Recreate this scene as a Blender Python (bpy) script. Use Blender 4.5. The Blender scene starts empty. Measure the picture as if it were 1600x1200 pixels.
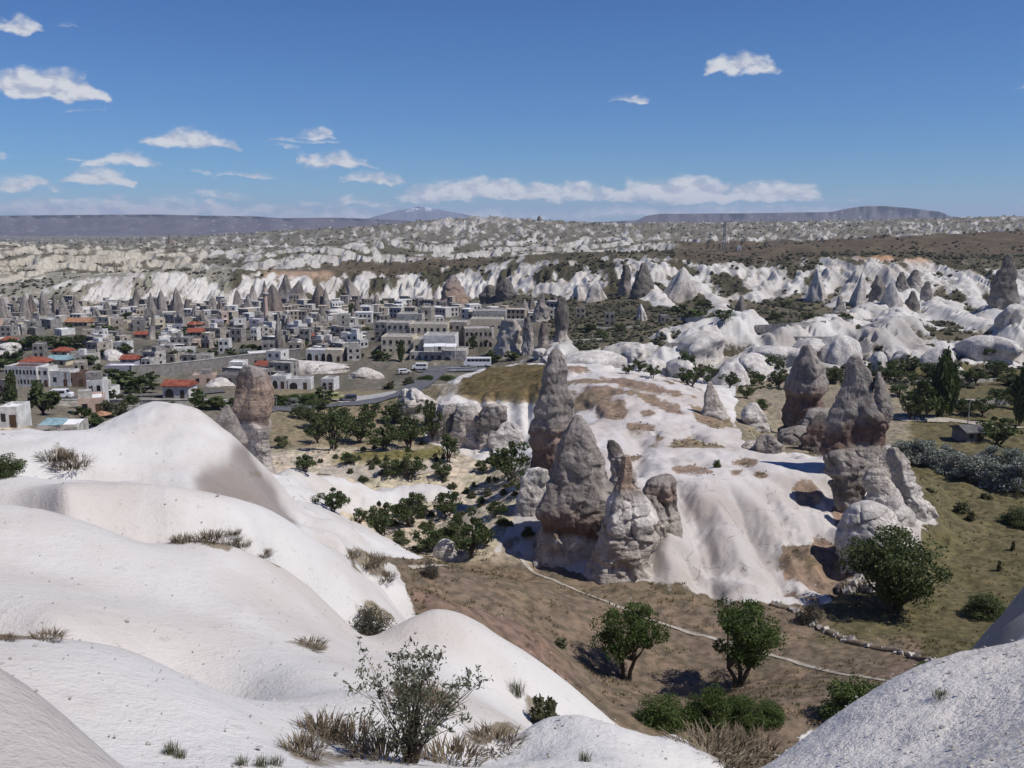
import bpy, bmesh, math, random
import numpy as np
from mathutils import Vector, Matrix

# ------------------------------------------------------------------ camera, sky, sun, exposure
scene = bpy.context.scene
COL = scene.collection
random.seed(7)
R = math.radians
FPX = 1386.0                       # focal length in photograph pixels (1600 wide)
PITCH = R(10.4)
SP, CP = math.sin(PITCH), math.cos(PITCH)

cam_d = bpy.data.cameras.new('camera')
cam_d.sensor_width = 36.0
cam_d.lens = 36.0 * FPX / 1600.0
cam_d.clip_start = 0.1
cam_d.clip_end = 80000
cam = bpy.data.objects.new('camera', cam_d)
cam.location = (0, 0, 0)
cam.rotation_euler = (R(90) - PITCH, 0, 0)
COL.objects.link(cam)
scene.camera = cam

SUN_EL, SUN_AZ = R(55), R(111)     # azimuth clockwise from the viewing direction (+y)
sun_vec = Vector((math.sin(SUN_AZ) * math.cos(SUN_EL), math.cos(SUN_AZ) * math.cos(SUN_EL), math.sin(SUN_EL)))
sd = bpy.data.lights.new('sun', 'SUN')
sd.energy = 4.4
sd.angle = R(0.53)
sd.color = (1.0, 0.955, 0.90)
so = bpy.data.objects.new('sun', sd)
so.rotation_euler = sun_vec.to_track_quat('Z', 'Y').to_euler()
COL.objects.link(so)

scene.view_settings.view_transform = 'Standard'
scene.view_settings.look = 'None'
scene.view_settings.gamma = 1.0
scene.view_settings.exposure = 0.0
scene.view_settings.use_curve_mapping = False
scene.render.engine = 'CYCLES'
cy = scene.cycles
cy.use_denoising = True
cy.use_adaptive_sampling = True
cy.adaptive_threshold = 0.02
cy.max_bounces = 4
cy.diffuse_bounces = 2
cy.glossy_bounces = 1
cy.transmission_bounces = 2
cy.transparent_max_bounces = 6
cy.volume_bounces = 1
cy.caustics_reflective = False
cy.caustics_refractive = False


class NT:
    """small node-tree helper"""
    def __init__(self, tree):
        self.t = tree
        self.n = tree.nodes
        self.n.clear()

    def node(self, kind, **kw):
        nd = self.n.new(kind)
        for k, v in kw.items():
            setattr(nd, k, v)
        return nd

    def put(self, sock, v):
        if isinstance(v, bpy.types.NodeSocket):
            self.t.links.new(v, sock)
        elif v is not None:
            if isinstance(v, (tuple, list)) and sock.type == 'RGBA' and len(v) == 3:
                v = (*v, 1.0)
            sock.default_value = v

    def math(self, op, a, b=None, c=None, clamp=False):
        nd = self.node('ShaderNodeMath', operation=op, use_clamp=clamp)
        for i, v in enumerate((a, b, c)):
            if v is not None:
                self.put(nd.inputs[i], v)
        return nd.outputs[0]

    def vec(self, op, a, b=None):
        nd = self.node('ShaderNodeVectorMath', operation=op)
        self.put(nd.inputs[0], a)
        if b is not None:
            self.put(nd.inputs[1], b)
        return nd.outputs['Value'] if op in ('LENGTH', 'DOT_PRODUCT') else nd.outputs[0]

    def mix(self, f, a, b, blend='MIX'):
        nd = self.node('ShaderNodeMix', data_type='RGBA', blend_type=blend)
        self.put(nd.inputs[0], f)
        self.put(nd.inputs[6], a)
        self.put(nd.inputs[7], b)
        return nd.outputs[2]

    def noise(self, vec, scale, detail=4.0, rough=0.55, dist=0.0):
        nd = self.node('ShaderNodeTexNoise')
        if vec is not None:
            self.put(nd.inputs['Vector'], vec)
        nd.inputs['Scale'].default_value = scale
        nd.inputs['Detail'].default_value = detail
        nd.inputs['Roughness'].default_value = rough
        nd.inputs['Distortion'].default_value = dist
        return nd.outputs['Fac']

    def smooth(self, v, lo, hi, a=0.0, b=1.0):
        nd = self.node('ShaderNodeMapRange', interpolation_type='SMOOTHSTEP')
        self.put(nd.inputs[0], v)
        for i, x in enumerate((lo, hi, a, b)):
            self.put(nd.inputs[i + 1], x)
        return nd.outputs[0]

    def lin(self, v, lo, hi, a=0.0, b=1.0):
        nd = self.node('ShaderNodeMapRange')
        self.put(nd.inputs[0], v)
        for i, x in enumerate((lo, hi, a, b)):
            self.put(nd.inputs[i + 1], x)
        return nd.outputs[0]

    def scalev(self, vec, s):
        return self.vec('MULTIPLY', vec, s)

    def bump(self, h, strength, dist):
        nd = self.node('ShaderNodeBump')
        nd.inputs['Strength'].default_value = strength
        nd.inputs['Distance'].default_value = dist
        self.put(nd.inputs['Height'], h)
        return nd.outputs[0]

    def obj(self):
        return self.node('ShaderNodeTexCoord').outputs['Object']

    def pos(self):
        return self.node('ShaderNodeNewGeometry').outputs['Position']

    def out(self, col, rough=0.9, normal=None, spec=0.2):
        b = self.node('ShaderNodeBsdfPrincipled')
        self.put(b.inputs['Base Color'], col)
        self.put(b.inputs['Roughness'], rough)
        self.put(b.inputs['Specular IOR Level'], spec)
        if normal is not None:
            self.put(b.inputs['Normal'], normal)
        o = self.node('ShaderNodeOutputMaterial')
        self.t.links.new(b.outputs[0], o.inputs[0])
        return b


def new_mat(name):
    m = bpy.data.materials.new(name)
    m.use_nodes = True
    return m, NT(m.node_tree)


# ---- world: sky texture with fair-weather clouds fixed in direction space
world = bpy.data.worlds.new('World')
scene.world = world
world.use_nodes = True
w = NT(world.node_tree)
sky = w.node('ShaderNodeTexSky', sky_type='NISHITA')
sky.sun_disc = False
sky.sun_elevation = SUN_EL
sky.sun_rotation = SUN_AZ
sky.altitude = 1100
sky.air_density = 1.0
sky.dust_density = 0.1
sky.ozone_density = 1.6
SKY_STRENGTH = 0.07
dirv = w.node('ShaderNodeTexCoord').outputs['Generated']
sep = w.node('ShaderNodeSeparateXYZ')
w.put(sep.inputs[0], dirv)
az = w.math('ARCTAN2', sep.outputs[0], sep.outputs[1])
el = w.math('ARCSINE', sep.outputs[2])
cmb = w.node('ShaderNodeCombineXYZ')
w.put(cmb.inputs[0], az)
w.put(cmb.inputs[1], el)
ang = cmb.outputs[0]


def px_ang(px, py):
    u, v = (px - 800) / FPX, -(py - 600) / FPX
    d = Vector((u, CP + v * SP, -SP + v * CP)).normalized()
    return math.atan2(d.x, d.y), math.asin(d.z)


# centre x, flat-base y, half width, height, weight   (photograph pixels)
CLOUDS = [(30, 86, 40, 26, 1.0), (105, 72, 34, 12, .55), (70, 178, 98, 44, 1.05), (140, 194, 60, 16, .6), (185, 190, 24, 14, .5),
          (295, 240, 78, 30, 1.0), (465, 228, 62, 17, .8), (492, 221, 32, 19, .95), (445, 238, 45, 14, .85), (520, 264, 60, 28, 1.05), (585, 288, 56, 24, 1.0),
          (195, 268, 60, 24, .95), (130, 260, 30, 14, .65), (312, 275, 20, 16, .75), (385, 282, 52, 20, .75), (160, 294, 56, 30, 1.0),
          (463, 299, 16, 13, .75), (5, 264, 14, 16, .75), (30, 304, 75, 24, .95), (230, 310, 34, 12, .55), (340, 312, 66, 18, .9), (240, 330, 60, 10, .5),
          (1155, 122, 66, 34, 1.05), (1130, 122, 40, 14, .7), (988, 166, 36, 18, 1.0), (958, 146, 26, 7, .35), (914, 160, 14, 6, .3), (1592, 166, 26, 12, .85), (1270, 150, 50, 9, .28),
          (804, 283, 14, 12, .8), (742, 314, 116, 40, 1.05), (860, 314, 104, 34, 1.0), (1040, 314, 124, 38, 1.05), (1080, 310, 76, 36, 1.0), (1200, 314, 100, 32, 1.0), (1130, 318, 180, 24, .9), (960, 318, 120, 24, .9),
          (560, 326, 90, 20, .75), (680, 318, 60, 22, .8), (1340, 316, 60, 12, .6), (1580, 312, 50, 10, .6), (1100, 340, 330, 34, .62), (640, 345, 330, 36, .62), (200, 340, 330, 40, .7), (60, 322, 80, 20, .7), (420, 330, 120, 20, .65), (1086, 218, 22, 5, .3), (648, 162, 20, 6, .28)]
SPAN = R(64)                                         # the cloud field repeats all round the horizon
azw = w.math('WRAP', az, R(32), R(-32))
cmb = w.node('ShaderNodeCombineXYZ')
w.put(cmb.inputs[0], azw)
w.put(cmb.inputs[1], el)
ang = cmb.outputs[0]
nz1 = w.noise(w.scalev(ang, (1.0, 1.7, 1.0)), 46.0, 5.0, 0.62)
warp = w.node('ShaderNodeTexNoise')
w.put(warp.inputs['Vector'], w.scalev(ang, (1.0, 1.5, 1.0)))
warp.inputs['Scale'].default_value = 38.0
warp.inputs['Detail'].default_value = 3.0
wv = w.vec('MULTIPLY', w.vec('SUBTRACT', warp.outputs['Color'], (0.5, 0.5, 0.5)), (0.05, 0.022, 0.0))
angw = w.vec('ADD', ang, wv)
bg1 = w.node('ShaderNodeBackground')
skyc = w.mix(1.0, sky.outputs[0], w.mix(w.smooth(el, R(9), R(27)), (0.44, 0.76, 1.22), (0.23, 0.54, 1.20)), 'MULTIPLY')
w.put(bg1.inputs[0], skyc)
bg1.inputs[1].default_value = SKY_STRENGTH
# strips of cloud: a ramp over the bearing gives each strip's height (R) and base (G)
STRIPS = {}
for c_ in sorted(CLOUDS):
    for key in (90, 130, 170, 200, 245, 278, 300, 318, 350):
        if c_[1] <= key:
            for sub in range(6):                            # at most four clouds to a ramp, none overlapping
                lst = STRIPS.setdefault((key, sub), [])
                if len(lst) < 4 and all(abs(c_[0] - o_[0]) > 1.15 * (c_[2] + o_[2]) for o_ in lst):
                    lst.append(c_)
                    break
            break
STRIPS = {k_: v_ for k_, v_ in STRIPS.items() if v_}
sw = w.node('ShaderNodeSeparateXYZ')
w.put(sw.inputs[0], angw)
t01 = w.math('ADD', w.math('DIVIDE', sw.outputs[0], SPAN), .5)
HS = 50.0 / FPX
acc = None
for (key, _sub), lst in STRIPS.items():
    _, eb = px_ang(800, key)
    ramp = w.node('ShaderNodeValToRGB')
    cr = ramp.color_ramp
    cr.interpolation = 'LINEAR'
    prof = {}
    grid_ = np.linspace(0, 1, 32)
    best = []
    for (cx, by, hw, hh, wt) in lst:
        a0, e0 = px_ang(cx, by)
        a1, _ = px_ang(cx + hw, by)
        wd = (a1 - a0) * 1.12
        for q_, f_ in ((-1, 0), (-.82, .5), (-.4, .92), (.1, 1), (.6, .8), (.88, .4), (1, 0)):
            best.append(((a0 + q_ * wd) / SPAN + .5, f_ * hh * min(wt * 1.12, 1.1) / 50.0, (by - key) / 50.0 + .75))
    def env(t):
        v, g_ = 0.0, .5
        for k_ in range(0, len(best), 7):
            seg = best[k_:k_ + 7]
            if seg[0][0] <= t <= seg[6][0]:
                u_ = float(np.interp(t, [q_[0] for q_ in seg], [q_[1] for q_ in seg]))
                if u_ >= v:
                    v, g_ = u_, seg[0][2]
        return v, g_
    ts = sorted({min(max(q_[0], 0.001), .999) for q_ in best})
    while len(ts) > 30:                                   # a ramp holds 32 stops
        dd_ = [ts[i + 1] - ts[i - 1] for i in range(1, len(ts) - 1)]
        ts.pop(1 + int(np.argmin(dd_)))
    while len(cr.elements) > 1:
        cr.elements.remove(cr.elements[0])
    for i_, t_ in enumerate(ts):
        v_, g_ = env(t_)
        el_ = cr.elements[0] if i_ == 0 else cr.elements.new(t_)
        el_.position = t_
        el_.color = (v_, g_, 0, 1)
    w.put(ramp.inputs[0], t01)
    sc_ = w.node('ShaderNodeSeparateColor')
    w.put(sc_.inputs[0], ramp.outputs[0])
    base_ = w.math('SUBTRACT', eb + .75 * HS, w.math('MULTIPLY', sc_.outputs[1], HS))
    v = w.math('SUBTRACT', sw.outputs[1], base_)
    v = w.math('SUBTRACT', v, w.math('MULTIPLY', sc_.outputs[0], HS * .22))
    f = w.math('SUBTRACT', w.math('MULTIPLY', sc_.outputs[0], HS * .78), w.math('MAXIMUM', v, w.math('MULTIPLY', v, -3.0)))
    f = w.math('MULTIPLY', w.math('DIVIDE', f, HS * .42), w.math('GREATER_THAN', sc_.outputs[0], .001))
    acc = f if acc is None else w.math('MAXIMUM', acc, f)
acc = w.math('MINIMUM', acc, 1.0)
acc = w.math('MAXIMUM', acc, 0.0)
dens = w.math('ADD', acc, w.math('MULTIPLY', w.math('SUBTRACT', nz1, 0.50), 1.7))
dens = w.math('MULTIPLY', w.smooth(dens, 0.0, 0.95), w.smooth(acc, 0.0, 0.42))
dens = w.math('MULTIPLY', dens, 0.93)
nz2 = w.noise(w.vec('ADD', w.scalev(ang, (1.0, 1.7, 1.0)), (0.007, 0.012, 0.0)), 46.0, 3.0, 0.55)
lit = w.smooth(w.math('ADD', w.math('SUBTRACT', nz1, nz2), w.math('MULTIPLY', acc, 0.12)), -0.10, 0.20)  # sunlit and shaded sides of the clouds painted from offset noise
ccol = w.mix(lit, (0.52, 0.56, 0.68), (0.80, 0.81, 0.85))
bg2 = w.node('ShaderNodeBackground')
w.put(bg2.inputs[0], ccol)
bg2.inputs[1].default_value = 0.88
mx = w.node('ShaderNodeMixShader')
w.put(mx.inputs[0], dens)
w.t.links.new(bg1.outputs[0], mx.inputs[1])
w.t.links.new(bg2.outputs[0], mx.inputs[2])
wo = w.node('ShaderNodeOutputWorld')
w.t.links.new(mx.outputs[0], wo.inputs[0])
world.cycles.sampling_method = 'MANUAL'
world.cycles.sample_map_resolution = 512


# ------------------------------------------------------------------ helpers
def tan_el(py):
    v = -(py - 600) / FPX
    return (-SP + v * CP) / (CP + v * SP)


def a_of(px, py):
    v = -(py - 600) / FPX
    return ((px - 800) / FPX) / (CP + v * SP)


def P(px, py, d):
    return Vector((a_of(px, py) * d, d, tan_el(py) * d))


def proj(X, Y, Z):
    """world -> photograph pixels (numpy ok)"""
    zc = Y * CP - Z * SP
    yc = Y * SP + Z * CP
    return 800 + FPX * X / zc, 600 - FPX * yc / zc


def tag(o, label=None, cat=None, group=None, kind=None):
    if label:
        o['label'] = label
    if cat:
        o['category'] = cat
    if group:
        o['group'] = group
    if kind:
        o['kind'] = kind
    return o


def link(name, me, parent=None, mat=None, loc=None):
    o = bpy.data.objects.new(name, me)
    COL.objects.link(o)
    if mat is not None and me is not None and not me.materials:
        me.materials.append(mat)
    if parent is not None:
        o.parent = parent
    if loc is not None:
        o.location = loc
    return o


def empty(name, loc, rz=0.0):
    o = bpy.data.objects.new(name, None)
    o.empty_display_size = 0.5
    COL.objects.link(o)
    o.location = loc
    o.rotation_euler = (0, 0, rz)
    return o


def mesh_np(name, V, F, smooth=True, mat=None):
    """V (n,3), F (m,3|4) arrays"""
    me = bpy.data.meshes.new(name)
    V = np.asarray(V, np.float32)
    F = np.asarray(F, np.int32)
    k = F.shape[1]
    me.vertices.add(len(V))
    me.vertices.foreach_set('co', V.ravel())
    me.loops.add(F.size)
    me.loops.foreach_set('vertex_index', F.ravel())
    me.polygons.add(len(F))
    me.polygons.foreach_set('loop_start', np.arange(0, F.size, k, dtype=np.int32))
    me.polygons.foreach_set('use_smooth', np.full(len(F), smooth, bool))
    me.update(calc_edges=True)
    if mat is not None:
        me.materials.append(mat)
    return me


def copy_tree(o, parent=None):
    c = o.copy()
    COL.objects.link(c)
    c.parent = parent
    for ch in o.children:
        copy_tree(ch, c)
    return c


ORD = ['leftmost', 'second', 'third', 'fourth', 'fifth', 'sixth', 'seventh', 'eighth', 'ninth', 'tenth', 'eleventh', 'twelfth', 'thirteenth',
       'fourteenth', 'fifteenth', 'sixteenth', 'seventeenth', 'eighteenth', 'nineteenth', 'twentieth', 'twenty-first', 'twenty-second',
       'twenty-third', 'twenty-fourth', 'twenty-fifth', 'twenty-sixth', 'twenty-seventh', 'twenty-eighth', 'twenty-ninth', 'thirtieth',
       'thirty-first', 'thirty-second', 'thirty-third', 'thirty-fourth', 'thirty-fifth', 'thirty-sixth', 'thirty-seventh', 'thirty-eighth',
       'thirty-ninth', 'fortieth', 'forty-first', 'forty-second', 'forty-third', 'forty-fourth', 'forty-fifth', 'forty-sixth',
       'forty-seventh', 'forty-eighth', 'forty-ninth', 'fiftieth']


def from_left(i):
    return 'leftmost' if i == 0 else ORD[i] + ' from left'


# ---- vectorised noise
def _hash(ix, iy, iz, seed):
    h = (ix.astype(np.uint32) * np.uint32(374761393) + iy.astype(np.uint32) * np.uint32(668265263)
         + iz.astype(np.uint32) * np.uint32(2147483647) + np.uint32(seed * 1274126177 & 0xffffffff))
    h = (h ^ (h >> np.uint32(13))) * np.uint32(1274126177)
    h = (h ^ (h >> np.uint32(16))) * np.uint32(2246822519)
    h = h ^ (h >> np.uint32(15))
    return h


def pnoise2(x, y, seed=0):
    """gradient noise about -1..1"""
    x0 = np.floor(x)
    y0 = np.floor(y)
    fx, fy = x - x0, y - y0
    ix, iy = x0.astype(np.int64), y0.astype(np.int64)
    u = fx * fx * fx * (fx * (fx * 6 - 15) + 10)
    v = fy * fy * fy * (fy * (fy * 6 - 15) + 10)
    z = np.zeros_like(ix)

    def g(dx, dy):
        h = _hash(ix + dx, iy + dy, z, seed).astype(np.float64) * (2 * math.pi / 4294967296.0)
        return np.cos(h) * (fx - dx) + np.sin(h) * (fy - dy)
    n0 = g(0, 0) * (1 - u) + g(1, 0) * u
    n1 = g(0, 1) * (1 - u) + g(1, 1) * u
    return (n0 * (1 - v) + n1 * v) * 1.5


def fbm2(x, y, oct=4, seed=0, gain=0.5, lac=2.03):
    s, a, f = 0.0, 1.0, 1.0
    for i in range(oct):
        s = s + a * pnoise2(x * f, y * f, seed + i * 17)
        a *= gain
        f *= lac
    return s


def ridge2(x, y, oct=3, seed=0, gain=0.5):
    s, a, f, tot = 0.0, 1.0, 1.0, 0.0
    for i in range(oct):
        s = s + a * (1 - np.abs(pnoise2(x * f, y * f, seed + i * 31)))
        tot += a
        a *= gain
        f *= 2.1
    return s / tot


def vnoise3(x, y, z, seed=0):
    x0, y0, z0 = np.floor(x), np.floor(y), np.floor(z)
    fx, fy, fz = x - x0, y - y0, z - z0
    ix, iy, iz = x0.astype(np.int64), y0.astype(np.int64), z0.astype(np.int64)
    u, v, t = (f * f * (3 - 2 * f) for f in (fx, fy, fz))

    def h(a, b, c):
        return _hash(ix + a, iy + b, iz + c, seed).astype(np.float64) / 2147483648.0 - 1.0
    x00 = h(0, 0, 0) * (1 - u) + h(1, 0, 0) * u
    x10 = h(0, 1, 0) * (1 - u) + h(1, 1, 0) * u
    x01 = h(0, 0, 1) * (1 - u) + h(1, 0, 1) * u
    x11 = h(0, 1, 1) * (1 - u) + h(1, 1, 1) * u
    return (x00 * (1 - v) + x10 * v) * (1 - t) + (x01 * (1 - v) + x11 * v) * t


def fbm3(x, y, z, oct=4, seed=0, gain=0.5):
    s, a, f = 0.0, 1.0, 1.0
    for i in range(oct):
        s = s + a * vnoise3(x * f, y * f, z * f, seed + i * 13)
        a *= gain
        f *= 2.07
    return s


def sstep(x, lo, hi):
    t = np.clip((x - lo) / (hi - lo), 0, 1)
    return t * t * (3 - 2 * t)


def in_poly(px, py, poly):
    n = len(poly)
    inside = np.zeros(px.shape, bool)
    j = n - 1
    for i in range(n):
        xi, yi = poly[i]
        xj, yj = poly[j]
        if yi != yj:
            c = ((yi > py) != (yj > py)) & (px < (xj - xi) * (py - yi) / (yj - yi) + xi)
            inside ^= c
        j = i
    return inside


# ------------------------------------------------------------------ terrain: control points (photo x, photo y, distance) -> height field
CT = []          # (a, ln d, t)


def pts(lst):
    for px, py, d in lst:
        CT.append((a_of(px, py), math.log(d), tan_el(py)))


def ptz(lst):
    for px, d, Z in lst:
        CT.append((a_of(px, 600), math.log(d), Z / d))


def crest(lst, back=1.15, drop=0.04):
    for px, py, d in lst:
        a, t = a_of(px, py), tan_el(py)
        CT.append((a, math.log(d), t))
        CT.append((a, math.log(d * back), t - drop))


def scarp(lst, dpy, dd):
    for px, py, d in lst:
        CT.append((a_of(px, py), math.log(d), tan_el(py)))
        CT.append((a_of(px, py + dpy), math.log(d - dd), tan_el(py + dpy)))


# close to the viewer
for ax, z3 in ((-.85, -1.5), (-.5, -1.75), (-.2, -2.05), (0, -2.15), (.25, -2.0), (.5, -1.75), (.85, -1.3)):
    CT.append((ax, math.log(2.2), z3 / 2.2 - .05))
    CT.append((ax, math.log(3.3), (z3 - .55) / 3.3 - .06))
crest([(-300, 940, 5.4), (-120, 1010, 5.2), (0, 1078, 5.0), (60, 1110, 4.9), (130, 1160, 4.7), (190, 1208, 4.5)], 1.15, .09)
ptz([(640, 6, -4.6), (900, 6, -4.7), (1150, 6, -4.5), (400, 6, -4.5)])
# left dunes
pts([(200, 1150, 8.5), (30, 1065, 9.2), (400, 1130, 10.2), (300, 1180, 8.2)])
crest([(-300, 985, 12.5), (-100, 995, 12.8), (0, 1003, 13), (120, 1004, 13), (200, 1022, 13.3), (280, 1060, 13.2), (350, 1088, 12.8)], 1.25, .03)
pts([(450, 1060, 16.5), (560, 1060, 18), (600, 1100, 15), (500, 1115, 12.8), (700, 1130, 14.5), (760, 1165, 13), (640, 1190, 10.2), (500, 1180, 10), (450, 1160, 10.4)])
crest([(-300, 760, 27), (0, 785, 27), (60, 790, 27), (150, 815, 26.5), (220, 848, 26), (270, 852, 26.5), (330, 855, 27.5), (380, 875, 28),
       (450, 905, 29), (520, 960, 29.5), (575, 1000, 29), (592, 1025, 27)], 1.16, .035)
pts([(300, 1000, 18.5), (430, 1003, 19.5), (520, 1017, 20.5), (100, 985, 16.8), (0, 985, 17), (-300, 960, 17), (200, 920, 21.5), (350, 935, 22), (0, 890, 21), (450, 960, 24)])
crest([(-300, 720, 38), (0, 745, 38), (100, 752, 38), (200, 765, 38), (270, 790, 38), (300, 803, 38.5), (340, 800, 39), (400, 810, 40),
       (460, 835, 41), (520, 860, 43), (570, 905, 44), (605, 940, 44), (632, 968, 43)], 1.13, .03)
pts([(100, 775, 31.5), (300, 830, 32.5), (400, 855, 33.5), (480, 905, 35), (560, 965, 36), (610, 990, 36.5), (100, 757, 36)])
crest([(-300, 690, 54), (0, 685, 55), (60, 680, 55), (110, 684, 56), (150, 668, 57), (200, 648, 59), (240, 640, 60), (270, 642, 60.5),
       (305, 640, 60), (340, 665, 59), (370, 690, 57.5)], 1.16, .07)
pts([(385, 718, 54), (412, 768, 52), (440, 808, 51), (462, 832, 50)])
pts([(150, 715, 48), (240, 715, 50), (300, 765, 46), (0, 715, 46.5), (345, 740, 50), (220, 757, 42), (380, 800, 45)])
crest([(440, 772, 62), (490, 808, 58), (530, 815, 57), (570, 840, 57), (600, 878, 56), (632, 912, 55)], 1.1, .05)
pts([(450, 815, 54), (540, 855, 50), (600, 925, 48)])
crest([(600, 990, 30), (660, 970, 31), (720, 985, 32), (780, 1020, 33), (850, 1060, 34), (900, 1100, 35), (921, 1124, 35)], 1.12, .08)
pts([(640, 1040, 25), (720, 1085, 23), (800, 1115, 24.5), (850, 1135, 27), (700, 1030, 27.5)])
crest([(775, 1192, 12.5), (800, 1152, 13.5), (850, 1132, 14), (900, 1128, 14), (960, 1142, 14), (1010, 1156, 14.5), (1060, 1148, 15), (1135, 1196, 13)], 1.2, .1)
pts([(900, 1190, 10.4), (1000, 1195, 11)])
crest([(1180, 1203, 9), (1240, 1166, 9.8), (1320, 1130, 10.8), (1400, 1105, 11.5), (1480, 1078, 12), (1600, 1045, 11.5), (1750, 1000, 11), (1950, 950, 11)], 1.2, .08)
pts([(1500, 1180, 6.6), (1600, 1150, 6.2), (1380, 1198, 7.2)])
crest([(1480, 1082, 17), (1540, 1045, 18), (1600, 985, 19), (1750, 900, 20), (1950, 830, 20)], 1.2, .08)
crest([(1492, 1032, 40), (1530, 1000, 42), (1560, 962, 44), (1600, 928, 46), (1750, 850, 48), (1950, 800, 50)], 1.2, .1)
# valley floor
pts([(650, 935, 52), (750, 955, 59), (850, 1000, 62), (900, 1045, 63), (800, 910, 80), (700, 885, 91), (645, 905, 75), (700, 975, 50), (800, 1035, 50)])
pts([(960, 1060, 69), (1160, 1070, 68), (1000, 1100, 60), (1100, 1130, 54), (1250, 1110, 56), (1350, 1090, 58), (1450, 1060, 62),
     (1000, 960, 83), (1200, 1000, 77), (1300, 960, 83), (1400, 960, 83), (1500, 920, 90), (1600, 860, 100), (1500, 800, 116), (1600, 760, 125),
     (1450, 750, 128), (1600, 720, 145), (1800, 700, 160), (1800, 800, 118), (1450, 700, 150), (900, 900, 92), (830, 872, 97), (760, 872, 97),
     (1150, 945, 85.5), (1250, 925, 88.5), (1480, 875, 97.5), (650, 862, 98.5), (550, 820, 108), (620, 800, 113), (700, 830, 106), (740, 790, 115)])
crest([(400, 742, 100), (440, 732, 108), (480, 729, 112), (520, 745, 116), (560, 757, 118), (640, 757, 120), (680, 756, 121), (720, 775, 119)], 1.08, .02)
pts([(500, 780, 101), (600, 787, 112), (440, 760, 95)])
pts([(520, 722, 140), (600, 737, 137), (700, 737, 139), (650, 700, 160), (550, 700, 158), (480, 690, 160), (780, 765, 124), (740, 712, 150), (600, 670, 180),
     (500, 660, 190), (600, 645, 210), (480, 640, 212), (450, 630, 222), (560, 632, 222), (640, 614, 245), (680, 590, 285), (700, 580, 302), (750, 580, 302), (600, 585, 292)])
ptz([(0, 85, -30), (200, 85, -32), (300, 90, -33), (400, 84, -27), (-300, 85, -30)])
pts([(0, 665, 150), (100, 660, 165), (200, 640, 190), (300, 637, 200), (0, 620, 230), (100, 610, 245), (200, 617, 240), (300, 612, 250), (350, 602, 262),
     (0, 580, 300), (150, 570, 320), (300, 585, 300), (400, 590, 285), (-300, 600, 260), (-300, 670, 150)])
# town bowl
pts([(0, 545, 370), (100, 530, 420), (200, 520, 450), (300, 530, 420), (400, 545, 375), (500, 562, 330), (550, 545, 345), (0, 500, 560), (150, 492, 600),
     (300, 487, 620), (450, 490, 600), (600, 484, 600), (700, 520, 400), (760, 500, 440), (650, 474, 640), (-300, 530, 420), (-300, 490, 600),
     (850, 545, 325), (900, 525, 370), (950, 512, 395), (820, 572, 295), (640, 560, 322), (700, 560, 322), (640, 525, 365)])
scarp([(150, 445, 720), (250, 437, 740), (350, 440, 740), (400, 450, 720), (460, 445, 730), (520, 440, 740), (600, 440, 740), (700, 437, 730),
       (760, 430, 700), (800, 425, 680), (840, 425, 640)], 27, 34)
pts([(0, 470, 700), (-300, 470, 700), (300, 430, 850), (500, 425, 860), (600, 417, 900), (700, 411, 950), (800, 408, 900), (150, 435, 850), (0, 447, 850)])
scarp([(-300, 392, 1300), (0, 398, 1250), (80, 400, 1250), (150, 398, 1260), (250, 402, 1250)], 34, 190)
scarp([(400, 412, 1000), (500, 408, 1020), (560, 405, 1040), (650, 402, 1080), (700, 398, 1150)], 14, 50)
pts([(-300, 381, 3500), (0, 379, 3500), (0, 386, 2400), (200, 376, 3000), (270, 373, 3100), (400, 366, 2600), (500, 361, 2600), (600, 359, 2600), (650, 352, 2500),
     (700, 345, 2400), (740, 341, 2400), (790, 347, 2500), (845, 353, 2500), (900, 353, 2700), (1000, 352, 3500), (1200, 351, 4000), (1400, 348, 4200),
     (1500, 345, 3000), (1600, 341, 2600), (1800, 338, 2500), (800, 376, 1500), (1000, 376, 1500), (1200, 371, 1600), (500, 386, 1600), (200, 393, 1700), (640, 378, 1700)])
ptz([(-300, 5500, -110), (0, 5500, -110), (300, 5500, -100), (600, 5500, -80), (800, 5500, -70), (1000, 6000, -50), (1200, 6500, -45), (1400, 6500, -45), (1600, 6000, -40), (1900, 6000, -40)])
ptz([(x, 13000, -170) for x in (-400, 0, 400, 800, 1200, 1600, 2000)])
# right-hand hill and scarps
crest([(1130, 391, 900), (1200, 385, 900), (1300, 376, 950), (1400, 371, 1000), (1500, 366, 1050), (1600, 361, 1100), (1800, 352, 1200)], 1.12, .004)
pts([(1330, 396, 650), (1450, 399, 640), (1200, 403, 720), (1550, 402, 650), (1020, 402, 760), (900, 405, 820)])
for (x, y0, d0, y1, d1) in ((860, 420, 640, 450, 600), (950, 408, 640, 452, 570), (1010, 405, 620, 465, 520), (1050, 412, 600, 476, 500), (1100, 415, 600, 476, 500),
                            (1200, 412, 600, 462, 530), (1300, 410, 580, 466, 510), (1350, 405, 570, 470, 490), (1450, 408, 560, 478, 470), (1520, 412, 560, 480, 470),
                            (1600, 420, 540, 490, 440), (1800, 420, 540, 490, 440)):
    pts([(x, y0, d0), (x, y1, d1)])
pts([(1100, 530, 350), (1200, 510, 390), (1300, 520, 360), (1400, 510, 370), (1500, 530, 335), (1600, 540, 320), (1180, 485, 460), (1000, 532, 340), 
     (1500, 572, 263), (1600, 577, 258), (1800, 562, 278), (1100, 602, 233), (1200, 612, 219),
     (1430, 602, 229), (1500, 622, 210), (1600, 612, 222), (1420, 650, 185), (1500, 665, 176), (1600, 665, 178), (1420, 700, 150), (1800, 630, 210)])
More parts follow.
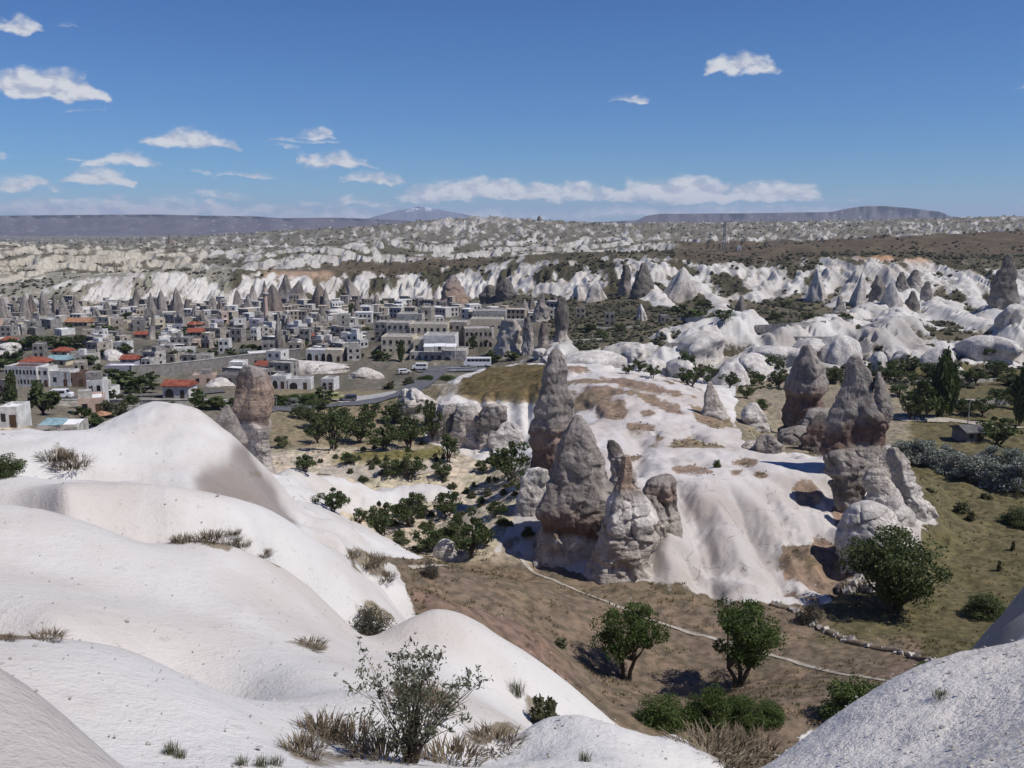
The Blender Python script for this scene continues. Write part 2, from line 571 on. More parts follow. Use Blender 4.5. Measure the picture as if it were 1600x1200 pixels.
for (x, y0, d0, y1, d1) in ((880, 546, 300, 572, 283), (950, 548, 300, 585, 275), (1000, 546, 300, 584, 272), (1045, 528, 305, 586, 268), (1090, 520, 312, 592, 262), (1130, 505, 320, 596, 255),
                            (1180, 530, 300, 580, 270), (1240, 525, 300, 565, 280), (1300, 520, 305, 570, 272), (1360, 530, 290, 572, 266), (1430, 515, 300, 575, 262), (1560, 520, 290, 562, 268), (1700, 510, 300, 560, 270)):
    pts([(x, y0, d0), (x, y1, d1)])
# central ridge
pts([(1340, 742, 113), (1390, 742, 114), (1420, 792, 107), (1452, 832, 102), (1370, 832, 99.5), (1478, 866, 98.8), (1330, 790, 106)])
pts([(880, 575, 200), (930, 585, 190), (1000, 595, 178), (1060, 600, 172), (1100, 625, 160), (1130, 650, 152), (900, 620, 168), (960, 640, 152), (1020, 660, 142),
     (1080, 680, 135), (1140, 682, 136), (900, 680, 132), (950, 690, 128), (1000, 712, 119), (1050, 727, 113), (1100, 735, 111), (1160, 724, 117), (1200, 728, 116),
     (1260, 722, 119), (1000, 747, 107), (1060, 750, 106), (870, 740, 112), (1300, 720, 121),
     (1080, 800, 100), (1140, 790, 102), (1200, 782, 104), (1260, 792, 103.5), (1120, 860, 95), (1200, 852, 96.5), (1280, 860, 95.5), (1060, 872, 93.5), (1040, 920, 88.5),
     (1105, 937, 86.5), (1200, 902, 90.5), (1285, 935, 86.5), (810, 815, 102), (780, 852, 98.5), (832, 765, 106), (1190, 665, 160), (1210, 650, 180)])
# grassy mound with its cliff
pts([(720, 592, 214), (780, 574, 215), (845, 572, 212), (740, 610, 200), (800, 600, 200), (850, 622, 178), (700, 622, 191), (740, 630, 185.5), (800, 633, 181), (840, 642, 174),
     (690, 692, 171), (740, 700, 168), (800, 705, 162), (675, 655, 195), (640, 640, 212)])

CT = np.array(CT)


def tps_fit(C):
    n = len(C)
    X = C[:, :2]
    r2 = ((X[:, None, :] - X[None, :, :]) ** 2).sum(-1)
    K = 0.5 * r2 * np.log(r2 + 1e-12)
    K[np.arange(n), np.arange(n)] = 2e-5
    A = np.zeros((n + 3, n + 3))
    A[:n, :n] = K
    A[:n, n] = 1
    A[:n, n + 1:] = X
    A[n:, :n] = A[:n, n:].T
    b = np.zeros(n + 3)
    b[:n] = C[:, 2]
    return np.linalg.solve(A, b)


def tps_eval(C, wts, Q):
    n = len(C)
    out = np.empty(len(Q))
    for s in range(0, len(Q), 20000):
        q = Q[s:s + 20000]
        r2 = (q[:, 0:1] - C[None, :, 0]) ** 2 + (q[:, 1:2] - C[None, :, 1]) ** 2
        r2 += 1e-12
        out[s:s + 20000] = (0.5 * r2 * np.log(r2)) @ wts[:n] + wts[n] + q @ wts[n + 1:]
    return out


wts = tps_fit(CT)
LN0, LN1 = math.log(2.2), math.log(13000)
ca = np.linspace(-.86, .86, 300)
cl = np.linspace(LN0, LN1, 560)
CL, CA = np.meshgrid(cl, ca, indexing='ij')
CZ = tps_eval(CT, wts, np.stack([CA.ravel(), CL.ravel()], 1)).reshape(CL.shape) * np.exp(CL)


def coarse_z(a, l):
    i = np.clip((l - LN0) / (LN1 - LN0) * 559, 0, 558.999)
    j = np.clip((a + .86) / 1.72 * 299, 0, 298.999)
    i0, j0 = i.astype(int), j.astype(int)
    fi, fj = i - i0, j - j0
    return (CZ[i0, j0] * (1 - fi) * (1 - fj) + CZ[i0 + 1, j0] * fi * (1 - fj) + CZ[i0, j0 + 1] * (1 - fi) * fj + CZ[i0 + 1, j0 + 1] * fi * fj)


# fine grid: rows by distance, columns by bearing
rows = np.concatenate([np.linspace(math.log(.5), LN0, 10, endpoint=False), np.linspace(LN0, math.log(20), 110, endpoint=False), np.linspace(math.log(20), math.log(80), 150, endpoint=False),
                       np.linspace(math.log(80), math.log(260), 240, endpoint=False), np.linspace(math.log(260), math.log(1500), 330, endpoint=False),
                       np.linspace(math.log(1500), LN1, 170)])
cols = np.concatenate([np.linspace(-3.2, -.84, 26, endpoint=False), np.linspace(-.84, -.66, 40, endpoint=False), np.linspace(-.66, .66, 760, endpoint=False), np.linspace(.66, .84, 40, endpoint=False), np.linspace(.84, 3.2, 27)])
NR, NC = len(rows), len(cols)
GL, GA = np.meshgrid(rows, cols, indexing='ij')
GD = np.exp(GL)
GX, GY = GA * GD, GD
z0 = coarse_z(GA, GL)
gpx0, gpy0 = proj(GX, GY, z0)

def dr0(lo, hi):
    return ((GD >= lo) & (GD <= hi)).astype(float)


# each effect is worked out only on the rows of the grid that it reaches
def span(lo, hi):
    return slice(int(np.searchsorted(rows, math.log(lo))), int(np.searchsorted(rows, math.log(hi))))


def poly_soft(px, py, poly):
    return in_poly(px + 9 * fbm2(px / 30, py / 18, 2, 311), py + 5 * fbm2(px / 30, py / 18, 2, 312), poly).astype(float)


def blur(M, n=1):
    for _ in range(n):
        M = (np.roll(M, 1, 0) + np.roll(M, -1, 0) + 2 * M) / 4
        M = (np.roll(M, 1, 1) + np.roll(M, -1, 1) + 2 * M) / 4
    return M


# fluted faces: shift the profile to and fro in distance along the face
d_warp = np.zeros_like(GD)
S = span(225, 13000)
X_, Y_, D_ = GX[S], GY[S], GD[S]
wl = np.where(D_ > 900, 17.0, 8.5)
fl = ridge2(X_ / wl, Y_ / (wl * 3.2), 3, 5) - .62
fl2 = ridge2(X_ / 5.5, Y_ / 30.0, 2, 9) - .62
fl3 = fbm2(X_ / 30, Y_ / 60, 3, 13)
d_warp[S] += sstep(D_, 245, 275) * (.050 * fl + .024 * fl2 + .022 * fl3) * (1 + .6 * sstep(D_, 900, 1500))
M_ = span(83, 245)
X_, Y_, D_ = GX[M_], GY[M_], GD[M_]
mid = sstep(D_, 84, 92) * (1 - sstep(D_, 215, 240))
flm = pnoise2(X_ / 5.0 + .12 * Y_, Y_ / 40.0, 21) + .5 * pnoise2(X_ / 2.1, Y_ / 25.0, 22)
front = dr0(88, 125)[M_] * sstep(gpy0[M_], 735, 775) * sstep(gpx0[M_], 1010, 1050)
lobe = np.abs(pnoise2(X_ / 6.5 + .02 * Y_, Y_ / 60.0 + 3, 23)) * 2.2 - .6
cliffm = blur(((gpx0[M_] > 665) & (gpx0[M_] < 835) & (D_ > 160) & (D_ < 192)).astype(float), 2)
lobe2 = np.abs(pnoise2(X_ / 3.4, Y_ / 80.0, 24)) * 2.2 - .6
d_warp[M_] += mid * .011 * flm + front * .034 * lobe + cliffm * .03 * lobe2
za = coarse_z(GA, GL + d_warp)
# knobbly hills far away
X_, Y_, D_ = GX[S], GY[S], GD[S]
ampf = np.interp(D_, [0, 230, 400, 700, 1000, 1600, 2500, 3500, 13000], [0, 0, 1.4, 2.6, 8, 14, 15, 16, 10])
rid = ridge2(X_ / 82 + 3, Y_ / 115, 5, 41, .6) - .66
rid2 = fbm2(X_ / 46, Y_ / 70, 4, 51, .6)
quiet = 1 - .85 * (sstep(gpx0[S], 1020, 1150) * sstep(D_, 610, 690) * (1 - sstep(D_, 1150, 1400)))     # smooth brown hill on the right
quiet *= 1 - .6 * sstep(D_, 255, 280) * (1 - sstep(D_, 610, 690)) * (1 - sstep(gpx0[S], 800, 860))      # built-up ground
fine = fbm2(X_ / 19, Y_ / 30, 3, 53, .6)
za[S] += quiet * (ampf * (rid * 1.8) + np.minimum(ampf, 7) * .5 * rid2 + np.minimum(ampf, 6) * .42 * fine * sstep(D_, 700, 1000))
# lumpy white mounds below the right-hand slope: rounded tops, creased between
LUMP = np.zeros_like(GD)
LZ = np.zeros_like(GD)
B_ = span(250, 480)
X_, Y_, D_ = GX[B_], GY[B_], GD[B_]
lz = np.abs(pnoise2(X_ / 15 + .3 * Y_ / 15, Y_ / 22, 43)) * 1.6 + .5 * np.abs(pnoise2(X_ / 6, Y_ / 9, 44))
lp = poly_soft(gpx0[B_], gpy0[B_], [(850, 545), (900, 540), (1000, 545), (1035, 520), (1100, 505), (1190, 500), (1215, 535), (1290, 512), (1420, 495), (1640, 495), (1900, 500), (1900, 560), (1600, 566),
                                   (1480, 588), (1300, 588), (1210, 575), (1180, 600), (1080, 602), (960, 592), (850, 578)])
lp = np.maximum(lp, poly_soft(gpx0[B_], gpy0[B_], [(1330, 470), (1480, 470), (1560, 500), (1420, 505), (1300, 512)]))
lp = blur(lp, 3) * sstep(fbm2(X_ / 35, Y_ / 30, 2, 45) + .30, 0, .3)
za[B_] += lp * (1.6 * (lz - .35) + 2.6 * sstep(lz, .10, .40) - 1.3)
LUMP[B_], LZ[B_] = lp, lz
# stepped benches far away
X_, Y_, D_ = GX[S], GY[S], GD[S]
bench = sstep(D_, 750, 1000) * quiet * (.5 + .5 * sstep(fbm2(X_ / 240, Y_ / 300, 2, 66), -.3, .3))
st = 9.0
q = (za[S] + 9 * fbm2(X_ / 160, Y_ / 220, 3, 61)) / st
qf = q - np.floor(q)
za[S] += bench * st * .75 * (sstep(qf, .38, .62) - qf) * (1 - sstep(D_, 4000, 6000))
# lumps of the near dunes and the ridge
N_ = span(2.3, 95)
X_, Y_, D_ = GX[N_], GY[N_], GD[N_]
near = 1 - sstep(D_, 60, 90)
za[N_] += near * np.clip(D_ / 30, .15, 1) * .26 * fbm2(X_ / 7.5, Y_ / 7.5, 3, 71)
rill = ridge2(X_ / 3.2 + .35 * Y_ / 3.2, Y_ / 9.0 - .2 * X_ / 9, 2, 81) - .65
za[N_] += near * sstep(D_, 10, 24) * .22 * np.minimum(rill, .12)
za[N_] += (1 - sstep(D_, 18, 26)) * (.02 * fbm2(X_ / .45, Y_ / .45, 3, 83) + .05 * fbm2(X_ / 1.3, Y_ / 1.3, 2, 84)) * sstep(gpx0[N_], 700, 800)
rdom = sstep(gpx0[N_], 1400, 1470) * sstep(D_, 26, 32) * (1 - sstep(D_, 56, 64))
za[N_] += rdom * 1.5 * (np.abs(pnoise2(X_ / 6, Y_ / 6, 98)) * 1.6 - .5)
vall = sstep(D_, 45, 60) * (1 - sstep(D_, 80, 100))
za[N_] += vall * .16 * fbm2(X_ / 2.2, Y_ / 2.2, 3, 95)
X_, Y_ = GX[M_], GY[M_]
za[M_] += mid * (.40 * fbm2(X_ / 6, Y_ / 8, 4, 91) + .55 * (np.abs(pnoise2(X_ / 9, Y_ / 9, 92)) - .3) + .42 * (np.abs(pnoise2(X_ / 3.6, Y_ / 4.4, 93)) - .3) * (1 - .6 * sstep(gpy0[M_], 715, 745)))
qm = (za[M_] + .5 * fbm2(X_ / 14, Y_ / 14, 2, 96)) / 1.7
qf = qm - np.floor(qm)
za[M_] += mid * 1.7 * .55 * (sstep(qf, .36, .64) - qf) * sstep(fbm2(X_ / 16, Y_ / 16, 2, 97), -.1, .3) * (gpx0[M_] > 840) * (1 - sstep(gpy0[M_], 715, 745))
GZ = za


def path_xy(pix, dmin):
    out = []
    for px, py in pix:
        a, t = a_of(px, py), tan_el(py)
        j = np.interp(a, cols, np.arange(NC))
        prof = GZ[:, int(j)] / np.exp(rows)
        ok = np.nonzero((prof >= t) & (rows >= math.log(dmin)))[0]
        d = math.exp(rows[ok[0]]) if len(ok) else dmin * 1.1
        out.append((a * d, d))
    return np.array(out)


def line_dist(sl, A):
    """distance to a ground polyline and position along it (0..1) on some rows"""
    X, Y = GX[sl], GY[sl]
    best = np.full(X.shape, 1e9)
    pos_ = np.zeros(X.shape)
    n = len(A) - 1
    for i in range(n):
        (ax, ay), (bx, by) = A[i], A[i + 1]
        L2 = (bx - ax) ** 2 + (by - ay) ** 2 + 1e-9
        t = np.clip(((X - ax) * (bx - ax) + (Y - ay) * (by - ay)) / L2, 0, 1)
        dd = np.hypot(X - ax - t * (bx - ax), Y - ay - t * (by - ay))
        m = dd < best
        best = np.where(m, dd, best)
        pos_ = np.where(m, (i + t) / n, pos_)
    return best, pos_


GULLY = np.zeros_like(GD)          # how far into a gully bottom
SPUR = np.zeros_like(GD)           # how far up a bare spur
sl_ = span(82, 135)
wobn = .8 * fbm2(GX[sl_] / 3.0, GY[sl_] / 3.0, 3, 401)
for pix, dep, wid, so_ in (([(1240, 745), (1262, 785), (1292, 840), (1306, 892)], 2.0, 2.3, 1), ([(1150, 792), (1190, 845), (1235, 880), (1300, 908)], 1.8, 2.0, .9), ([(1130, 880), (1180, 898), (1240, 915), (1275, 928)], 1.3, 1.7, 1),
                           ([(1066, 850), (1085, 895), (1130, 938)], 1.3, 1.4, .3), ([(1100, 775), (1112, 820), (1130, 870)], 1.3, 1.6, 0), ([(1290, 745), (1312, 775), (1318, 815)], 1.5, 1.8, 1),
                           ([(1190, 760), (1215, 800), (1245, 850)], 1.4, 1.6, 0), ([(1050, 745), (1075, 790), (1090, 830)], 1.0, 1.2, 0), ([(985, 650), (1000, 690), (990, 735)], 1.2, 2.0, 0)):
    dist, tt = line_dist(sl_, path_xy(pix, 84))
    k_ = np.exp(-((dist + wobn * .7) / wid) ** 2) * sstep(tt, .0, .18) if True else 0
    GZ[sl_] -= dep * k_
    GULLY[sl_] = np.maximum(GULLY[sl_], so_ * k_ * sstep(tt, .25, .6))
sl_ = span(245, 560)
wobn = 3.0 * fbm2(GX[sl_] / 12.0, GY[sl_] / 12.0, 3, 402)
for pix, hgt_, wid in (([(1425, 455), (1385, 488), (1330, 505), (1280, 522), (1225, 545), (1185, 566)], 6, 7), ([(1440, 470), (1480, 498), (1530, 514), (1600, 524), (1700, 532)], 6, 7), ([(1405, 478), (1395, 510), (1378, 545)], 4.5, 6),
                       ([(1065, 425), (1085, 450), (1120, 478), (1165, 500)], 5, 7), ([(1340, 430), (1330, 460), (1310, 480)], 5, 6), ([(1500, 440), (1520, 470), (1560, 495)], 5, 6), ([(1180, 505), (1130, 520), (1080, 540), (1040, 560)], 5, 6),
                       ([(1260, 425), (1245, 450), (1225, 468)], 4, 4), ([(1300, 422), (1290, 448), (1270, 470)], 4, 4), ([(1215, 424), (1200, 450), (1180, 470)], 4, 4), ([(1560, 430), (1580, 455), (1610, 480)], 5, 6),
                       ([(930, 430), (905, 455), (880, 475)], 4, 6), ([(1000, 440), (1030, 470), (1050, 486)], 5, 6)):
    dist, tt = line_dist(sl_, path_xy(pix, 250))
    k_ = np.exp(-((dist + wobn) / wid) ** 2) * sstep(tt, 0, .1) * (1 - .4 * tt)
    GZ[sl_] += hgt_ * k_
    SPUR[sl_] = np.maximum(SPUR[sl_], k_)


def grad_normals():
    dzr_x, dzr_y, dzr_z = np.gradient(GX, axis=0), np.gradient(GY, axis=0), np.gradient(GZ, axis=0)
    dzc_x, dzc_y, dzc_z = np.gradient(GX, axis=1), np.gradient(GY, axis=1), np.gradient(GZ, axis=1)
    nx = dzc_y * dzr_z - dzc_z * dzr_y
    ny = dzc_z * dzr_x - dzc_x * dzr_z
    nz = dzc_x * dzr_y - dzc_y * dzr_x
    s = np.sqrt(nx * nx + ny * ny + nz * nz)
    return nx / s, ny / s, nz / s


NX, NY, NZ = grad_normals()
SL = np.degrees(np.arccos(np.clip(NZ, -1, 1)))
PX, PY = proj(GX, GY, GZ)


def zat(x, y):
    a, l = x / y, math.log(y)
    i = np.interp(l, rows, np.arange(NR))
    j = np.interp(a, cols, np.arange(NC))
    i0, j0 = min(int(i), NR - 2), min(int(j), NC - 2)
    fi, fj = i - i0, j - j0
    return float(GZ[i0, j0] * (1 - fi) * (1 - fj) + GZ[i0 + 1, j0] * fi * (1 - fj) + GZ[i0, j0 + 1] * (1 - fi) * fj + GZ[i0 + 1, j0 + 1] * fi * fj)


def hit(px, py, dmin=3.0, dmax=12000.0):
    """first ground point seen in that direction beyond dmin"""
    a, t = a_of(px, py), tan_el(py)
    j = np.interp(a, cols, np.arange(NC))
    j0 = min(int(j), NC - 2)
    fj = j - j0
    prof = (GZ[:, j0] * (1 - fj) + GZ[:, j0 + 1] * fj) / np.exp(rows)
    ok = np.nonzero((prof >= t) & (rows >= math.log(dmin)) & (rows <= math.log(dmax)))[0]
    if len(ok) == 0:
        d = dmin * 1.2
    else:
        k = ok[0]
        d = math.exp(rows[k])
        if k > 0 and rows[k - 1] >= math.log(dmin) and prof[k - 1] < t:
            f = (t - prof[k - 1]) / (prof[k] - prof[k - 1])
            d = math.exp(rows[k - 1] + f * (rows[k] - rows[k - 1]))
    x = a * d
    return Vector((x, d, zat(x, d)))


# ---- ground cover: cov 0 = bare tuff, 1 = soil and growth; soil and tuff colours per place
WXP = PX + 7 * fbm2(PX / 26, PY / 16, 3, 301)
WYP = PY + 4 * fbm2(PX / 26, PY / 16, 3, 302)
cov = np.zeros_like(GZ)
soil = np.zeros(GZ.shape + (3,))
soil[:] = (.125, .105, .074)
tuff = np.zeros(GZ.shape + (3,))
tuff[:] = (.605, .588, .555)


def paint(mask, val, col=None):
    cov[mask] = val
    if col is not None:
        soil[mask] = col


def pm(lo, hi, poly):
    m = np.zeros(GD.shape, bool)
    sl = span(lo, hi)
    m[sl] = in_poly(WXP[sl], WYP[sl], poly)
    return m


def dr(lo, hi):
    return (GD >= lo) & (GD <= hi)


DRY, OLIVE, SAND, RED, BROWNH, MOUND = (.172, .132, .098), (.120, .104, .056), (.46, .395, .315), (.20, .138, .108), (.112, .088, .062), (.130, .100, .050)
valley = [(560, 872), (622, 884), (640, 935), (668, 968), (720, 978), (780, 1012), (850, 1052), (925, 1124), (1000, 1230), (1185, 1230), (1250, 1150), (1480, 1072),
          (1500, 1010), (1600, 880), (2100, 700), (2100, 540), (1400, 540), (1395, 695), (1440, 770), (1502, 872), (1340, 900), (1300, 850), (1215, 855), (1300, 935), (1290, 945),
          (1140, 942), (1040, 912), (930, 905), (830, 870), (775, 850), (700, 872)]
paint(pm(38, 260, valley), 1.0, DRY)
paint(pm(76, 260, valley) & (PX > 1290 + 40 * fbm2(GX / 9, GY / 9, 2, 5)), 1.0, OLIVE)
paint(pm(40, 66, [(640, 920), (760, 930), (850, 990), (900, 1060), (880, 1075), (780, 1015), (690, 972), (650, 960)]), .92, RED)
orch = dr(96, 262) & (PX < 880) & (PY > 598)
paint(orch, .80, SAND)
paint(dr(150, 262) & (PX < 470) & (PY > 590), .85, (.17, .15, .12))
paint(dr(150, 262) & (PX > 420) & (PX < 690) & (PY > 600) & (PY < 700), .8, (.22, .18, .12))
paint(pm(140, 200, [(510, 718), (560, 705), (640, 702), (700, 700), (690, 715), (600, 722), (540, 728)]), 1.0, (.17, .15, .06))
white_saddle = [(400, 742), (440, 732), (480, 727), (520, 743), (560, 756), (690, 755), (720, 768), (700, 778), (640, 782), (590, 790), (560, 800), (520, 802), (480, 790), (430, 800)]
paint(pm(60, 124, white_saddle), .05)
paint(pm(98, 262, [(660, 640), (700, 612), (745, 622), (850, 632), (838, 760), (760, 720), (690, 700), (665, 690)]), .05)
paint(pm(165, 236, [(712, 612), (722, 594), (770, 571), (856, 569), (858, 622), (832, 632), (790, 627), (745, 630), (730, 624)]), 1.0, MOUND)
ridgep = [(770, 862), (800, 815), (830, 760), (850, 640), (858, 580), (890, 572), (1070, 592), (1120, 620), (1165, 690), (1215, 712), (1300, 712), (1395, 695), (1440, 770), (1502, 872),
          (1340, 900), (1300, 850), (1215, 855), (1300, 935), (1285, 945), (1140, 942), (1040, 912), (930, 905), (830, 870)]
rm = pm(84, 218, ridgep)
paint(rm, 0.08)
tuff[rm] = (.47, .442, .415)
tuff[rm & (NZ > .93)] = (.56, .53, .50)  # flatter ridge tops painted lighter, as if sunlit


BLOTN = np.zeros_like(GD)
BLOTN[span(8, 216)] = pnoise2(PX[span(8, 216)] / 14, PY[span(8, 216)] / 9, 3)


RT_ = span(120, 215)
tn = fbm2(GX[RT_] / 9 + .06 * GY[RT_], GY[RT_] / 13, 4, 205)
add_ = .74 * sstep(tn, .10, .42) * (rm[RT_] & (PY[RT_] < 700) & (PX[RT_] > 880))
cov[RT_] = np.maximum(cov[RT_], add_)
soil[RT_] = np.where((add_ > .02)[..., None], np.array((.23, .178, .125)), soil[RT_])


def blot(cx, cy, rx, ry, rot, lo, hi, val, col):
    c, s = math.cos(R(rot)), math.sin(R(rot))
    sl = span(lo, hi)
    dx, dy = PX[sl] - cx, PY[sl] - cy
    e = ((dx * c + dy * s) / rx) ** 2 + ((-dx * s + dy * c) / ry) ** 2
    e = e + .55 * BLOTN[sl] * sstep(e, .2, 1.0)
    m = np.zeros(GD.shape, bool)
    m[sl] = e < 1.35
    soft = np.zeros(GD.shape)
    soft[sl] = np.clip((1.35 - e) / .8, 0, 1) * val
    cov[m] = np.maximum(cov[m], soft[m])
    soil[m] = col


RB = (.24, .175, .135)
for b in [(955, 640, 30, 17, 0), (1010, 605, 75, 8, 12), (940, 612, 32, 11, 0), (1040, 636, 38, 8, 18), (1000, 668, 26, 9, 3), (1030, 686, 12, 4, -12), (1012, 646, 14, 6, 0), (900, 578, 25, 8, 5),
          (1080, 735, 38, 9, 5), (1078, 690, 12, 7, 0), (1190, 742, 16, 6, 0), (1150, 738, 12, 5, 0), (1262, 772, 30, 22, 40), (1316, 776, 15, 20, 0), (1240, 882, 40, 9, 22), (1308, 900, 26, 24, 0),
          (1180, 900, 30, 6, 20), (1165, 722, 22, 8, 0), (985, 718, 22, 6, -15), (1110, 655, 20, 5, 0), (850, 860, 26, 12, 30), (800, 848, 20, 10, -30), (1045, 760, 22, 6, 0)]:
    blot(*b, 84, 215, .72, RB)
for b in [(100, 714, 30, 20, 25), (330, 842, 60, 17, 8), (575, 882, 44, 20, 38), (478, 1008, 46, 9, 8), (505, 1170, 62, 40, 0), (30, 996, 66, 9, 0), (580, 960, 40, 20, 20), (840, 1105, 34, 22, 30),
          (660, 1090, 60, 18, 10), (760, 1150, 60, 18, -15), (1120, 1185, 70, 26, 0), (0, 735, 40, 10, 0), (395, 742, 26, 9, 0), (420, 868, 26, 9, 40)]:
    blot(*b, 8, 110, .62, (.22, .185, .14))
paint(dr(54, 104) & (PX > 1440) & (PY > 800), .95, OLIVE)
paint(dr(48, 56) & (PX > 1470), .6, DRY)
paint(dr(126, 262) & (WXP > 1150) & (WXP < 1425) & (WYP < 715) & ~rm, .86, (.25, .212, .158))
# weathered greyish tuff; the hill flank darkened further for its partial shade
wm = pm(40, 62, [(296, 748), (325, 733), (350, 720), (371, 690), (395, 712), (475, 838), (420, 838), (326, 806)])
tuff[wm] = (.28, .25, .225)
tuff[dr(3, 24) & (PX > 1140)] = (.66, .625, .57)  # shaded slope lightened and warmed in colour to offset the sky's blue
tuff[dr(24, 60) & (PX > 1480)] = (.30, .29, .27)
tuff[dr(2, 6.5) & (PX < 400)] = (.46, .43, .40)
# badlands: steep faces bare, flats overgrown
bn = np.zeros_like(GD)
bn2 = np.zeros_like(GD)
S = span(240, 13000)
bn[S] = fbm2(GX[S] / 60, GY[S] / 110, 4, 101)
bn2[S] = fbm2(GX[S] / 17, GY[S] / 34, 3, 111)
bm = GD > 262 + 14 * fbm2(GX / 40, GY / 40, 2, 7)
sl_thr = np.interp(GD, [262, 600, 800, 1000, 2500, 13000], [17, 20, 20, 21, 20, 21])
bn3 = np.zeros_like(GD)
bn3[S] = fbm2(GX[S] / 9, GY[S] / 22, 2, 115)
auto = 1 - sstep(SL + 6 * bn2 + 3 * bn + 5 * bn3, sl_thr - 5, sl_thr + 5)
auto = np.clip(auto - .9 * LUMP * sstep(LZ, .22, .5), 0, 1)
pock = np.zeros_like(GD)
S2 = span(420, 800)
pock[S2] = sstep(fbm2(GX[S2] / 24, GY[S2] / 55, 3, 121), .12, .42) * sstep(GD[S2], 430, 460) * (1 - sstep(GD[S2], 740, 790))
auto = np.clip(auto + 1.0 * pock, 0, 1)
auto = np.where(LUMP > .3, np.clip(1 - sstep(LZ, .22, .42), 0, 1), auto)
cov = np.where(bm, auto, cov)
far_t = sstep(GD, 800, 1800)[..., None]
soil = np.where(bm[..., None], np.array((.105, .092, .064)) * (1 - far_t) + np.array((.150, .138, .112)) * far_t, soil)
soil = soil * (1 + .25 * np.clip(bn, -1, 1)[..., None] * bm[..., None])
gw = sstep(bn2 + .6 * bn, -.1, .7)[..., None] * .8
tuff = np.where(bm[..., None], np.array((.565, .55, .515)) * (1 - gw) + np.array((.36, .34, .31)) * gw, tuff)
yl = (bm & (PX < 320) & dr(950, 2300))
tuff[yl] = tuff[yl] * np.array((1.0, .97, .86))
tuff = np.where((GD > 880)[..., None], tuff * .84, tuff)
soil = np.where((pock > .3)[..., None], np.array((.068, .062, .040)), soil)  # growth pockets darkened to imitate shaded openings in the scarp
bh = (dr(610, 1400) & (PX > 1060) & (PY < 412)) | (dr(760, 1010) & (PX > 500) & (PX < 1060) & (PY > 404))
soil[bh] = np.array(BROWNH) * (1 + .35 * np.clip(bn2[bh], -1, 1))[:, None] * np.where(bn[bh] > .1, 1.0, .88)[:, None]
cov[bh] = np.clip(cov[bh] + .6, 0, 1)
org = pm(560, 700, [(1340, 396), (1450, 396), (1455, 410), (1345, 412)])
tuff[org] = (.42, .24, .12)
town = dr(255, 690) & (WXP < 860) & (WYP < 612) & (PY > 470)
soil[town] = np.array((.135, .122, .10)) * (1 + .5 * np.clip(bn2[town], -1, 1))[:, None]
cov[town] = np.clip(cov[town], .55, 1)
lg = dr(690, 1060) & (PX < 360)
soil[lg] = (.24, .225, .19)
fld = dr(600, 1600) & (PX > 410) & (PX < 520) & (PY > 424) & (PY < 436)
soil[fld] = (.36, .26, .19)


cov = np.where(SPUR > .35, cov * (1 - sstep(SPUR, .35, .6)), cov)
cov = np.maximum(cov, .85 * sstep(GULLY, .62, .95))
soil[GULLY > .4] = RB
cov_s = blur(cov, 2)
soil = blur(soil, 5)
tuff = blur(tuff, 5)

# ---- ground material
GROUND, g = new_mat('ground_cover')
at_c = g.node('ShaderNodeAttribute', attribute_name='cover')
at_s = g.node('ShaderNodeAttribute', attribute_name='soil')
at_t = g.node('ShaderNodeAttribute', attribute_name='tuff')
pos = g.pos()
n_f = g.noise(pos, .9, 6.0, .68)
n_l = g.noise(pos, .13, 3.0, .6)
n_m = g.noise(pos, 3.3, 4.0, .65)
fac = g.smooth(g.math('ADD', at_c.outputs['Fac'], g.math('ADD', g.math('MULTIPLY', g.math('SUBTRACT', n_f, .5), 1.1), g.math('MULTIPLY', g.math('SUBTRACT', n_l, .5), .5))), .36, .62)
tcol = g.mix(g.smooth(n_l, .38, .66), at_t.outputs['Color'], g.mix(1.0, at_t.outputs['Color'], (.86, .82, .785), 'MULTIPLY'))
tcol = g.mix(g.smooth(n_m, .56, .78), tcol, g.mix(1.0, tcol, (.80, .78, .76), 'MULTIPLY'))
speck = g.noise(pos, 13.0, 3.0, .75)
tcol = g.mix(g.smooth(speck, .66, .74, 0, .55), tcol, g.mix(1.0, tcol, (.62, .60, .57), 'MULTIPLY'))
scol = g.mix(g.smooth(n_f, .36, .64), g.mix(1.0, at_s.outputs['Color'], (.62, .64, .62), 'MULTIPLY'), g.mix(1.0, at_s.outputs['Color'], (1.28, 1.24, 1.2), 'MULTIPLY'))
scol = g.mix(g.smooth(n_l, .45, .62, 0, .25), scol, g.mix(1.0, scol, (.85, 1.0, .72), 'MULTIPLY'))
n_p = g.noise(pos, .33, 3.0, .6)
scol = g.mix(g.smooth(n_p, .50, .66, 0, .55), scol, g.mix(1.0, scol, (1.32, 1.24, 1.14), 'MULTIPLY'))
scol = g.mix(g.smooth(n_m, .60, .72, 0, .6), scol, g.mix(1.0, scol, (.5, .55, .48), 'MULTIPLY'))
gcol = g.mix(fac, tcol, scol)
vor = g.node('ShaderNodeTexVoronoi', feature='DISTANCE_TO_EDGE')
wpv = g.node('ShaderNodeTexNoise')
g.put(wpv.inputs['Vector'], pos)
wpv.inputs['Scale'].default_value = .35
wpv.inputs['Detail'].default_value = 2.0
g.put(vor.inputs['Vector'], g.vec('ADD', g.scalev(pos, (1, 1, 1.6)), g.scalev(g.vec('SUBTRACT', wpv.outputs['Color'], (.5, .5, .5)), (5.0, 5.0, 5.0))))
vor.inputs['Scale'].default_value = .11
crk = g.math('MULTIPLY', g.smooth(vor.outputs['Distance'], 0.0, .014, 1, 0), g.math('MULTIPLY', g.math('MULTIPLY', g.smooth(n_f, .44, .56), at_t.outputs['Alpha']), g.math('SUBTRACT', 1.0, fac)))
gcol = g.mix(g.math('MULTIPLY', crk, .55), gcol, (.14, .12, .10, 1))
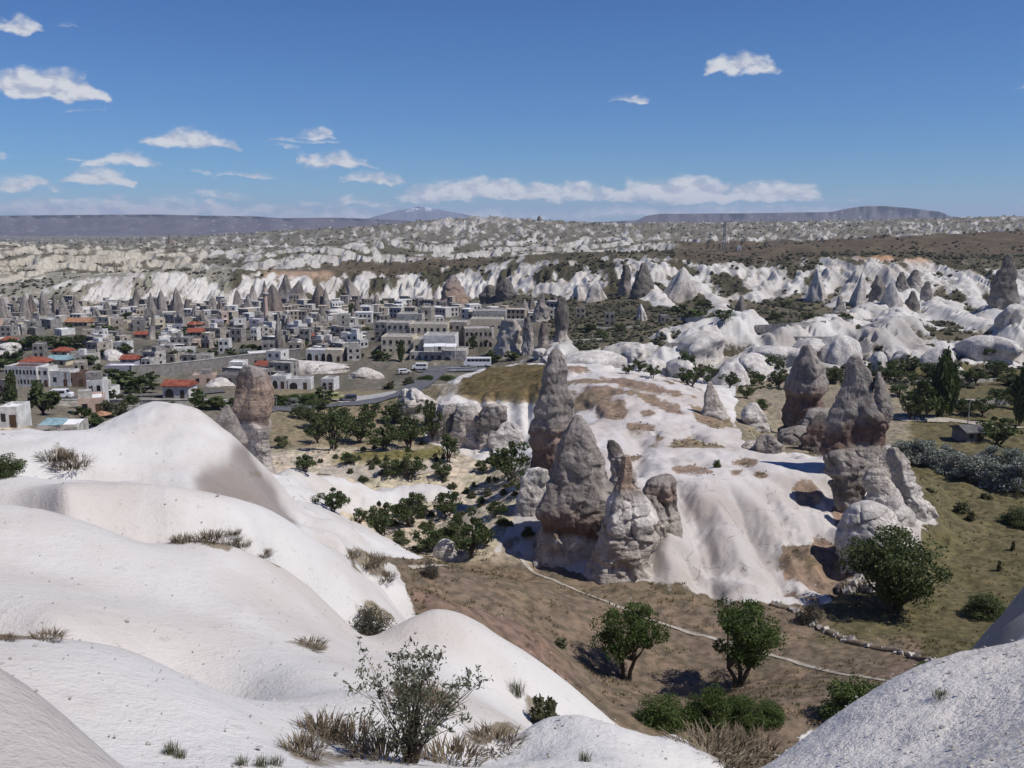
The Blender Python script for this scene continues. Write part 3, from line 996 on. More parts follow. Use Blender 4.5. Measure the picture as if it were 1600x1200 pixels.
bmp = g.bump(g.math('ADD', g.math('MULTIPLY', n_m, .6), g.math('ADD', g.math('MULTIPLY', speck, .34), g.math('MULTIPLY', n_f, .5))), .6, .15)
g.out(gcol, .95, bmp, .1)

# ---- split the sheet into named pieces of the setting
fzone = np.zeros((NR - 1, NC - 1), np.int8)
dc = (GD[:-1, :-1] + GD[1:, 1:]) / 2
pxc = (PX[:-1, :-1] + PX[1:, 1:]) / 2
rmc = rm[:-1, :-1]
vmask = pm(38, 262, valley)[:-1, :-1] | orch[:-1, :-1]
fzone[:] = 0
fzone[(dc < 66) & (pxc > 1120) & ~vmask] = 1
fzone[(dc >= 66) & (dc < 262)] = 2
fzone[vmask] = 2
fzone[rmc] = 3
fzone[(dc >= 262) & (dc < 700)] = 4
fzone[(dc >= 700)] = 5
ZNAMES = ['white_tuff_hillside', 'grey_tuff_hillside', 'valley_ground', 'tuff_ridge_terrain', 'town_terrain', 'far_badlands_terrain']
idx = np.arange(NR * NC).reshape(NR, NC)
quads = np.stack([idx[:-1, :-1], idx[:-1, 1:], idx[1:, 1:], idx[1:, :-1]], -1)
VV = np.stack([GX, GY, GZ], -1).reshape(-1, 3)
NN = np.stack([NX, NY, NZ], -1).reshape(-1, 3)
for zi, zn in enumerate(ZNAMES):
    F = quads[fzone == zi]
    if len(F) == 0:
        continue
    u, inv = np.unique(F.ravel(), return_inverse=True)
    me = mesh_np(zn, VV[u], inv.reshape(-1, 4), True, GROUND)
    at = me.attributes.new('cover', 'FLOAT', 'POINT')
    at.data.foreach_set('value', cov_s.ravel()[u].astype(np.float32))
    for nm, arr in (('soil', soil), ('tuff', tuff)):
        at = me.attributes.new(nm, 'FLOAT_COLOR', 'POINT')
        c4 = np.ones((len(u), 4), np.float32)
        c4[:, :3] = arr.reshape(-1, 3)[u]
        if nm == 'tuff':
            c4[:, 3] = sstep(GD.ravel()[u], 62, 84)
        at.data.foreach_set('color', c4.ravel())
    me.normals_split_custom_set_from_vertices(NN[u])
    o = link(zn, me)
    tag(o, kind='structure')


# ------------------------------------------------------------------ rocks: fairy chimneys, buttresses, mounds
ROCK, g = new_mat('weathered_tuff_rock')
at = g.node('ShaderNodeAttribute', attribute_name='rockcol')
pos = g.pos()
n1 = g.noise(pos, .55, 5.0, .62)
n2 = g.noise(pos, 2.6, 5.0, .68)
n3 = g.noise(g.scalev(pos, (1.0, 1.0, .22)), 1.5, 4.0, .65)          # streaks running down the face
strat = g.noise(g.scalev(pos, (.16, .16, 2.4)), 1.1, 4.0, .6, .5)        # bedding
bed = at.outputs['Alpha']
c = g.mix(g.smooth(n1, .36, .66), g.mix(1.0, at.outputs['Color'], (.70, .685, .67), 'MULTIPLY'), g.mix(1.0, at.outputs['Color'], (1.14, 1.12, 1.10), 'MULTIPLY'))
sr = g.node('ShaderNodeSeparateColor')
g.put(sr.inputs[0], at.outputs['Color'])
pale = g.smooth(sr.outputs[0], .40, .62, 1.0, .3)
c = g.mix(g.math('MULTIPLY', g.smooth(n3, .50, .66, 0, .75), pale), c, g.mix(1.0, c, (.60, .58, .56), 'MULTIPLY'))
c = g.mix(g.math('MULTIPLY', g.smooth(strat, .55, .66, 0, .6), bed), c, g.mix(1.0, c, (.74, .70, .67), 'MULTIPLY'))
c = g.mix(g.smooth(n2, .60, .72, 0, .5), c, g.mix(1.0, c, (.62, .61, .60), 'MULTIPLY'))
c = g.mix(g.smooth(n2, .25, .38, .5, 0), c, g.mix(1.0, c, (1.22, 1.21, 1.2), 'MULTIPLY'))
vr = g.node('ShaderNodeTexVoronoi', feature='DISTANCE_TO_EDGE')
wq = g.node('ShaderNodeTexNoise')
g.put(wq.inputs['Vector'], pos)
wq.inputs['Scale'].default_value = .6
wq.inputs['Detail'].default_value = 3.0
g.put(vr.inputs['Vector'], g.vec('ADD', g.scalev(pos, (1, 1, .75)), g.scalev(g.vec('SUBTRACT', wq.outputs['Color'], (.5, .5, .5)), (2.6, 2.6, 2.6))))
vr.inputs['Scale'].default_value = .34
ck = g.smooth(vr.outputs['Distance'], 0.0, .035, 1, 0)
ck = g.math('MULTIPLY', ck, g.smooth(n1, .40, .58))
edge = g.math('MULTIPLY', g.smooth(vr.outputs['Distance'], .04, .11, 1, 0), g.smooth(n2, .45, .62))
c = g.mix(g.math('MULTIPLY', edge, .45), c, g.mix(1.0, c, (1.35, 1.33, 1.3), 'MULTIPLY'))
c = g.mix(g.math('MULTIPLY', ck, .7), c, (.06, .05, .045, 1))
bp = g.bump(g.math('ADD', g.math('MULTIPLY', n2, .7), g.math('ADD', g.math('MULTIPLY', n1, .9), g.math('MULTIPLY', g.math('MULTIPLY', strat, bed), .8))), .9, .35)
g.out(c, .95, bp, .1)

RC = {'g': (.30, .275, .25), 'd': (.17, .155, .14), 'p': (.29, .225, .19), 'l': (.48, .44, .395), 'w': (.60, .575, .54), 'b': (.36, .275, .215), 'r': (.20, .14, .115)}


def set_rockcol(me, cols3):
    at = me.attributes.new('rockcol', 'FLOAT_COLOR', 'POINT')
    c4 = np.ones((len(cols3), 4), np.float32)
    c4[:, :3] = cols3[:, :3]
    c4[:, 3] = cols3[:, 3] if cols3.shape[1] > 3 else .15
    at.data.foreach_set('color', c4.ravel())


def ring_faces(M, N):
    i = np.arange(M - 1)[:, None]
    j = np.arange(N)[None, :]
    a = i * N + j
    b = i * N + (j + 1) % N
    return np.stack([a, a + N, b + N, b], -1).reshape(-1, 4)


def worley3(x, y, z, seed):
    """nearest two cell distances and the nearest cell's random value (-1..1)"""
    ix, iy, iz = (np.floor(v).astype(np.int64) for v in (x, y, z))
    f1 = np.full(x.shape, 9.0)
    f2 = np.full(x.shape, 9.0)
    val = np.zeros(x.shape)
    for a in (-1, 0, 1):
        for b in (-1, 0, 1):
            for c_ in (-1, 0, 1):
                h = _hash(ix + a, iy + b, iz + c_, seed)
                px_ = ix + a + (h & np.uint32(1023)) / 1023.0
                py_ = iy + b + ((h >> np.uint32(10)) & np.uint32(1023)) / 1023.0
                pz_ = iz + c_ + ((h >> np.uint32(20)) & np.uint32(1023)) / 1023.0
                dd = np.sqrt((x - px_) ** 2 + (y - py_) ** 2 + (z - pz_) ** 2)
                v = (h & np.uint32(65535)) / 32767.5 - 1
                nearer = dd < f1
                f2 = np.where(nearer, f1, np.minimum(f2, dd))
                val = np.where(nearer, v, val)
                f1 = np.where(nearer, dd, f1)
    return f1, f2, val


def make_rock(rows_px, d, seed, depth=.85, facet=.75, rough=.07, strata=.0, N=84, M=110, sink=3.0, lean=0.0):
    """rows_px: (photo y, left x, right x, colour) from top to base, standing at distance d -> mesh, base point"""
    rng = np.random.RandomState(seed)
    rp = sorted(rows_px, key=lambda r: r[0])
    y = np.array([r[0] for r in rp], float)
    xl = np.array([r[1] for r in rp], float)
    xr = np.array([r[2] for r in rp], float)
    kc = np.array([RC[r[3]] + (1.0 if r[3] in 'lb' else .5 if r[3] in 'pr' else .08,) for r in rp])
    zz = np.array([tan_el(v) for v in y]) * d
    Xl = np.array([a_of(p, q) for p, q in zip(xl, y)]) * d
    Xr = np.array([a_of(p, q) for p, q in zip(xr, y)]) * d
    zt, zb = zz[0], zz[-1] - sink
    zs = zt - (zt - zb) * np.linspace(0, 1, M) ** 1.0
    zq = np.clip(zs, zz[-1], zt)
    L = np.interp(-zq, -zz, Xl)
    Rr = np.interp(-zq, -zz, Xr)
    ker = np.array([1, 2, 1]) / 4
    for _ in range(3):
        L[1:-1] = np.convolve(L, ker, 'valid')
        Rr[1:-1] = np.convolve(Rr, ker, 'valid')
    hw0 = np.maximum(Rr - L, .01) / 2
    q_ = 1.0 / max(hw0.max() * .38, .2)
    L = L - rough * 1.3 * np.minimum(hw0, hw0.max() * .7) * fbm3(zs * q_, zs * 0 + seed, zs * 0, 3, seed + 31)
    Rr = Rr + rough * 1.3 * np.minimum(hw0, hw0.max() * .7) * fbm3(zs * q_, zs * 0 + seed, zs * 0 + 9, 3, seed + 37)
    hw = np.maximum(Rr - L, .02) / 2
    cx = (Rr + L) / 2
    wmax = hw.max()
    th = np.linspace(0, 2 * math.pi, N, endpoint=False)
    TH, ZS = np.meshgrid(th, zs)
    K = 6
    rad = np.full(TH.shape, 1.25)
    hz = (zs - zb) / (zt - zb)
    for k in range(K):
        t0 = 2 * math.pi * (k + rng.uniform(-.35, .35)) / K
        tw = t0 + .5 * vnoise3(hz * 2.4 + 9 * k, hz * 0, hz * 0 + seed, seed)
        ofs = rng.uniform(.66, .95) + .20 * vnoise3(hz * 3.3 + 5 * k, hz * 0 + 3, hz * 0 + seed, seed + 1)
        dth = np.cos(TH - tw[:, None])
        rk = np.where(dth > .12, ofs[:, None] / np.maximum(dth, .12), 9)
        rad = np.minimum(rad, rk)
    rad = facet * rad + (1 - facet) * 1.0
    X = np.cos(TH) * rad
    Y = np.sin(TH) * rad
    # normalise each ring to the wanted width
    mn, mxx = X.min(1, keepdims=True), X.max(1, keepdims=True)
    X = (X - (mn + mxx) / 2) / ((mxx - mn) / 2)
    WX = cx[:, None] + X * hw[:, None]
    WY = d + Y * (hw * depth)[:, None] + lean * (ZS - zb)
    s = 1.0 / max(wmax * .75, .3)
    nz_ = fbm3(WX * s, WY * s, ZS * s * .7, 4, seed + 3, .55)
    nb = vnoise3(WX * s * 2.2, WY * s * 2.2, ZS * s * 1.6, seed + 8)
    wob = .5 * vnoise3(WX * s * 1.3, WY * s * 1.3, ZS * s * 1.3, seed + 41)
    f1, f2, cv = worley3(WX * s * 1.25 + wob, WY * s * 1.25, ZS * s * .85 + wob, seed)
    blk = cv * sstep(f2 - f1, 0, .10)
    crack = np.exp(-((f2 - f1) / .04) ** 2)
    f1b, f2b, cvb = worley3(WX * s * 3.1 + wob, WY * s * 3.1, ZS * s * 2.6 - wob, seed + 2)
    blk2 = cvb * sstep(f2b - f1b, 0, .12)
    disp = rough * (.45 * nz_ - .5 * np.abs(nb) + 1.5 * blk - 1.1 * crack + .8 * blk2)
    if strata > 0:
        lay = vnoise3(WX * .08, WY * .08, ZS * 1.5, seed + 5) + .6 * vnoise3(WX * .2, WY * .2, ZS * 3.7, seed + 6)
        low = np.array([0.35 if r[3] in 'gdw' else 1.0 for r in rp])
        disp = disp + strata * lay * np.interp(-zq, -zz, low)[:, None]
    sc = np.minimum(hw, wmax * .6)[:, None]
    WX = WX + np.cos(TH) * disp * sc * .8
    WY = WY + np.sin(TH) * disp * sc * depth
    WZ = ZS + .25 * rough * sc * vnoise3(WX * s * 2, WY * s * 2, ZS * s, seed + 12)
    colr = np.stack([np.interp(-(zq[:, None] + wmax * .22 * vnoise3(WX * s, WY * s, ZS * 0, seed + 9)), -zz, kc[:, i]) for i in range(4)], -1)
    base = Vector((float(cx[-1]), d, float(zz[-1])))
    V = np.stack([WX, WY, WZ], -1).reshape(-1, 3)
    F = ring_faces(M, N)
    tip = len(V)
    V = np.vstack([V, [[cx[0], d, zs[0] + hw[0] * .25]]])
    j = np.arange(N)
    capf = np.stack([np.full(N, tip), j, (j + 1) % N, (j + 1) % N], -1)
    V = V - np.array(base)
    me = bpy.data.meshes.new('rock')
    faces = [tuple(f) for f in F.tolist()] + [(tip, int(a), int((a + 1) % N)) for a in j]
    me.from_pydata(V.tolist(), [], faces)
    me.polygons.foreach_set('use_smooth', np.ones(len(faces), bool))
    set_rockcol(me, np.vstack([colr.reshape(-1, 4), colr[0, :1]]))
    me.materials.append(ROCK)
    me.update()
    return me, base


def rock(name, label, cat, rows_px, d, seed, group=None, **kw):
    me, base = make_rock(rows_px, d, seed, **kw)
    o = link(name, me, loc=base)
    tag(o, label, cat, group)
    return o


G1 = 'fairy chimneys of the central ridge'
rock('fairy_chimney', 'tall grey fairy chimney with pointed cap behind the broad one, beside the grassy mound', 'rock chimney',
     [(546, 863, 875, 'g'), (560, 853, 884, 'g'), (580, 848, 888, 'g'), (604, 846, 890, 'g'), (630, 838, 896, 'g'), (655, 828, 901, 'g'), (668, 825, 901, 'p'), (680, 828, 892, 'p'),
      (700, 827, 886, 'r'), (740, 825, 880, 'r'), (775, 822, 885, 'l')], 110, 11, G1, rough=.10, strata=.03, sink=6)
rock('fairy_chimney', 'broad grey cone chimney in front, largest, with banded pale base above the path', 'rock chimney',
     [(649, 897, 908, 'g'), (665, 885, 921, 'g'), (690, 877, 932, 'g'), (720, 868, 944, 'g'), (750, 861, 952, 'g'), (780, 850, 960, 'g'), (800, 842, 962, 'p'), (815, 838, 960, 'r'),
      (824, 842, 944, 'r'), (832, 836, 948, 'l'), (850, 835, 950, 'l'), (878, 832, 952, 'l')], 97.5, 23, G1, rough=.09, strata=.05, M=130, N=100)
rock('fairy_chimney', 'short chimney with finger-like spike and white shoulder, nearest the path', 'rock chimney',
     [(712, 973, 985, 'b'), (730, 969, 988, 'b'), (756, 965, 990, 'b'), (766, 962, 1000, 'g'), (780, 955, 1012, 'w'), (800, 945, 1024, 'w'), (816, 938, 1032, 'w'), (822, 936, 1026, 'g'), (830, 936, 1025, 'l'),
      (850, 930, 1030, 'l'), (880, 922, 1032, 'l'), (910, 918, 1034, 'l')], 92, 31, G1, rough=.10, strata=.07, M=130, N=100)
rock('fairy_chimney', 'pale banded chimney with a dark block cap, right of the spiked one', 'rock chimney',
     [(742, 1032, 1050, 'g'), (750, 1012, 1055, 'g'), (765, 1003, 1058, 'p'), (778, 1004, 1058, 'p'), (786, 1014, 1054, 'd'), (800, 1020, 1060, 'l'), (840, 1022, 1068, 'l'), (870, 1028, 1076, 'l'),
      (895, 1034, 1090, 'w'), (925, 1040, 1112, 'w')], 96, 37, G1, rough=.08, strata=.06, M=120)
rock('fairy_chimney', 'grey domed chimney with folded cap standing left of the twin-topped one', 'rock chimney',
     [(540, 1254, 1267, 'g'), (555, 1247, 1278, 'g'), (575, 1239, 1288, 'g'), (592, 1234, 1296, 'g'), (606, 1229, 1296, 'p'), (618, 1231, 1292, 'r'), (640, 1227, 1284, 'r'), (660, 1222, 1280, 'd'),
      (690, 1216, 1278, 'd'), (730, 1206, 1280, 'd')], 150, 43, G1, rough=.11, strata=.03, sink=6)
rock('rock_block', 'rounded grey rock block below the domed chimney', 'rock', [(668, 1236, 1268, 'g'), (674, 1222, 1275, 'g'), (690, 1214, 1278, 'g'), (710, 1208, 1278, 'g'), (730, 1204, 1278, 'g')], 136, 47, rough=.10)
rock('rock_block', 'small grey rock block wedged between the two big right-hand chimneys', 'rock', [(640, 1262, 1296, 'g'), (650, 1250, 1304, 'g'), (668, 1244, 1306, 'g'), (690, 1240, 1308, 'd')], 140, 49, rough=.10)
rock('fairy_chimney', 'big pointed grey chimney on a wide banded pedestal sloping down to the field', 'rock chimney',
     [(556, 1328, 1344, 'g'), (566, 1321, 1350, 'g'), (580, 1317, 1358, 'g'), (600, 1311, 1364, 'g'), (620, 1304, 1368, 'g'), (645, 1294, 1378, 'g'), (660, 1288, 1386, 'p'), (668, 1292, 1384, 'r'),
      (690, 1290, 1380, 'r'), (705, 1292, 1392, 'l'), (725, 1298, 1406, 'l'), (750, 1300, 1418, 'l'), (780, 1302, 1436, 'l'), (810, 1312, 1456, 'w'), (840, 1330, 1482, 'w'), (866, 1350, 1504, 'p'), (888, 1355, 1510, 'l')],
     114, 53, G1, rough=.10, strata=.05, depth=.62, M=170, N=120)
rock('fairy_chimney', 'thin grey spike leaning against the big pointed chimney', 'rock chimney',
     [(581, 1370, 1376, 'g'), (600, 1366, 1383, 'g'), (625, 1365, 1391, 'g'), (645, 1364, 1395, 'g'), (660, 1366, 1390, 'p'), (675, 1368, 1384, 'r')], 113, 59, G1, rough=.09, N=48, M=60)
rock('rock_rib', 'pale fluted rib fanning from the big pointed chimney down to the field, outermost', 'rock',
     [(700, 1388, 1402, 'l'), (715, 1384, 1414, 'l'), (745, 1388, 1430, 'w'), (780, 1396, 1446, 'w'), (815, 1408, 1466, 'w'), (845, 1424, 1488, 'l'), (868, 1440, 1506, 'w'), (890, 1446, 1514, 'w')], 106, 151, rough=.13, depth=.6, N=80, M=110, strata=.03)
rock('rock_rib', 'pale fluted rib below the big pointed chimney, middle of the fan', 'rock',
     [(735, 1352, 1384, 'l'), (755, 1346, 1398, 'l'), (790, 1352, 1420, 'w'), (820, 1362, 1440, 'w'), (850, 1372, 1462, 'p'), (880, 1378, 1480, 'w')], 103, 153, rough=.14, depth=.5, N=80, M=90, strata=.04)
rock('rock_rib', 'dark cracked block wall below the big pointed chimney, left of the fan', 'rock',
     [(706, 1300, 1334, 'g'), (716, 1294, 1352, 'g'), (740, 1294, 1360, 'g'), (770, 1298, 1358, 'd'), (800, 1306, 1350, 'l')], 107, 155, rough=.15, depth=.5, N=80, M=80, strata=.05)
rock('rock_rib', 'dark wall of rock joining the two big right-hand chimneys', 'rock',
     [(648, 1276, 1300, 'd'), (668, 1262, 1310, 'r'), (700, 1246, 1316, 'd'), (724, 1240, 1318, 'd')], 131, 157, rough=.12, depth=.6, N=60, M=70)
rock('rock_fin', 'thin pale fin of rock in the dark cleft behind the broad cone chimney', 'rock',
     [(688, 950, 960, 'd'), (700, 948, 970, 'd'), (725, 950, 984, 'l'), (765, 954, 1004, 'l')], 105, 159, rough=.12, depth=.6, N=60, M=70)
rock('tuff_ledge', 'white stepped foot of rock left of the tall grey chimney', 'rock',
     [(733, 828, 856, 'w'), (742, 822, 858, 'w'), (770, 812, 856, 'w'), (800, 800, 854, 'w'), (835, 784, 850, 'w'), (856, 776, 848, 'l')], 103, 161, rough=.12, depth=.6, N=70, M=80)
rock('rock_block', 'grey broken blocks filling the gap between spiked and capped chimneys', 'rock',
     [(775, 1000, 1024, 'g'), (790, 1004, 1036, 'g'), (820, 1010, 1044, 'l'), (870, 1018, 1052, 'l'), (912, 1022, 1060, 'w')], 94.5, 163, rough=.15, depth=.7, N=60, M=80, strata=.05)
rock('rock_block', 'dark blocks at the ridge edge left of the domed chimney', 'rock',
     [(680, 1186, 1206, 'g'), (692, 1178, 1216, 'g'), (712, 1172, 1222, 'd'), (732, 1168, 1226, 'l')], 126, 165, rough=.16, depth=.7, N=60, M=60)
rock('tuff_dome', 'smooth white rounded dome at the foot of the big pointed chimney', 'rock',
     [(784, 1346, 1368, 'w'), (790, 1332, 1384, 'w'), (804, 1321, 1396, 'w'), (825, 1313, 1404, 'w'), (850, 1309, 1410, 'w'), (880, 1306, 1414, 'w')], 95.5, 61, facet=.2, rough=.08)
rock('tuff_cone', 'small white leaning cone on the back edge of the ridge', 'rock',
     [(597, 1106, 1112, 'l'), (615, 1102, 1121, 'l'), (635, 1098, 1131, 'l'), (655, 1094, 1143, 'w'), (672, 1090, 1152, 'w')], 150, 67, rough=.08, N=48, M=60)
rock('tuff_cone', 'two-humped white knob right of the leaning cone', 'rock',
     [(630, 1172, 1184, 'w'), (638, 1164, 1190, 'w'), (655, 1158, 1196, 'w'), (690, 1152, 1204, 'l')], 150, 68, rough=.10, N=48, M=60)
rock('tuff_block', 'squat white block at the ridge edge under the domed chimney', 'rock',
     [(690, 1168, 1196, 'l'), (698, 1160, 1208, 'l'), (715, 1158, 1216, 'd'), (732, 1156, 1220, 'l')], 128, 69, rough=.10, N=60, M=60)
rock('fairy_chimney', 'lone angular reddish chimney with dark left face, behind the white hill', 'rock chimney',
     [(572, 380, 400, 'g'), (578, 374, 410, 'g'), (590, 371, 420, 'p'), (604, 369, 424, 'b'), (620, 368, 425, 'b'), (640, 366, 425, 'b'), (648, 367, 423, 'p'), (653, 370, 419, 'r'), (660, 372, 424, 'l'), (676, 378, 424, 'l'),
      (684, 384, 420, 'l'), (700, 388, 424, 'l'), (728, 390, 428, 'l'), (745, 388, 432, 'l')], 102, 71, facet=.95, rough=.05, strata=.04)
rock('leaning_slab', 'tilted grey wedge of rock left of the lone reddish chimney', 'rock',
     [(633, 352, 359, 'g'), (645, 346, 366, 'g'), (660, 340, 374, 'g'), (675, 338, 383, 'g'), (686, 344, 389, 'g'), (694, 356, 386, 'p'), (702, 362, 380, 'l'), (730, 360, 384, 'l')], 84, 73, facet=.8, rough=.05, N=60, M=70)
rock('boulder', 'white rounded boulder among the orchard trees at the path end', 'boulder',
     [(843, 690, 702, 'w'), (850, 681, 712, 'w'), (862, 677, 717, 'w'), (876, 676, 718, 'w')], 98, 77, facet=.3, rough=.08, N=40, M=40, sink=1)
rock('tuff_outcrop', 'white lumpy knob left of the cliff beneath the grassy mound', 'rock',
     [(607, 640, 652, 'w'), (614, 634, 664, 'w'), (626, 626, 680, 'l'), (645, 620, 690, 'l'), (665, 616, 694, 'l')], 205, 79, rough=.14, N=60, M=60)
rock('tuff_outcrop', 'small white knob at the left end of the cliff by the road', 'rock',
     [(608, 628, 638, 'w'), (620, 622, 644, 'l'), (640, 618, 648, 'l'), (665, 616, 650, 'l')], 208, 80, rough=.12, N=48, M=50)
for k, (rw, lab) in enumerate([
        ([(630, 684, 718, 'w'), (644, 676, 722, 'd'), (672, 668, 726, 'l'), (704, 658, 730, 'l')], 'left fluted buttress of the cliff under the grassy mound'),
        ([(632, 716, 752, 'w'), (650, 712, 758, 'l'), (680, 706, 762, 'l'), (708, 700, 766, 'l')], 'second fluted buttress of the cliff under the grassy mound'),
        ([(634, 752, 788, 'l'), (656, 748, 790, 'd'), (690, 744, 794, 'l'), (712, 738, 798, 'l')], 'third fluted buttress of the cliff under the grassy mound'),
        ([(660, 784, 806, 'w'), (680, 772, 818, 'w'), (715, 760, 832, 'w')], 'low white buttress at the right end of the mound cliff')]):
    rock('rock_buttress', lab, 'rock', rw, 171 - k * 2, 83 + k, 'buttresses of the mound cliff', rough=.16, N=64, M=70, facet=.8, depth=.55)

# middle distance spires, each from its own outline
G2 = 'spires of the middle distance'
for k, (d, rw, lab) in enumerate([
        (318, [(465, 873, 884, 'd'), (480, 869, 888, 'd'), (505, 866, 889, 'd'), (520, 869, 886, 'g'), (530, 862, 890, 'l'), (545, 850, 897, 'w'), (560, 845, 900, 'w')], 'dark slim spire on a white skirt right of the hotel'),
        (315, [(496, 820, 828, 'd'), (515, 817, 833, 'g'), (540, 815, 835, 'l'), (568, 813, 837, 'l')], 'slender pale pillar with dark tip right of the bus'),
        (320, [(500, 786, 806, 'g'), (515, 780, 812, 'l'), (540, 774, 816, 'l'), (572, 766, 832, 'w')], 'thick pale pillar rock just right of the hotel'),
        (345, [(462, 1156, 1162, 'g'), (480, 1148, 1166, 'd'), (505, 1140, 1168, 'g'), (532, 1134, 1172, 'l')], 'ragged grey spire standing alone on the right slope'),
        (520, [(411, 1002, 1009, 'd'), (430, 994, 1018, 'd'), (452, 988, 1023, 'd'), (484, 984, 1026, 'd')], 'large dark cone in front of the white scarp'),
        (540, [(414, 974, 982, 'd'), (430, 970, 986, 'd'), (462, 964, 990, 'g')], 'dark cone left of the largest dark cone'),
        (630, [(431, 704, 714, 'g'), (450, 693, 724, 'p'), (470, 688, 730, 'b'), (488, 684, 734, 'b')], 'big reddish cave-dwelling cone above the hotel'),
        (600, [(446, 758, 772, 'd'), (462, 750, 782, 'd'), (488, 744, 790, 'd')], 'dark rounded rock right of the reddish cave cone'),
        (590, [(436, 784, 796, 'd'), (455, 776, 804, 'd'), (486, 770, 812, 'd')], 'dark rock horn beside the dark rounded rock'),
        (425, [(398, 1573, 1580, 'd'), (420, 1562, 1585, 'd'), (450, 1550, 1588, 'd'), (480, 1546, 1592, 'g'), (505, 1552, 1598, 'l')], 'tall dark horn at the right edge of the photo'),
        (470, [(430, 1368, 1376, 'g'), (450, 1360, 1384, 'd'), (485, 1352, 1388, 'l')], 'grey cone left on the right-hand slope'),
        (480, [(425, 1406, 1412, 'd'), (440, 1400, 1418, 'd'), (458, 1394, 1424, 'l')], 'small dark cone below the orange outcrop'),
        (485, [(422, 1428, 1434, 'd'), (435, 1420, 1440, 'g'), (456, 1414, 1446, 'l')], 'small grey cone right below the orange outcrop'),
        (450, [(440, 1446, 1452, 'd'), (455, 1438, 1456, 'g'), (482, 1434, 1462, 'w')], 'capped white cone on the right-hand slope'),
        (430, [(455, 1424, 1430, 'd'), (475, 1414, 1438, 'd'), (505, 1410, 1444, 'w')], 'dark pointed cone lowest on the right-hand slope'),
        (380, [(462, 1310, 1316, 'l'), (480, 1304, 1320, 'g'), (500, 1296, 1322, 'l')], 'small twisted pillar with a shrub on top, right slope'),
        (330, [(505, 846, 852, 'd'), (520, 842, 856, 'd'), (545, 838, 860, 'l')], 'small dark finger rock beside the dark slim spire'),
        (420, [(468, 842, 850, 'd'), (480, 836, 856, 'g'), (500, 832, 860, 'l')], 'grey cone behind the dark slim spire')]):
    rock('rock_spire', lab, 'rock spire', rw, d, 101 + k, G2, rough=.10, N=40, M=44, sink=8)


def make_dome(seed, tall, cone, crease, colA, colB, N=36, M=26):
    """unit rock: radius 1, height 1 (scaled when placed)"""
    rng = np.random.RandomState(seed)
    h = np.linspace(1, -.35, M)
    hh = np.clip(h, 0, 1)
    prof = np.where(cone > .5, (1 - hh) ** .75 * .95 + .05, np.sqrt(np.clip(1 - hh ** 2.2, 0, 1)) * .97 + .03)
    th = np.linspace(0, 2 * math.pi, N, endpoint=False)
    TH, H = np.meshgrid(th, h)
    r = prof[:, None] * (1 + .34 * vnoise3(np.cos(TH) * 1.3, np.sin(TH) * 1.3, H * 1.2 + seed, seed) + .12 * vnoise3(np.cos(TH) * 3, np.sin(TH) * 3, H * 2.5 + seed, seed + 21))
    cr = np.abs(vnoise3(np.cos(TH) * 2.0 + seed, np.sin(TH) * 2.0, H * .6, seed + 2))
    r = r * (1 - crease * np.clip(.28 - cr, 0, 1) / .28 * np.clip(1.15 - H, 0, 1))
    r = r * (1 + .07 * fbm3(np.cos(TH) * 4, np.sin(TH) * 4, H * 4, 2, seed + 4))
    ox = .38 * vnoise3(H * 1.1, H * 0 + seed, H * 0, seed + 5)
    X, Y = np.cos(TH) * r + ox, np.sin(TH) * r
    V = np.stack([X, Y, H], -1).reshape(-1, 3)
    V = np.vstack([V, [[float(ox[0, 0]), 0, 1.03]]])
    tip = len(V) - 1
    faces = [tuple(f) for f in ring_faces(M, N).tolist()] + [(tip, a, (a + 1) % N) for a in range(N)]
    me = bpy.data.meshes.new('dome')
    me.from_pydata(V.tolist(), [], faces)
    me.polygons.foreach_set('use_smooth', np.ones(len(faces), bool))
    f = np.clip((H + .25 * vnoise3(X * 2, Y * 2, H * 2, seed + 7)) * 1.1, 0, 1).reshape(-1)
    ca, cb = np.array(RC[colA]), np.array(RC[colB])
    colr = cb[None] * (1 - f[:, None]) + ca[None] * f[:, None]
    set_rockcol(me, np.vstack([colr, ca[None]]))
    me.materials.append(ROCK)
    return me


MOUNDS = [make_dome(200 + k, 1, 0, .30, 'w', 'w') for k in range(7)]
CONES = [make_dome(300 + k, 1, 1, .16, 'gdgdgd'[k], 'glgpdg'[k]) for k in range(6)]
WCONES = [make_dome(400 + k, 1, 1, .25, 'w', 'l') for k in range(4)]


def place_rock(name, meshes, px, ptop, pbase, hw, k, dmin=225, sy=None, rz=None):
    g_ = hit(px, pbase, dmin)
    d = g_.y
    s = d / (FPX * CP)
    H = (tan_el(ptop) - tan_el(pbase)) * d
    o = link(name, meshes[k % len(meshes)], loc=(g_.x, g_.y, min(g_.z, tan_el(pbase) * d) - H * .04))
    o.scale = (hw * s, hw * s * (sy or 1.0), H * 1.04)
    o.rotation_euler = (0, 0, rz if rz is not None else (k * 1.7) % 6.28)
    return o


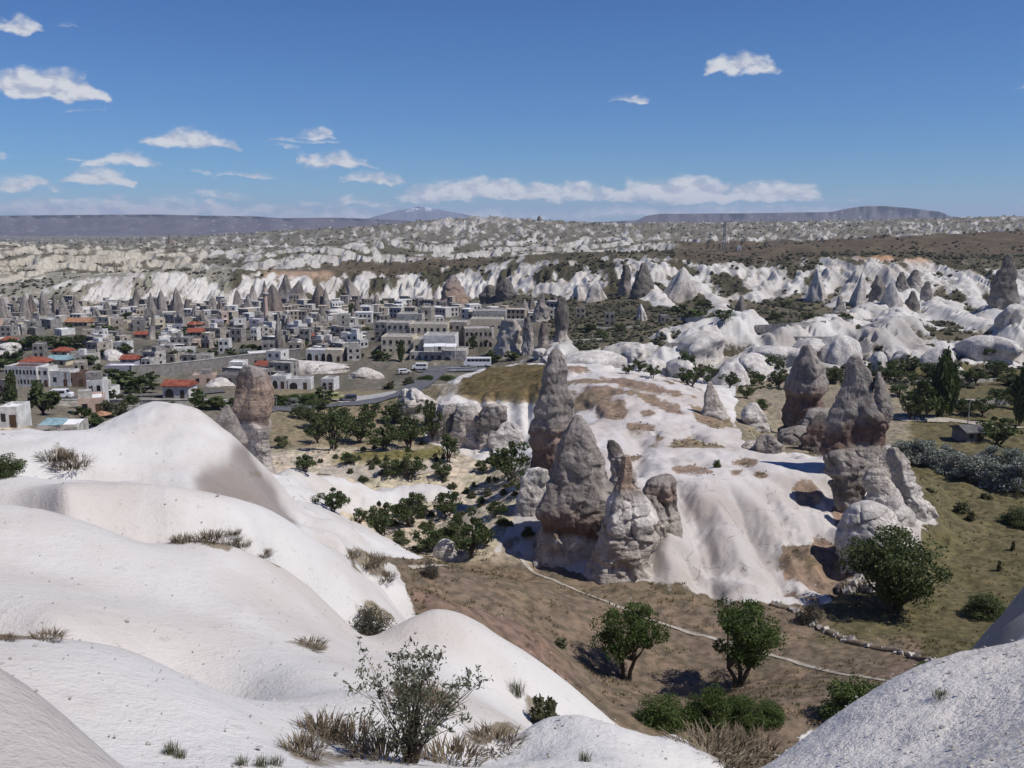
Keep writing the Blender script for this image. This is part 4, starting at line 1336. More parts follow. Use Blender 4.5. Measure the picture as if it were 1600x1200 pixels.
# white mounds in front of the right-hand slope (x, top, base, half width)
ML = [(880, 548, 566, 18), (905, 545, 572, 16), (925, 543, 582, 26), (955, 552, 586, 20), (975, 560, 588, 14), (1000, 545, 584, 24), (1020, 556, 588, 14), (1042, 528, 584, 26), (1070, 520, 560, 22),
      (1066, 556, 590, 16), (1100, 512, 552, 26), (1130, 504, 545, 28), (1160, 520, 545, 18), (1098, 566, 598, 16), (1118, 562, 600, 18), (1140, 560, 600, 16), (1160, 552, 590, 18), (1180, 548, 582, 18),
      (1010, 510, 530, 14), (1030, 516, 536, 12), (990, 538, 556, 10), (1195, 540, 572, 14), (1215, 536, 566, 22), (1240, 528, 560, 20), (1262, 524, 556, 20), (1285, 520, 556, 18), (1310, 520, 562, 16),
      (1330, 524, 566, 16), (1350, 518, 556, 18), (1372, 545, 580, 10), (1396, 520, 556, 20), (1425, 515, 558, 18), (1440, 535, 568, 20), (1465, 538, 572, 18), (1390, 544, 562, 8), (1410, 542, 564, 9),
      (1492, 540, 560, 22), (1520, 530, 568, 24), (1545, 520, 556, 24), (1575, 510, 540, 26), (1480, 560, 585, 10), (1600, 512, 536, 20), (1240, 556, 580, 10), (1300, 560, 585, 12),
      (1468, 505, 525, 10), (1476, 508, 528, 7), (1200, 560, 584, 10), (860, 552, 570, 10), (1580, 470, 500, 12), (1550, 495, 515, 14)]
ML = [m_ for i_, m_ in enumerate(sorted(ML)) if i_ % 3 == 0]
for k, (x, t, b, hw) in enumerate(sorted(ML)):
    o = place_rock('tuff_mound', MOUNDS, x, t + 4, b + 1, hw * 1.4, k, 232, 1.5)
    tag(o, 'white creased tuff mound, ' + from_left(k) + ' in the lumpy right-hand band', 'mound', 'white tuff mounds of the right-hand band')
# cones among the houses
TC = [(5, 465, 505, 11), (27, 472, 502, 10), (42, 460, 504, 10), (52, 462, 502, 8), (76, 456, 506, 11), (88, 462, 500, 8), (103, 465, 500, 9), (121, 464, 498, 9), (150, 482, 502, 9), (170, 474, 496, 8), (186, 470, 492, 7),
      (213, 452, 477, 8), (237, 459, 500, 10), (254, 455, 492, 8), (277, 451, 498, 10), (269, 470, 496, 5), (295, 468, 492, 6), (305, 478, 500, 8), (333, 464, 488, 9), (345, 470, 490, 6), (370, 455, 480, 8), (395, 448, 470, 7),
      (428, 447, 492, 17), (447, 430, 458, 10), (466, 440, 468, 13), (497, 445, 482, 13), (510, 452, 484, 8), (548, 436, 462, 10), (421, 494, 520, 12), (434, 492, 545, 7), (451, 494, 516, 10), (480, 494, 515, 10),
      (505, 480, 502, 9), (500, 490, 512, 8), (240, 490, 530, 5), (320, 488, 510, 9), (560, 470, 500, 8), (552, 484, 508, 5), (630, 490, 505, 8), (660, 476, 500, 9), (640, 470, 492, 6), (590, 462, 486, 7), (390, 462, 486, 8),
      (360, 480, 500, 7), (830, 466, 492, 8), (845, 458, 484, 6), (820, 470, 494, 7), (868, 462, 486, 7)]
for k, (x, t, b, hw) in enumerate(sorted(TC)):
    o = place_rock('fairy_chimney', CONES, x, t - 2, b, hw * 1.15, k, 300)
    tag(o, 'grey cone chimney among the town houses, ' + from_left(k) + ' of these cones', 'rock chimney', 'cone chimneys among the houses')
# pale rock lumps the town is built around
TR = random.Random(5)
LP = sorted((TR.uniform(0, 860), TR.uniform(486, 566)) for _ in range(34))
LP = [q_ for q_ in LP if not (575 < q_[0] < 800 and q_[1] > 488)]
for k, (x, b) in enumerate(LP):
    o = place_rock('rock_outcrop', CONES + MOUNDS if b < 520 else MOUNDS, x, b - TR.uniform(6, 16), b, TR.uniform(8, 22), k, 262, TR.uniform(.7, 1.2))
    tag(o, 'pale weathered rock lump between town houses, ' + from_left(k) + ' of the lumps', 'rock', 'rock lumps between the houses')
# white cones and fins on the far scarps
WC = [(1065, 418, 470, 20), (1120, 430, 465, 14), (1150, 425, 468, 12), (1180, 425, 462, 10), (1215, 424, 466, 12), (1245, 422, 462, 12), (1275, 420, 468, 13), (1300, 430, 474, 10), (1340, 425, 478, 12), (1390, 440, 482, 12),
      (1480, 430, 476, 12), (1500, 425, 470, 12), (1530, 440, 486, 14), (930, 440, 470, 12), (955, 450, 478, 10), (905, 445, 468, 12), (880, 440, 464, 10), (1035, 455, 486, 9), (1020, 460, 488, 7), (1000, 475, 500, 8)]
WC = [WC[i] for i in (0, 6, 8, 9, 13, 15, 19)]
for k, (x, t, b, hw) in enumerate(sorted(WC)):
    o = place_rock('tuff_fin', WCONES, x, t, b, hw * 1.1, k, 400, 1.4)
    tag(o, 'white tuff fin on the long scarp, ' + from_left(k) + ' of the fins', 'rock', 'white fins of the long scarp')
# rock castle and crags on the skyline
o = place_rock('rock_castle', [CONES[1]], 845, 337, 356, 8, 0, 2200)
tag(o, 'dark rounded crag on the skyline above the town', 'rock')
o = place_rock('rock_crag', [CONES[3]], 266, 368, 380, 6, 1, 1200)
tag(o, 'small dark crag on the left plateau edge below the mesa', 'rock')


# ------------------------------------------------------------------ vegetation
def leaf_mat(name, colA, colB, trans=.25):
    m, g = new_mat(name)
    at = g.node('ShaderNodeAttribute', attribute_name='shade')
    c = g.mix(at.outputs['Fac'], colA, colB)
    d = g.node('ShaderNodeBsdfPrincipled')
    g.put(d.inputs['Base Color'], c)
    d.inputs['Roughness'].default_value = .7
    d.inputs['Specular IOR Level'].default_value = .15
    t = g.node('ShaderNodeBsdfTranslucent')
    g.put(t.inputs[0], g.mix(1.0, c, (1.1, 1.25, .6), 'MULTIPLY'))
    mx = g.node('ShaderNodeMixShader')
    mx.inputs[0].default_value = trans
    g.t.links.new(d.outputs[0], mx.inputs[1])
    g.t.links.new(t.outputs[0], mx.inputs[2])
    o = g.node('ShaderNodeOutputMaterial')
    g.t.links.new(mx.outputs[0], o.inputs[0])
    return m


LEAF_D = leaf_mat('leaf_dark', (.042, .058, .024), (.112, .138, .056))
LEAF_G = leaf_mat('leaf_green', (.040, .064, .018), (.105, .145, .045))
LEAF_S = leaf_mat('leaf_silver', (.15, .165, .15), (.34, .355, .33), .2)
LEAF_O = leaf_mat('leaf_olive', (.06, .065, .035), (.15, .15, .085), .2)
LEAF_B = leaf_mat('dry_brown', (.085, .065, .045), (.22, .175, .12), .15)
LEAF_F = leaf_mat('shrub_leaf', (.060, .066, .042), (.17, .18, .125), .2)
BARK, g = new_mat('bark')
nb = g.noise(g.obj(), 6.0, 4.0, .6)
g.out(g.mix(nb, (.05, .042, .034), (.13, .11, .09)), .95, g.bump(nb, .6, .05), .1)


def tube(ptsl, radii, n=6):
    V, F = [], []
    for i, (p, r) in enumerate(zip(ptsl, radii)):
        p = Vector(p)
        if i == 0:
            t = (Vector(ptsl[1]) - p)
        else:
            t = (p - Vector(ptsl[i - 1]))
        t.normalize()
        u = t.cross(Vector((.3, .9, .1)))
        if u.length < 1e-4:
            u = t.cross(Vector((1, 0, 0)))
        u.normalize()
        v = t.cross(u)
        for k in range(n):
            a = 2 * math.pi * k / n
            V.append(tuple(p + (u * math.cos(a) + v * math.sin(a)) * r))
    for i in range(len(ptsl) - 1):
        for k in range(n):
            a, b = i * n + k, i * n + (k + 1) % n
            F.append((a, b, b + n, a + n))
    return V, F


class Acc:
    def __init__(self):
        self.V, self.F = [], []

    def add(self, V, F):
        o = len(self.V)
        self.V += [tuple(v) for v in V]
        self.F += [tuple(i + o for i in f) for f in F]

    def box(self, x0, x1, y0, y1, z0, z1):
        self.add([(x0, y0, z0), (x1, y0, z0), (x1, y1, z0), (x0, y1, z0), (x0, y0, z1), (x1, y0, z1), (x1, y1, z1), (x0, y1, z1)],
                 [(0, 3, 2, 1), (4, 5, 6, 7), (0, 1, 5, 4), (1, 2, 6, 5), (2, 3, 7, 6), (3, 0, 4, 7)])

    def mesh(self, name, mat=None, smooth=False):
        me = bpy.data.meshes.new(name)
        me.from_pydata(self.V, [], self.F)
        if smooth:
            me.polygons.foreach_set('use_smooth', np.ones(len(self.F), bool))
        if mat:
            me.materials.append(mat)
        me.update()
        return me


def leaves_mesh(name, C, size, rng, mat, long=1.4, shade=None, upright=0.0):
    n = len(C)
    d1 = rng.normal(size=(n, 3))
    d1[:, 2] += upright * 2
    d1 /= np.linalg.norm(d1, axis=1, keepdims=True)
    d2 = rng.normal(size=(n, 3))
    d2 -= (d2 * d1).sum(1, keepdims=True) * d1
    d2 /= np.linalg.norm(d2, axis=1, keepdims=True) + 1e-9
    s = (size * rng.uniform(.6, 1.35, n))[:, None]
    a = C - d1 * s * long / 2
    b = C + d2 * s / 2
    c = C + d1 * s * long / 2
    e = C - d2 * s / 2
    V = np.stack([a, b, c, e], 1).reshape(-1, 3)
    F = np.arange(4 * n).reshape(n, 4)
    me = mesh_np(name, V, F, False, mat)
    sh = rng.uniform(0, 1, n) if shade is None else np.clip(shade + rng.uniform(-.25, .25, n), 0, 1)
    at = me.attributes.new('shade', 'FLOAT', 'POINT')
    at.data.foreach_set('value', np.repeat(sh, 4).astype(np.float32))
    return me


def make_tree(seed, mat, nclus=26, nleaf=1500, leaf=.06, trunk=.28, crown_w=.5, stems=3, shape='round', gap=.0):
    """unit tree: total height 1, crown half width .5 -> (trunk mesh, crown mesh)"""
    rng = np.random.RandomState(seed)
    cs = []
    zc, zr = (1 + trunk) / 2, (1 - trunk) / 2
    for k in range(nclus):
        while True:
            p = rng.uniform(-1, 1, 3)
            q = np.linalg.norm(p)
            if q < 1 and q > .35:
                break
        if shape == 'poplar':
            wz = 1 - .55 * abs(p[2]) ** 1.5
            c = np.array([p[0] * crown_w * .75 * wz, p[1] * crown_w * .75 * wz, zc + p[2] * zr * .95])
            r = crown_w * .38
        elif shape == 'bush':
            c = np.array([p[0] * crown_w * .85, p[1] * crown_w * .85, trunk + abs(p[2]) * (1 - trunk) * .82 * (1 - .35 * (p[0] ** 2 + p[1] ** 2))])
            r = crown_w * .34
        else:
            c = np.array([p[0] * crown_w * .9, p[1] * crown_w * .9, zc + p[2] * zr * .86])
            r = crown_w * rng.uniform(.16, .40)
            c[:2] += rng.normal(0, .06, 2)
        cs.append((c, r))
    pc, sh = [], []
    per = nleaf // nclus
    for c, r in cs:
        v = rng.normal(size=(per, 3))
        v /= np.linalg.norm(v, axis=1, keepdims=True)
        v *= (r * rng.uniform(.35, 1.0, per) ** .6)[:, None]
        v[:, 2] *= .8
        pc.append(c + v)
        sh.append(np.full(per, rng.uniform(.15, .85)))
    C = np.vstack(pc)
    C[:, 2] = np.clip(C[:, 2], .02, 1.03)
    crown = leaves_mesh('crown', C, leaf, rng, mat, 1.5, np.concatenate(sh))
    acc = Acc()
    pick = rng.permutation(len(cs))
    for s in range(stems):
        a = 2 * math.pi * s / stems + rng.uniform(-.4, .4)
        bx, by = .05 * math.cos(a), .05 * math.sin(a)
        if stems == 1:
            bx = by = 0
        mid = (bx * 2.2 + rng.uniform(-.04, .04), by * 2.2 + rng.uniform(-.04, .04), trunk * .9)
        r0 = .045 if stems == 1 else .03
        acc.add(*tube([(bx, by, -.08), (bx * 1.3, by * 1.3, trunk * .4), mid], [r0 * 1.2, r0, r0 * .8]))
        for c, r in [cs[i] for i in pick[s::stems]][:9]:
            m2 = (mid[0] * .5 + c[0] * .5 + rng.uniform(-.03, .03), mid[1] * .5 + c[1] * .5, mid[2] * .55 + c[2] * .45)
            acc.add(*tube([mid, m2, tuple(c)], [r0 * .7, r0 * .42, r0 * .14], 5))
    return acc.mesh('trunk', BARK, True), crown


def twig_mesh(name, seed, n, h, spread, mat, width=.01, curve=.3):
    """dry shrub / grass tuft: many thin blades from the ground, unit height 1 radius 1"""
    rng = np.random.RandomState(seed)
    a = rng.uniform(0, 2 * math.pi, n)
    r0 = np.sqrt(rng.uniform(0, 1, n)) * spread * .55
    tilt = rng.uniform(.05, 1.0, n)
    hh = h * rng.uniform(.45, 1.0, n) * (1 - .35 * tilt)
    bx, by = np.cos(a) * r0, np.sin(a) * r0
    a2 = a + rng.normal(0, .5, n)
    tx, ty = bx + np.cos(a2) * spread * .5 * tilt, by + np.sin(a2) * spread * .5 * tilt
    px_, py_ = -np.sin(a2) * width, np.cos(a2) * width
    b0 = np.stack([bx - px_, by - py_, np.full(n, -.05)], 1)
    b1 = np.stack([bx + px_, by + py_, np.full(n, -.05)], 1)
    mx_ = np.stack([bx * .6 + tx * .4, by * .6 + ty * .4, hh * .6], 1)
    pw = np.stack([px_, py_, np.zeros(n)], 1) * .8
    t1 = np.stack([tx, ty, hh], 1)
    V = np.stack([b0, b1, mx_ + pw, mx_ - pw, t1], 1).reshape(-1, 3)
    i = np.arange(n)[:, None] * 5
    F4 = (i + np.array([[0, 1, 2, 3]]))
    F3 = (i + np.array([[3, 2, 4, 4]]))
    me = bpy.data.meshes.new(name)
    fs = [tuple(f) for f in F4.tolist()] + [tuple(f[:3]) for f in F3.tolist()]
    me.from_pydata(V.tolist(), [], fs)
    me.materials.append(mat)
    at = me.attributes.new('shade', 'FLOAT', 'POINT')
    at.data.foreach_set('value', np.repeat(rng.uniform(0, 1, n), 5).astype(np.float32))
    return me


def add_tree(name, variant, px, pbase, hpx, wpx, label, cat, group=None, dmin=40, rz=0.0, d=None):
    if d is None:
        p = hit(px, pbase, dmin)
    else:
        x = a_of(px, pbase) * d
        p = Vector((x, d, zat(x, d)))
    slant = p.y / (CP - tan_el(pbase) * SP) if False else p.length
    s = p.y * CP - p.z * SP                      # camera depth
    H = hpx * s / FPX / math.cos(PITCH) * 1.0
    W = wpx * s / FPX
    o = empty(name, p, rz)
    o.scale = (W, W, H)
    link('trunk', variant[0], o)
    link('crown', variant[1], o)
    tag(o, label, cat, group)
    return o


T_ORCH = [make_tree(500 + k, LEAF_D, 26, 2100, .046, .14, .5, 2 + k % 2, 'round') for k in range(5)]
T_GREEN = [make_tree(520 + k, LEAF_G, 38, 9500, .021, .28, .5, 3, 'round') for k in range(2)]
T_BUSHG = [make_tree(530 + k, LEAF_G, 46, 9000, .024, .04, .5, 4, 'bush') for k in range(3)]
T_BUSHD = [make_tree(540 + k, LEAF_D, 44, 7000, .028, .06, .5, 4, 'bush') for k in range(3)]
T_DARK = [make_tree(550, LEAF_D, 90, 12000, .022, .14, .5, 5, 'round')]
T_SILV = [make_tree(560 + k, LEAF_S, 36, 4000, .042, .04, .5, 4, 'bush') for k in range(3)]
T_POP = [make_tree(570 + k, LEAF_D, 50, 2200, .07, .05, .5, 1, 'poplar') for k in range(2)]
T_OLIV = [make_tree(580 + k, LEAF_O, 24, 1200, .075, .05, .5, 4, 'bush') for k in range(3)]
LEAF_W = leaf_mat('wiry_grey', (.045, .042, .032), (.11, .10, .07), .1)
T_WIRY = [make_tree(586 + k, LEAF_W, 40, 3400, .026, .04, .5, 6, 'bush') for k in range(2)]
T_FAR = [make_tree(590 + k, LEAF_D, 16, 420, .14, .10, .5, 1, 'round') for k in range(4)]

add_tree('walnut_tree', T_GREEN[0], 978, 1060, 124, 104, 'bright green multi-stemmed tree with dark shadow, left of the two beside the path', 'tree', None, 45)
add_tree('walnut_tree', T_GREEN[1], 1155, 1072, 132, 128, 'bright green rounded tree standing on the dry grass, right of the two beside the path', 'tree', None, 45, 1.0)
add_tree('walnut_tree', T_DARK[0], 1398, 954, 130, 140, 'large dark spreading tree in front of the right-hand chimneys', 'tree', None, 60)
for k, (x, b, h, w_, lab) in enumerate([(1032, 1132, 62, 86, 'leftmost green bush of the thicket below the two trees'), (1105, 1138, 86, 84, 'tallest green bush in the middle of the thicket below the two trees'),
                                        (1160, 1134, 62, 76, 'rightmost green bush of the thicket below the two trees'), (1340, 1132, 92, 124, 'large green bush behind the grey foreground slope'),
                                        (1448, 1082, 44, 60, 'small green bush beside the end of the stone bank'), (1200, 1128, 40, 60, 'low bush right of the green thicket')]):
    add_tree('green_bush', (T_BUSHG + T_BUSHG)[k % 3], x, b, h, w_, lab, 'bush', 'green bushes of the valley floor', 38, k * 1.3)
for k, (x, b, h, w_, lab, var) in enumerate([
        (848, 1138, 70, 52, 'olive shrub growing in the cleft of the white dune', T_OLIV[0]), (578, 990, 56, 82, 'dark wiry shrub in the hollow between white dunes', T_WIRY[0]),
        (1265, 972, 46, 46, 'dark shrub beside the stone bank in the grass', T_WIRY[1]), (1545, 962, 44, 70, 'dark shrub at the foot of the grey domes', T_BUSHD[2]),
        (1592, 822, 34, 60, 'dark low shrub at the right edge of the field', T_BUSHD[0]), (672, 902, 38, 30, 'small wiry shrub at the edge of the red slope', T_WIRY[1]),
        (10, 744, 40, 66, 'round green shrub on the white hill at the left edge', T_BUSHD[1]), (1120, 730, 16, 14, 'tiny green shrub on the white ridge', T_BUSHG[0]),
        (825, 838, 20, 22, 'dark bush at the foot of the tall chimney', T_BUSHD[0]), (876, 1012, 20, 34, 'low olive shrub on the slope beside the red soil', T_OLIV[2]),
        (1196, 820, 1, 1, None, None)]):
    if lab:
        add_tree('shrub', var, x, b, h, w_, lab, 'shrub', 'shrubs of the near slopes', 20 if x < 620 else 24, k * .9)
# orchard
OT = [(520, 815, 40, 56), (562, 820, 28, 32), (598, 872, 66, 48), (640, 822, 60, 60), (700, 806, 46, 54), (670, 862, 44, 56), (735, 868, 78, 68), (775, 808, 28, 36), (798, 750, 68, 76), (640, 748, 42, 54), (700, 722, 48, 38),
      (520, 702, 66, 64), (560, 692, 52, 54), (600, 702, 52, 64), (640, 702, 58, 64), (497, 692, 42, 42), (680, 692, 60, 44), (530, 662, 32, 36), (620, 662, 38, 54), (490, 667, 32, 42), (655, 642, 26, 32), (580, 657, 32, 44),
      (610, 742, 26, 42), (692, 748, 28, 32), (752, 738, 22, 26), (478, 738, 30, 44), (440, 700, 22, 26), (668, 664, 44, 34), (545, 725, 20, 30), (820, 770, 40, 36), (780, 730, 34, 30), (470, 655, 24, 40), (505, 640, 20, 34),
      (712, 832, 24, 30), (655, 792, 22, 30), (760, 852, 22, 24)]
for k, (x, b, h, w_) in enumerate(sorted(OT)):
    add_tree('orchard_tree', T_ORCH[k % 5], x, b, h * .94, w_ * .9, 'dark green orchard tree on the sandy valley floor, ' + from_left(k), 'tree', 'orchard trees of the valley', 93, k * 2.1)
VR = random.Random(3)
vc = {}
vl = []
while len(vl) < 90:
    x, y = VR.uniform(480, 820), VR.uniform(655, 862)
    if bool(in_poly(np.array([x]), np.array([y]), [(500, 700), (690, 640), (700, 735), (830, 760), (780, 850), (640, 868), (560, 800), (700, 790), (720, 775), (690, 750), (560, 752), (500, 725)])[0]):
        vl.append((x, y))
for k, (x, y) in enumerate(sorted(vl)):
    row = 'farthest' if y < 700 else 'far' if y < 745 else 'middle' if y < 800 else 'near'
    vc[row] = vc.get(row, -1) + 1
    o = add_tree('vine_bush', (T_OLIV + T_BUSHD)[k % 6], x, y, VR.uniform(6, 11) * (y - 560) / 200 + 2, VR.uniform(8, 15) * (y - 560) / 200 + 2,
                 'small vine bush on the %s sandy valley floor, %s there' % (row, from_left(vc[row])), 'bush', 'vine bushes of the valley', 93, k * 1.1)
# right-hand valley trees
RT = [('poplar_tree', T_POP[0], 1469, 652, 104, 36, 'tall dark poplar, left and taller of the pair by the right-hand road'), ('poplar_tree', T_POP[1], 1484, 650, 84, 22, 'slim dark poplar, right of the pair by the right-hand road'),
      ('poplar_tree', T_POP[1], 1593, 664, 96, 32, 'dark poplar at the right edge of the photo')]
for nm, v, x, b, h, w_, lab in RT:
    add_tree(nm, v, x, b, h, w_, lab, 'tree', 'poplars by the right-hand road', 130)
MT = [(1440, 654, 72, 56), (1424, 656, 44, 36), (1560, 694, 44, 66), (1400, 592, 30, 36), (1384, 598, 36, 42), (1555, 590, 28, 42), (1510, 652, 30, 44), (1536, 650, 34, 40), (1080, 604, 32, 44), (1112, 600, 30, 32), (1070, 588, 40, 34),
      (1140, 606, 26, 30), (1176, 602, 26, 34), (1206, 585, 32, 42), (1216, 606, 30, 32), (1165, 622, 22, 26), (1190, 640, 18, 24), (1420, 580, 26, 30), (1450, 590, 26, 36), (1520, 600, 26, 40), (1575, 602, 24, 40), (1350, 590, 26, 30),
      (1020, 590, 22, 26), (1000, 580, 18, 24), (980, 585, 16, 22), (1300, 600, 26, 34), (1545, 560, 20, 30), (1480, 610, 24, 34), (1590, 640, 40, 40), (1130, 500, 18, 40), (1080, 500, 18, 36), (1060, 490, 14, 30), (1210, 500, 12, 24), (1260, 500, 12, 26),
      (940, 530, 14, 26), (970, 520, 14, 24), (1320, 500, 12, 24), (1230, 480, 10, 22), (1100, 480, 12, 24), (1560, 630, 26, 44), (1404, 620, 20, 30)]
for k, (x, b, h, w_) in enumerate(sorted(MT)):
    add_tree('valley_tree', (T_ORCH + T_FAR)[k % 9] if b < 560 else T_ORCH[k % 5], x, b, h, w_, 'dark tree beneath the right-hand mounds, ' + from_left(k) + ' of these trees', 'tree', 'trees below the right-hand mounds', 140, k * 1.7)
SS = [(1410, 716, 36, 46), (1432, 720, 40, 56), (1462, 730, 38, 50), (1492, 742, 46, 56), (1522, 748, 46, 60), (1556, 760, 52, 66), (1592, 766, 60, 66), (1580, 732, 42, 54), (1546, 728, 36, 46), (1450, 712, 30, 40), (1480, 720, 30, 40)]
for k, (x, b, h, w_) in enumerate(sorted(SS)):
    add_tree('silver_shrub', T_SILV[k % 3], x, b, h, w_, 'silvery grey shrub along the far edge of the right field, ' + from_left(k), 'shrub', 'silvery shrubs of the right field', 105, k * 1.3)
for k, (x, b, h, w_) in enumerate([(1500, 800, 20, 26), (1516, 812, 18, 16), (1452, 770, 10, 16), (1560, 892, 22, 8), (1582, 860, 20, 8), (1540, 780, 12, 20)]):
    add_tree('sapling', T_OLIV[k % 3], x, b, h, w_, ['olive sapling in the upper right field, bushy one', 'thin olive sapling right of the bushy one in the field', 'tiny olive sapling nearest the pedestal rock',
                                                    'bare dark sapling stem in the lower right field', 'bare dark sapling stem at the right field edge', 'low sapling in the middle of the upper right field'][k], 'sapling', 'saplings of the right field', 80)
# town trees
TT = [(626, 566, 34, 15, 'p'), (30, 548, 20, 40, 'r'), (60, 546, 22, 46, 'r'), (90, 545, 22, 46, 'r'), (118, 546, 22, 40, 'r'), (20, 636, 56, 20, 'p'), (68, 648, 52, 52, 'r'), (180, 600, 24, 44, 'r'), (205, 608, 26, 50, 'r'), (225, 614, 24, 44, 'r'),
      (10, 580, 30, 30, 'r'), (25, 570, 20, 26, 'r'), (200, 500, 12, 26, 'r'), (385, 560, 20, 40, 's'), (400, 556, 18, 30, 'r'), (165, 522, 14, 30, 'r'), (150, 520, 12, 24, 'r'), (240, 560, 24, 30, 'o'), (270, 566, 24, 26, 'o'),
      (440, 634, 20, 32, 'g'), (460, 632, 22, 34, 'g'), (482, 632, 24, 40, 'g'), (505, 628, 22, 34, 'r'), (425, 632, 18, 26, 'r'), (610, 608, 16, 24, 'o'), (640, 600, 14, 22, 'o'), (665, 594, 10, 30, 'g'), (700, 594, 10, 32, 'g'),
      (550, 505, 30, 12, 'p'), (590, 480, 12, 18, 'r'), (620, 480, 12, 26, 'r'), (640, 475, 10, 22, 'r'), (580, 500, 10, 20, 'r'), (700, 492, 10, 20, 'r'), (740, 545, 22, 16, 'r'), (770, 566, 18, 30, 'r'), (760, 540, 14, 20, 'r'),
      (455, 635, 16, 36, 's'), (600, 564, 14, 24, 'r'), (590, 560, 14, 26, 'r'), (120, 690, 14, 24, 'g'), (150, 668, 22, 30, 'r'), (170, 652, 34, 30, 'o'), (190, 648, 30, 30, 'o'), (130, 655, 20, 30, 'r'), (205, 640, 24, 26, 'r'), (300, 560, 14, 22, 'r'),
      (330, 560, 14, 20, 'r'), (280, 530, 12, 24, 'r'), (345, 545, 12, 20, 'r'), (50, 600, 20, 24, 'r'), (140, 570, 16, 22, 'r'), (160, 560, 14, 22, 'r'), (320, 500, 10, 20, 'r'), (800, 562, 14, 24, 'r'), (870, 530, 16, 26, 'o'), (905, 545, 16, 30, 'o'),
      (920, 520, 14, 24, 'r'), (570, 520, 10, 20, 'r'), (520, 520, 10, 20, 'r'), (450, 560, 12, 22, 'r'), (360, 640, 18, 24, 'r'), (340, 640, 20, 24, 'r'), (320, 640, 14, 22, 'r'), (265, 640, 14, 24, 'r'), (290, 520, 10, 18, 'r')]
TRr = random.Random(21)
for _ in range(75):
    x_, y_ = TRr.uniform(-5, 780), TRr.uniform(492, 640)
    if (y_ > 600 and x_ > 350) or (575 < x_ < 775 and y_ > 488) or (y_ > 560 and x_ > 440):
        continue
    h_ = TRr.uniform(7, 15) * (y_ - 380) / 160
    TT.append((x_, y_, h_, h_ * TRr.uniform(.9, 1.7), TRr.choice('rrrro')))
TV = {'p': T_POP, 'r': T_FAR, 'o': T_OLIV, 'g': T_BUSHG, 's': T_SILV}
TL = {'p': ('dark_cypress', 'slim dark cypress'), 'r': ('town_tree', 'round dark tree'), 'o': ('town_shrub', 'olive shrub'), 'g': ('town_bush', 'bright green bush'), 's': ('willow_tree', 'silvery grey tree')}
byk = {}
for it in sorted(TT):
    byk.setdefault((it[4], 'upper' if it[1] < 515 else 'middle' if it[1] < 560 else 'lower'), []).append(it)
for (kk, zone), lst in byk.items():
    for k, (x, b, h, w_, _) in enumerate(lst):
        add_tree(TL[kk][0], TV[kk][k % len(TV[kk])], x, b, h, w_, '%s in the %s town, %s' % (TL[kk][1], zone, from_left(k) + ' of its kind there' if len(lst) > 1 else 'the only one'),
                 'tree' if kk in 'prs' else 'bush', TL[kk][1] + 's of the town', 145, k * 1.9)

# far scrub: too many to count, one mass
rng = np.random.RandomState(12)
n_try = 46000
ci = rng.randint(0, NC, n_try)
ri = np.clip(np.interp(rng.uniform(math.log(262), math.log(4300), n_try), rows, np.arange(NR)).astype(int), 0, NR - 1)
clump = fbm2(GX[ri, ci] / 70, GY[ri, ci] / 120, 3, 131)
keep = (cov_s[ri, ci] > .55) & (clump + rng.uniform(-.5, .5, n_try) > .12) & ~((GD[ri, ci] < 690) & (PX[ri, ci] < 860) & (PY[ri, ci] > 480)) & ~(bh[ri, ci] & (rng.uniform(0, 1, n_try) < .7))
ri, ci = ri[keep][:15000], ci[keep][:15000]
n2_ = 26000
c2 = rng.randint(0, NC, n2_)
r2 = np.clip(np.interp(rng.uniform(math.log(225), math.log(640), n2_), rows, np.arange(NR)).astype(int), 0, NR - 1)
k2 = (cov_s[r2, c2] > .42) & (PX[r2, c2] > 850) & (fbm2(GX[r2, c2] / 22, GY[r2, c2] / 22, 2, 135) + rng.uniform(-.5, .5, n2_) > .1)
ri, ci = np.concatenate([ri, r2[k2][:4500]]), np.concatenate([ci, c2[k2][:4500]])
nB = len(ri)
base = np.stack([GX[ri, ci], GY[ri, ci], GZ[ri, ci]], 1)
size = rng.uniform(.7, 2.1, nB) * np.interp(GD[ri, ci], [262, 800, 4300], [.55, 1.0, 2.0])
unit = np.array([(0, 0, 1.1), (1, 0, .55), (.3, .95, .5), (-.8, .6, .6), (-.8, -.6, .45), (.3, -.95, .55), (0, 0, -.4)])
uf = np.array([(0, 1, 2), (0, 2, 3), (0, 3, 4), (0, 4, 5), (0, 5, 1), (6, 2, 1), (6, 3, 2), (6, 4, 3), (6, 5, 4), (6, 1, 5)])
jit = unit[None] * (1 + rng.uniform(-.35, .35, (nB, 7, 3)))
V = (base[:, None, :] + jit * size[:, None, None]).reshape(-1, 3)
F = (uf[None] + (np.arange(nB) * 7)[:, None, None]).reshape(-1, 3)
SCRUB = leaf_mat('scrub', (.030, .034, .020), (.085, .082, .05), .05)
me = mesh_np('scrub', V, F, False, SCRUB)
at = me.attributes.new('shade', 'FLOAT', 'POINT')
at.data.foreach_set('value', np.repeat(rng.uniform(0, 1, nB), 7).astype(np.float32))
tag(link('hillside_scrub', me), 'dark scrub dotted over the far hills', 'scrub', kind='stuff')

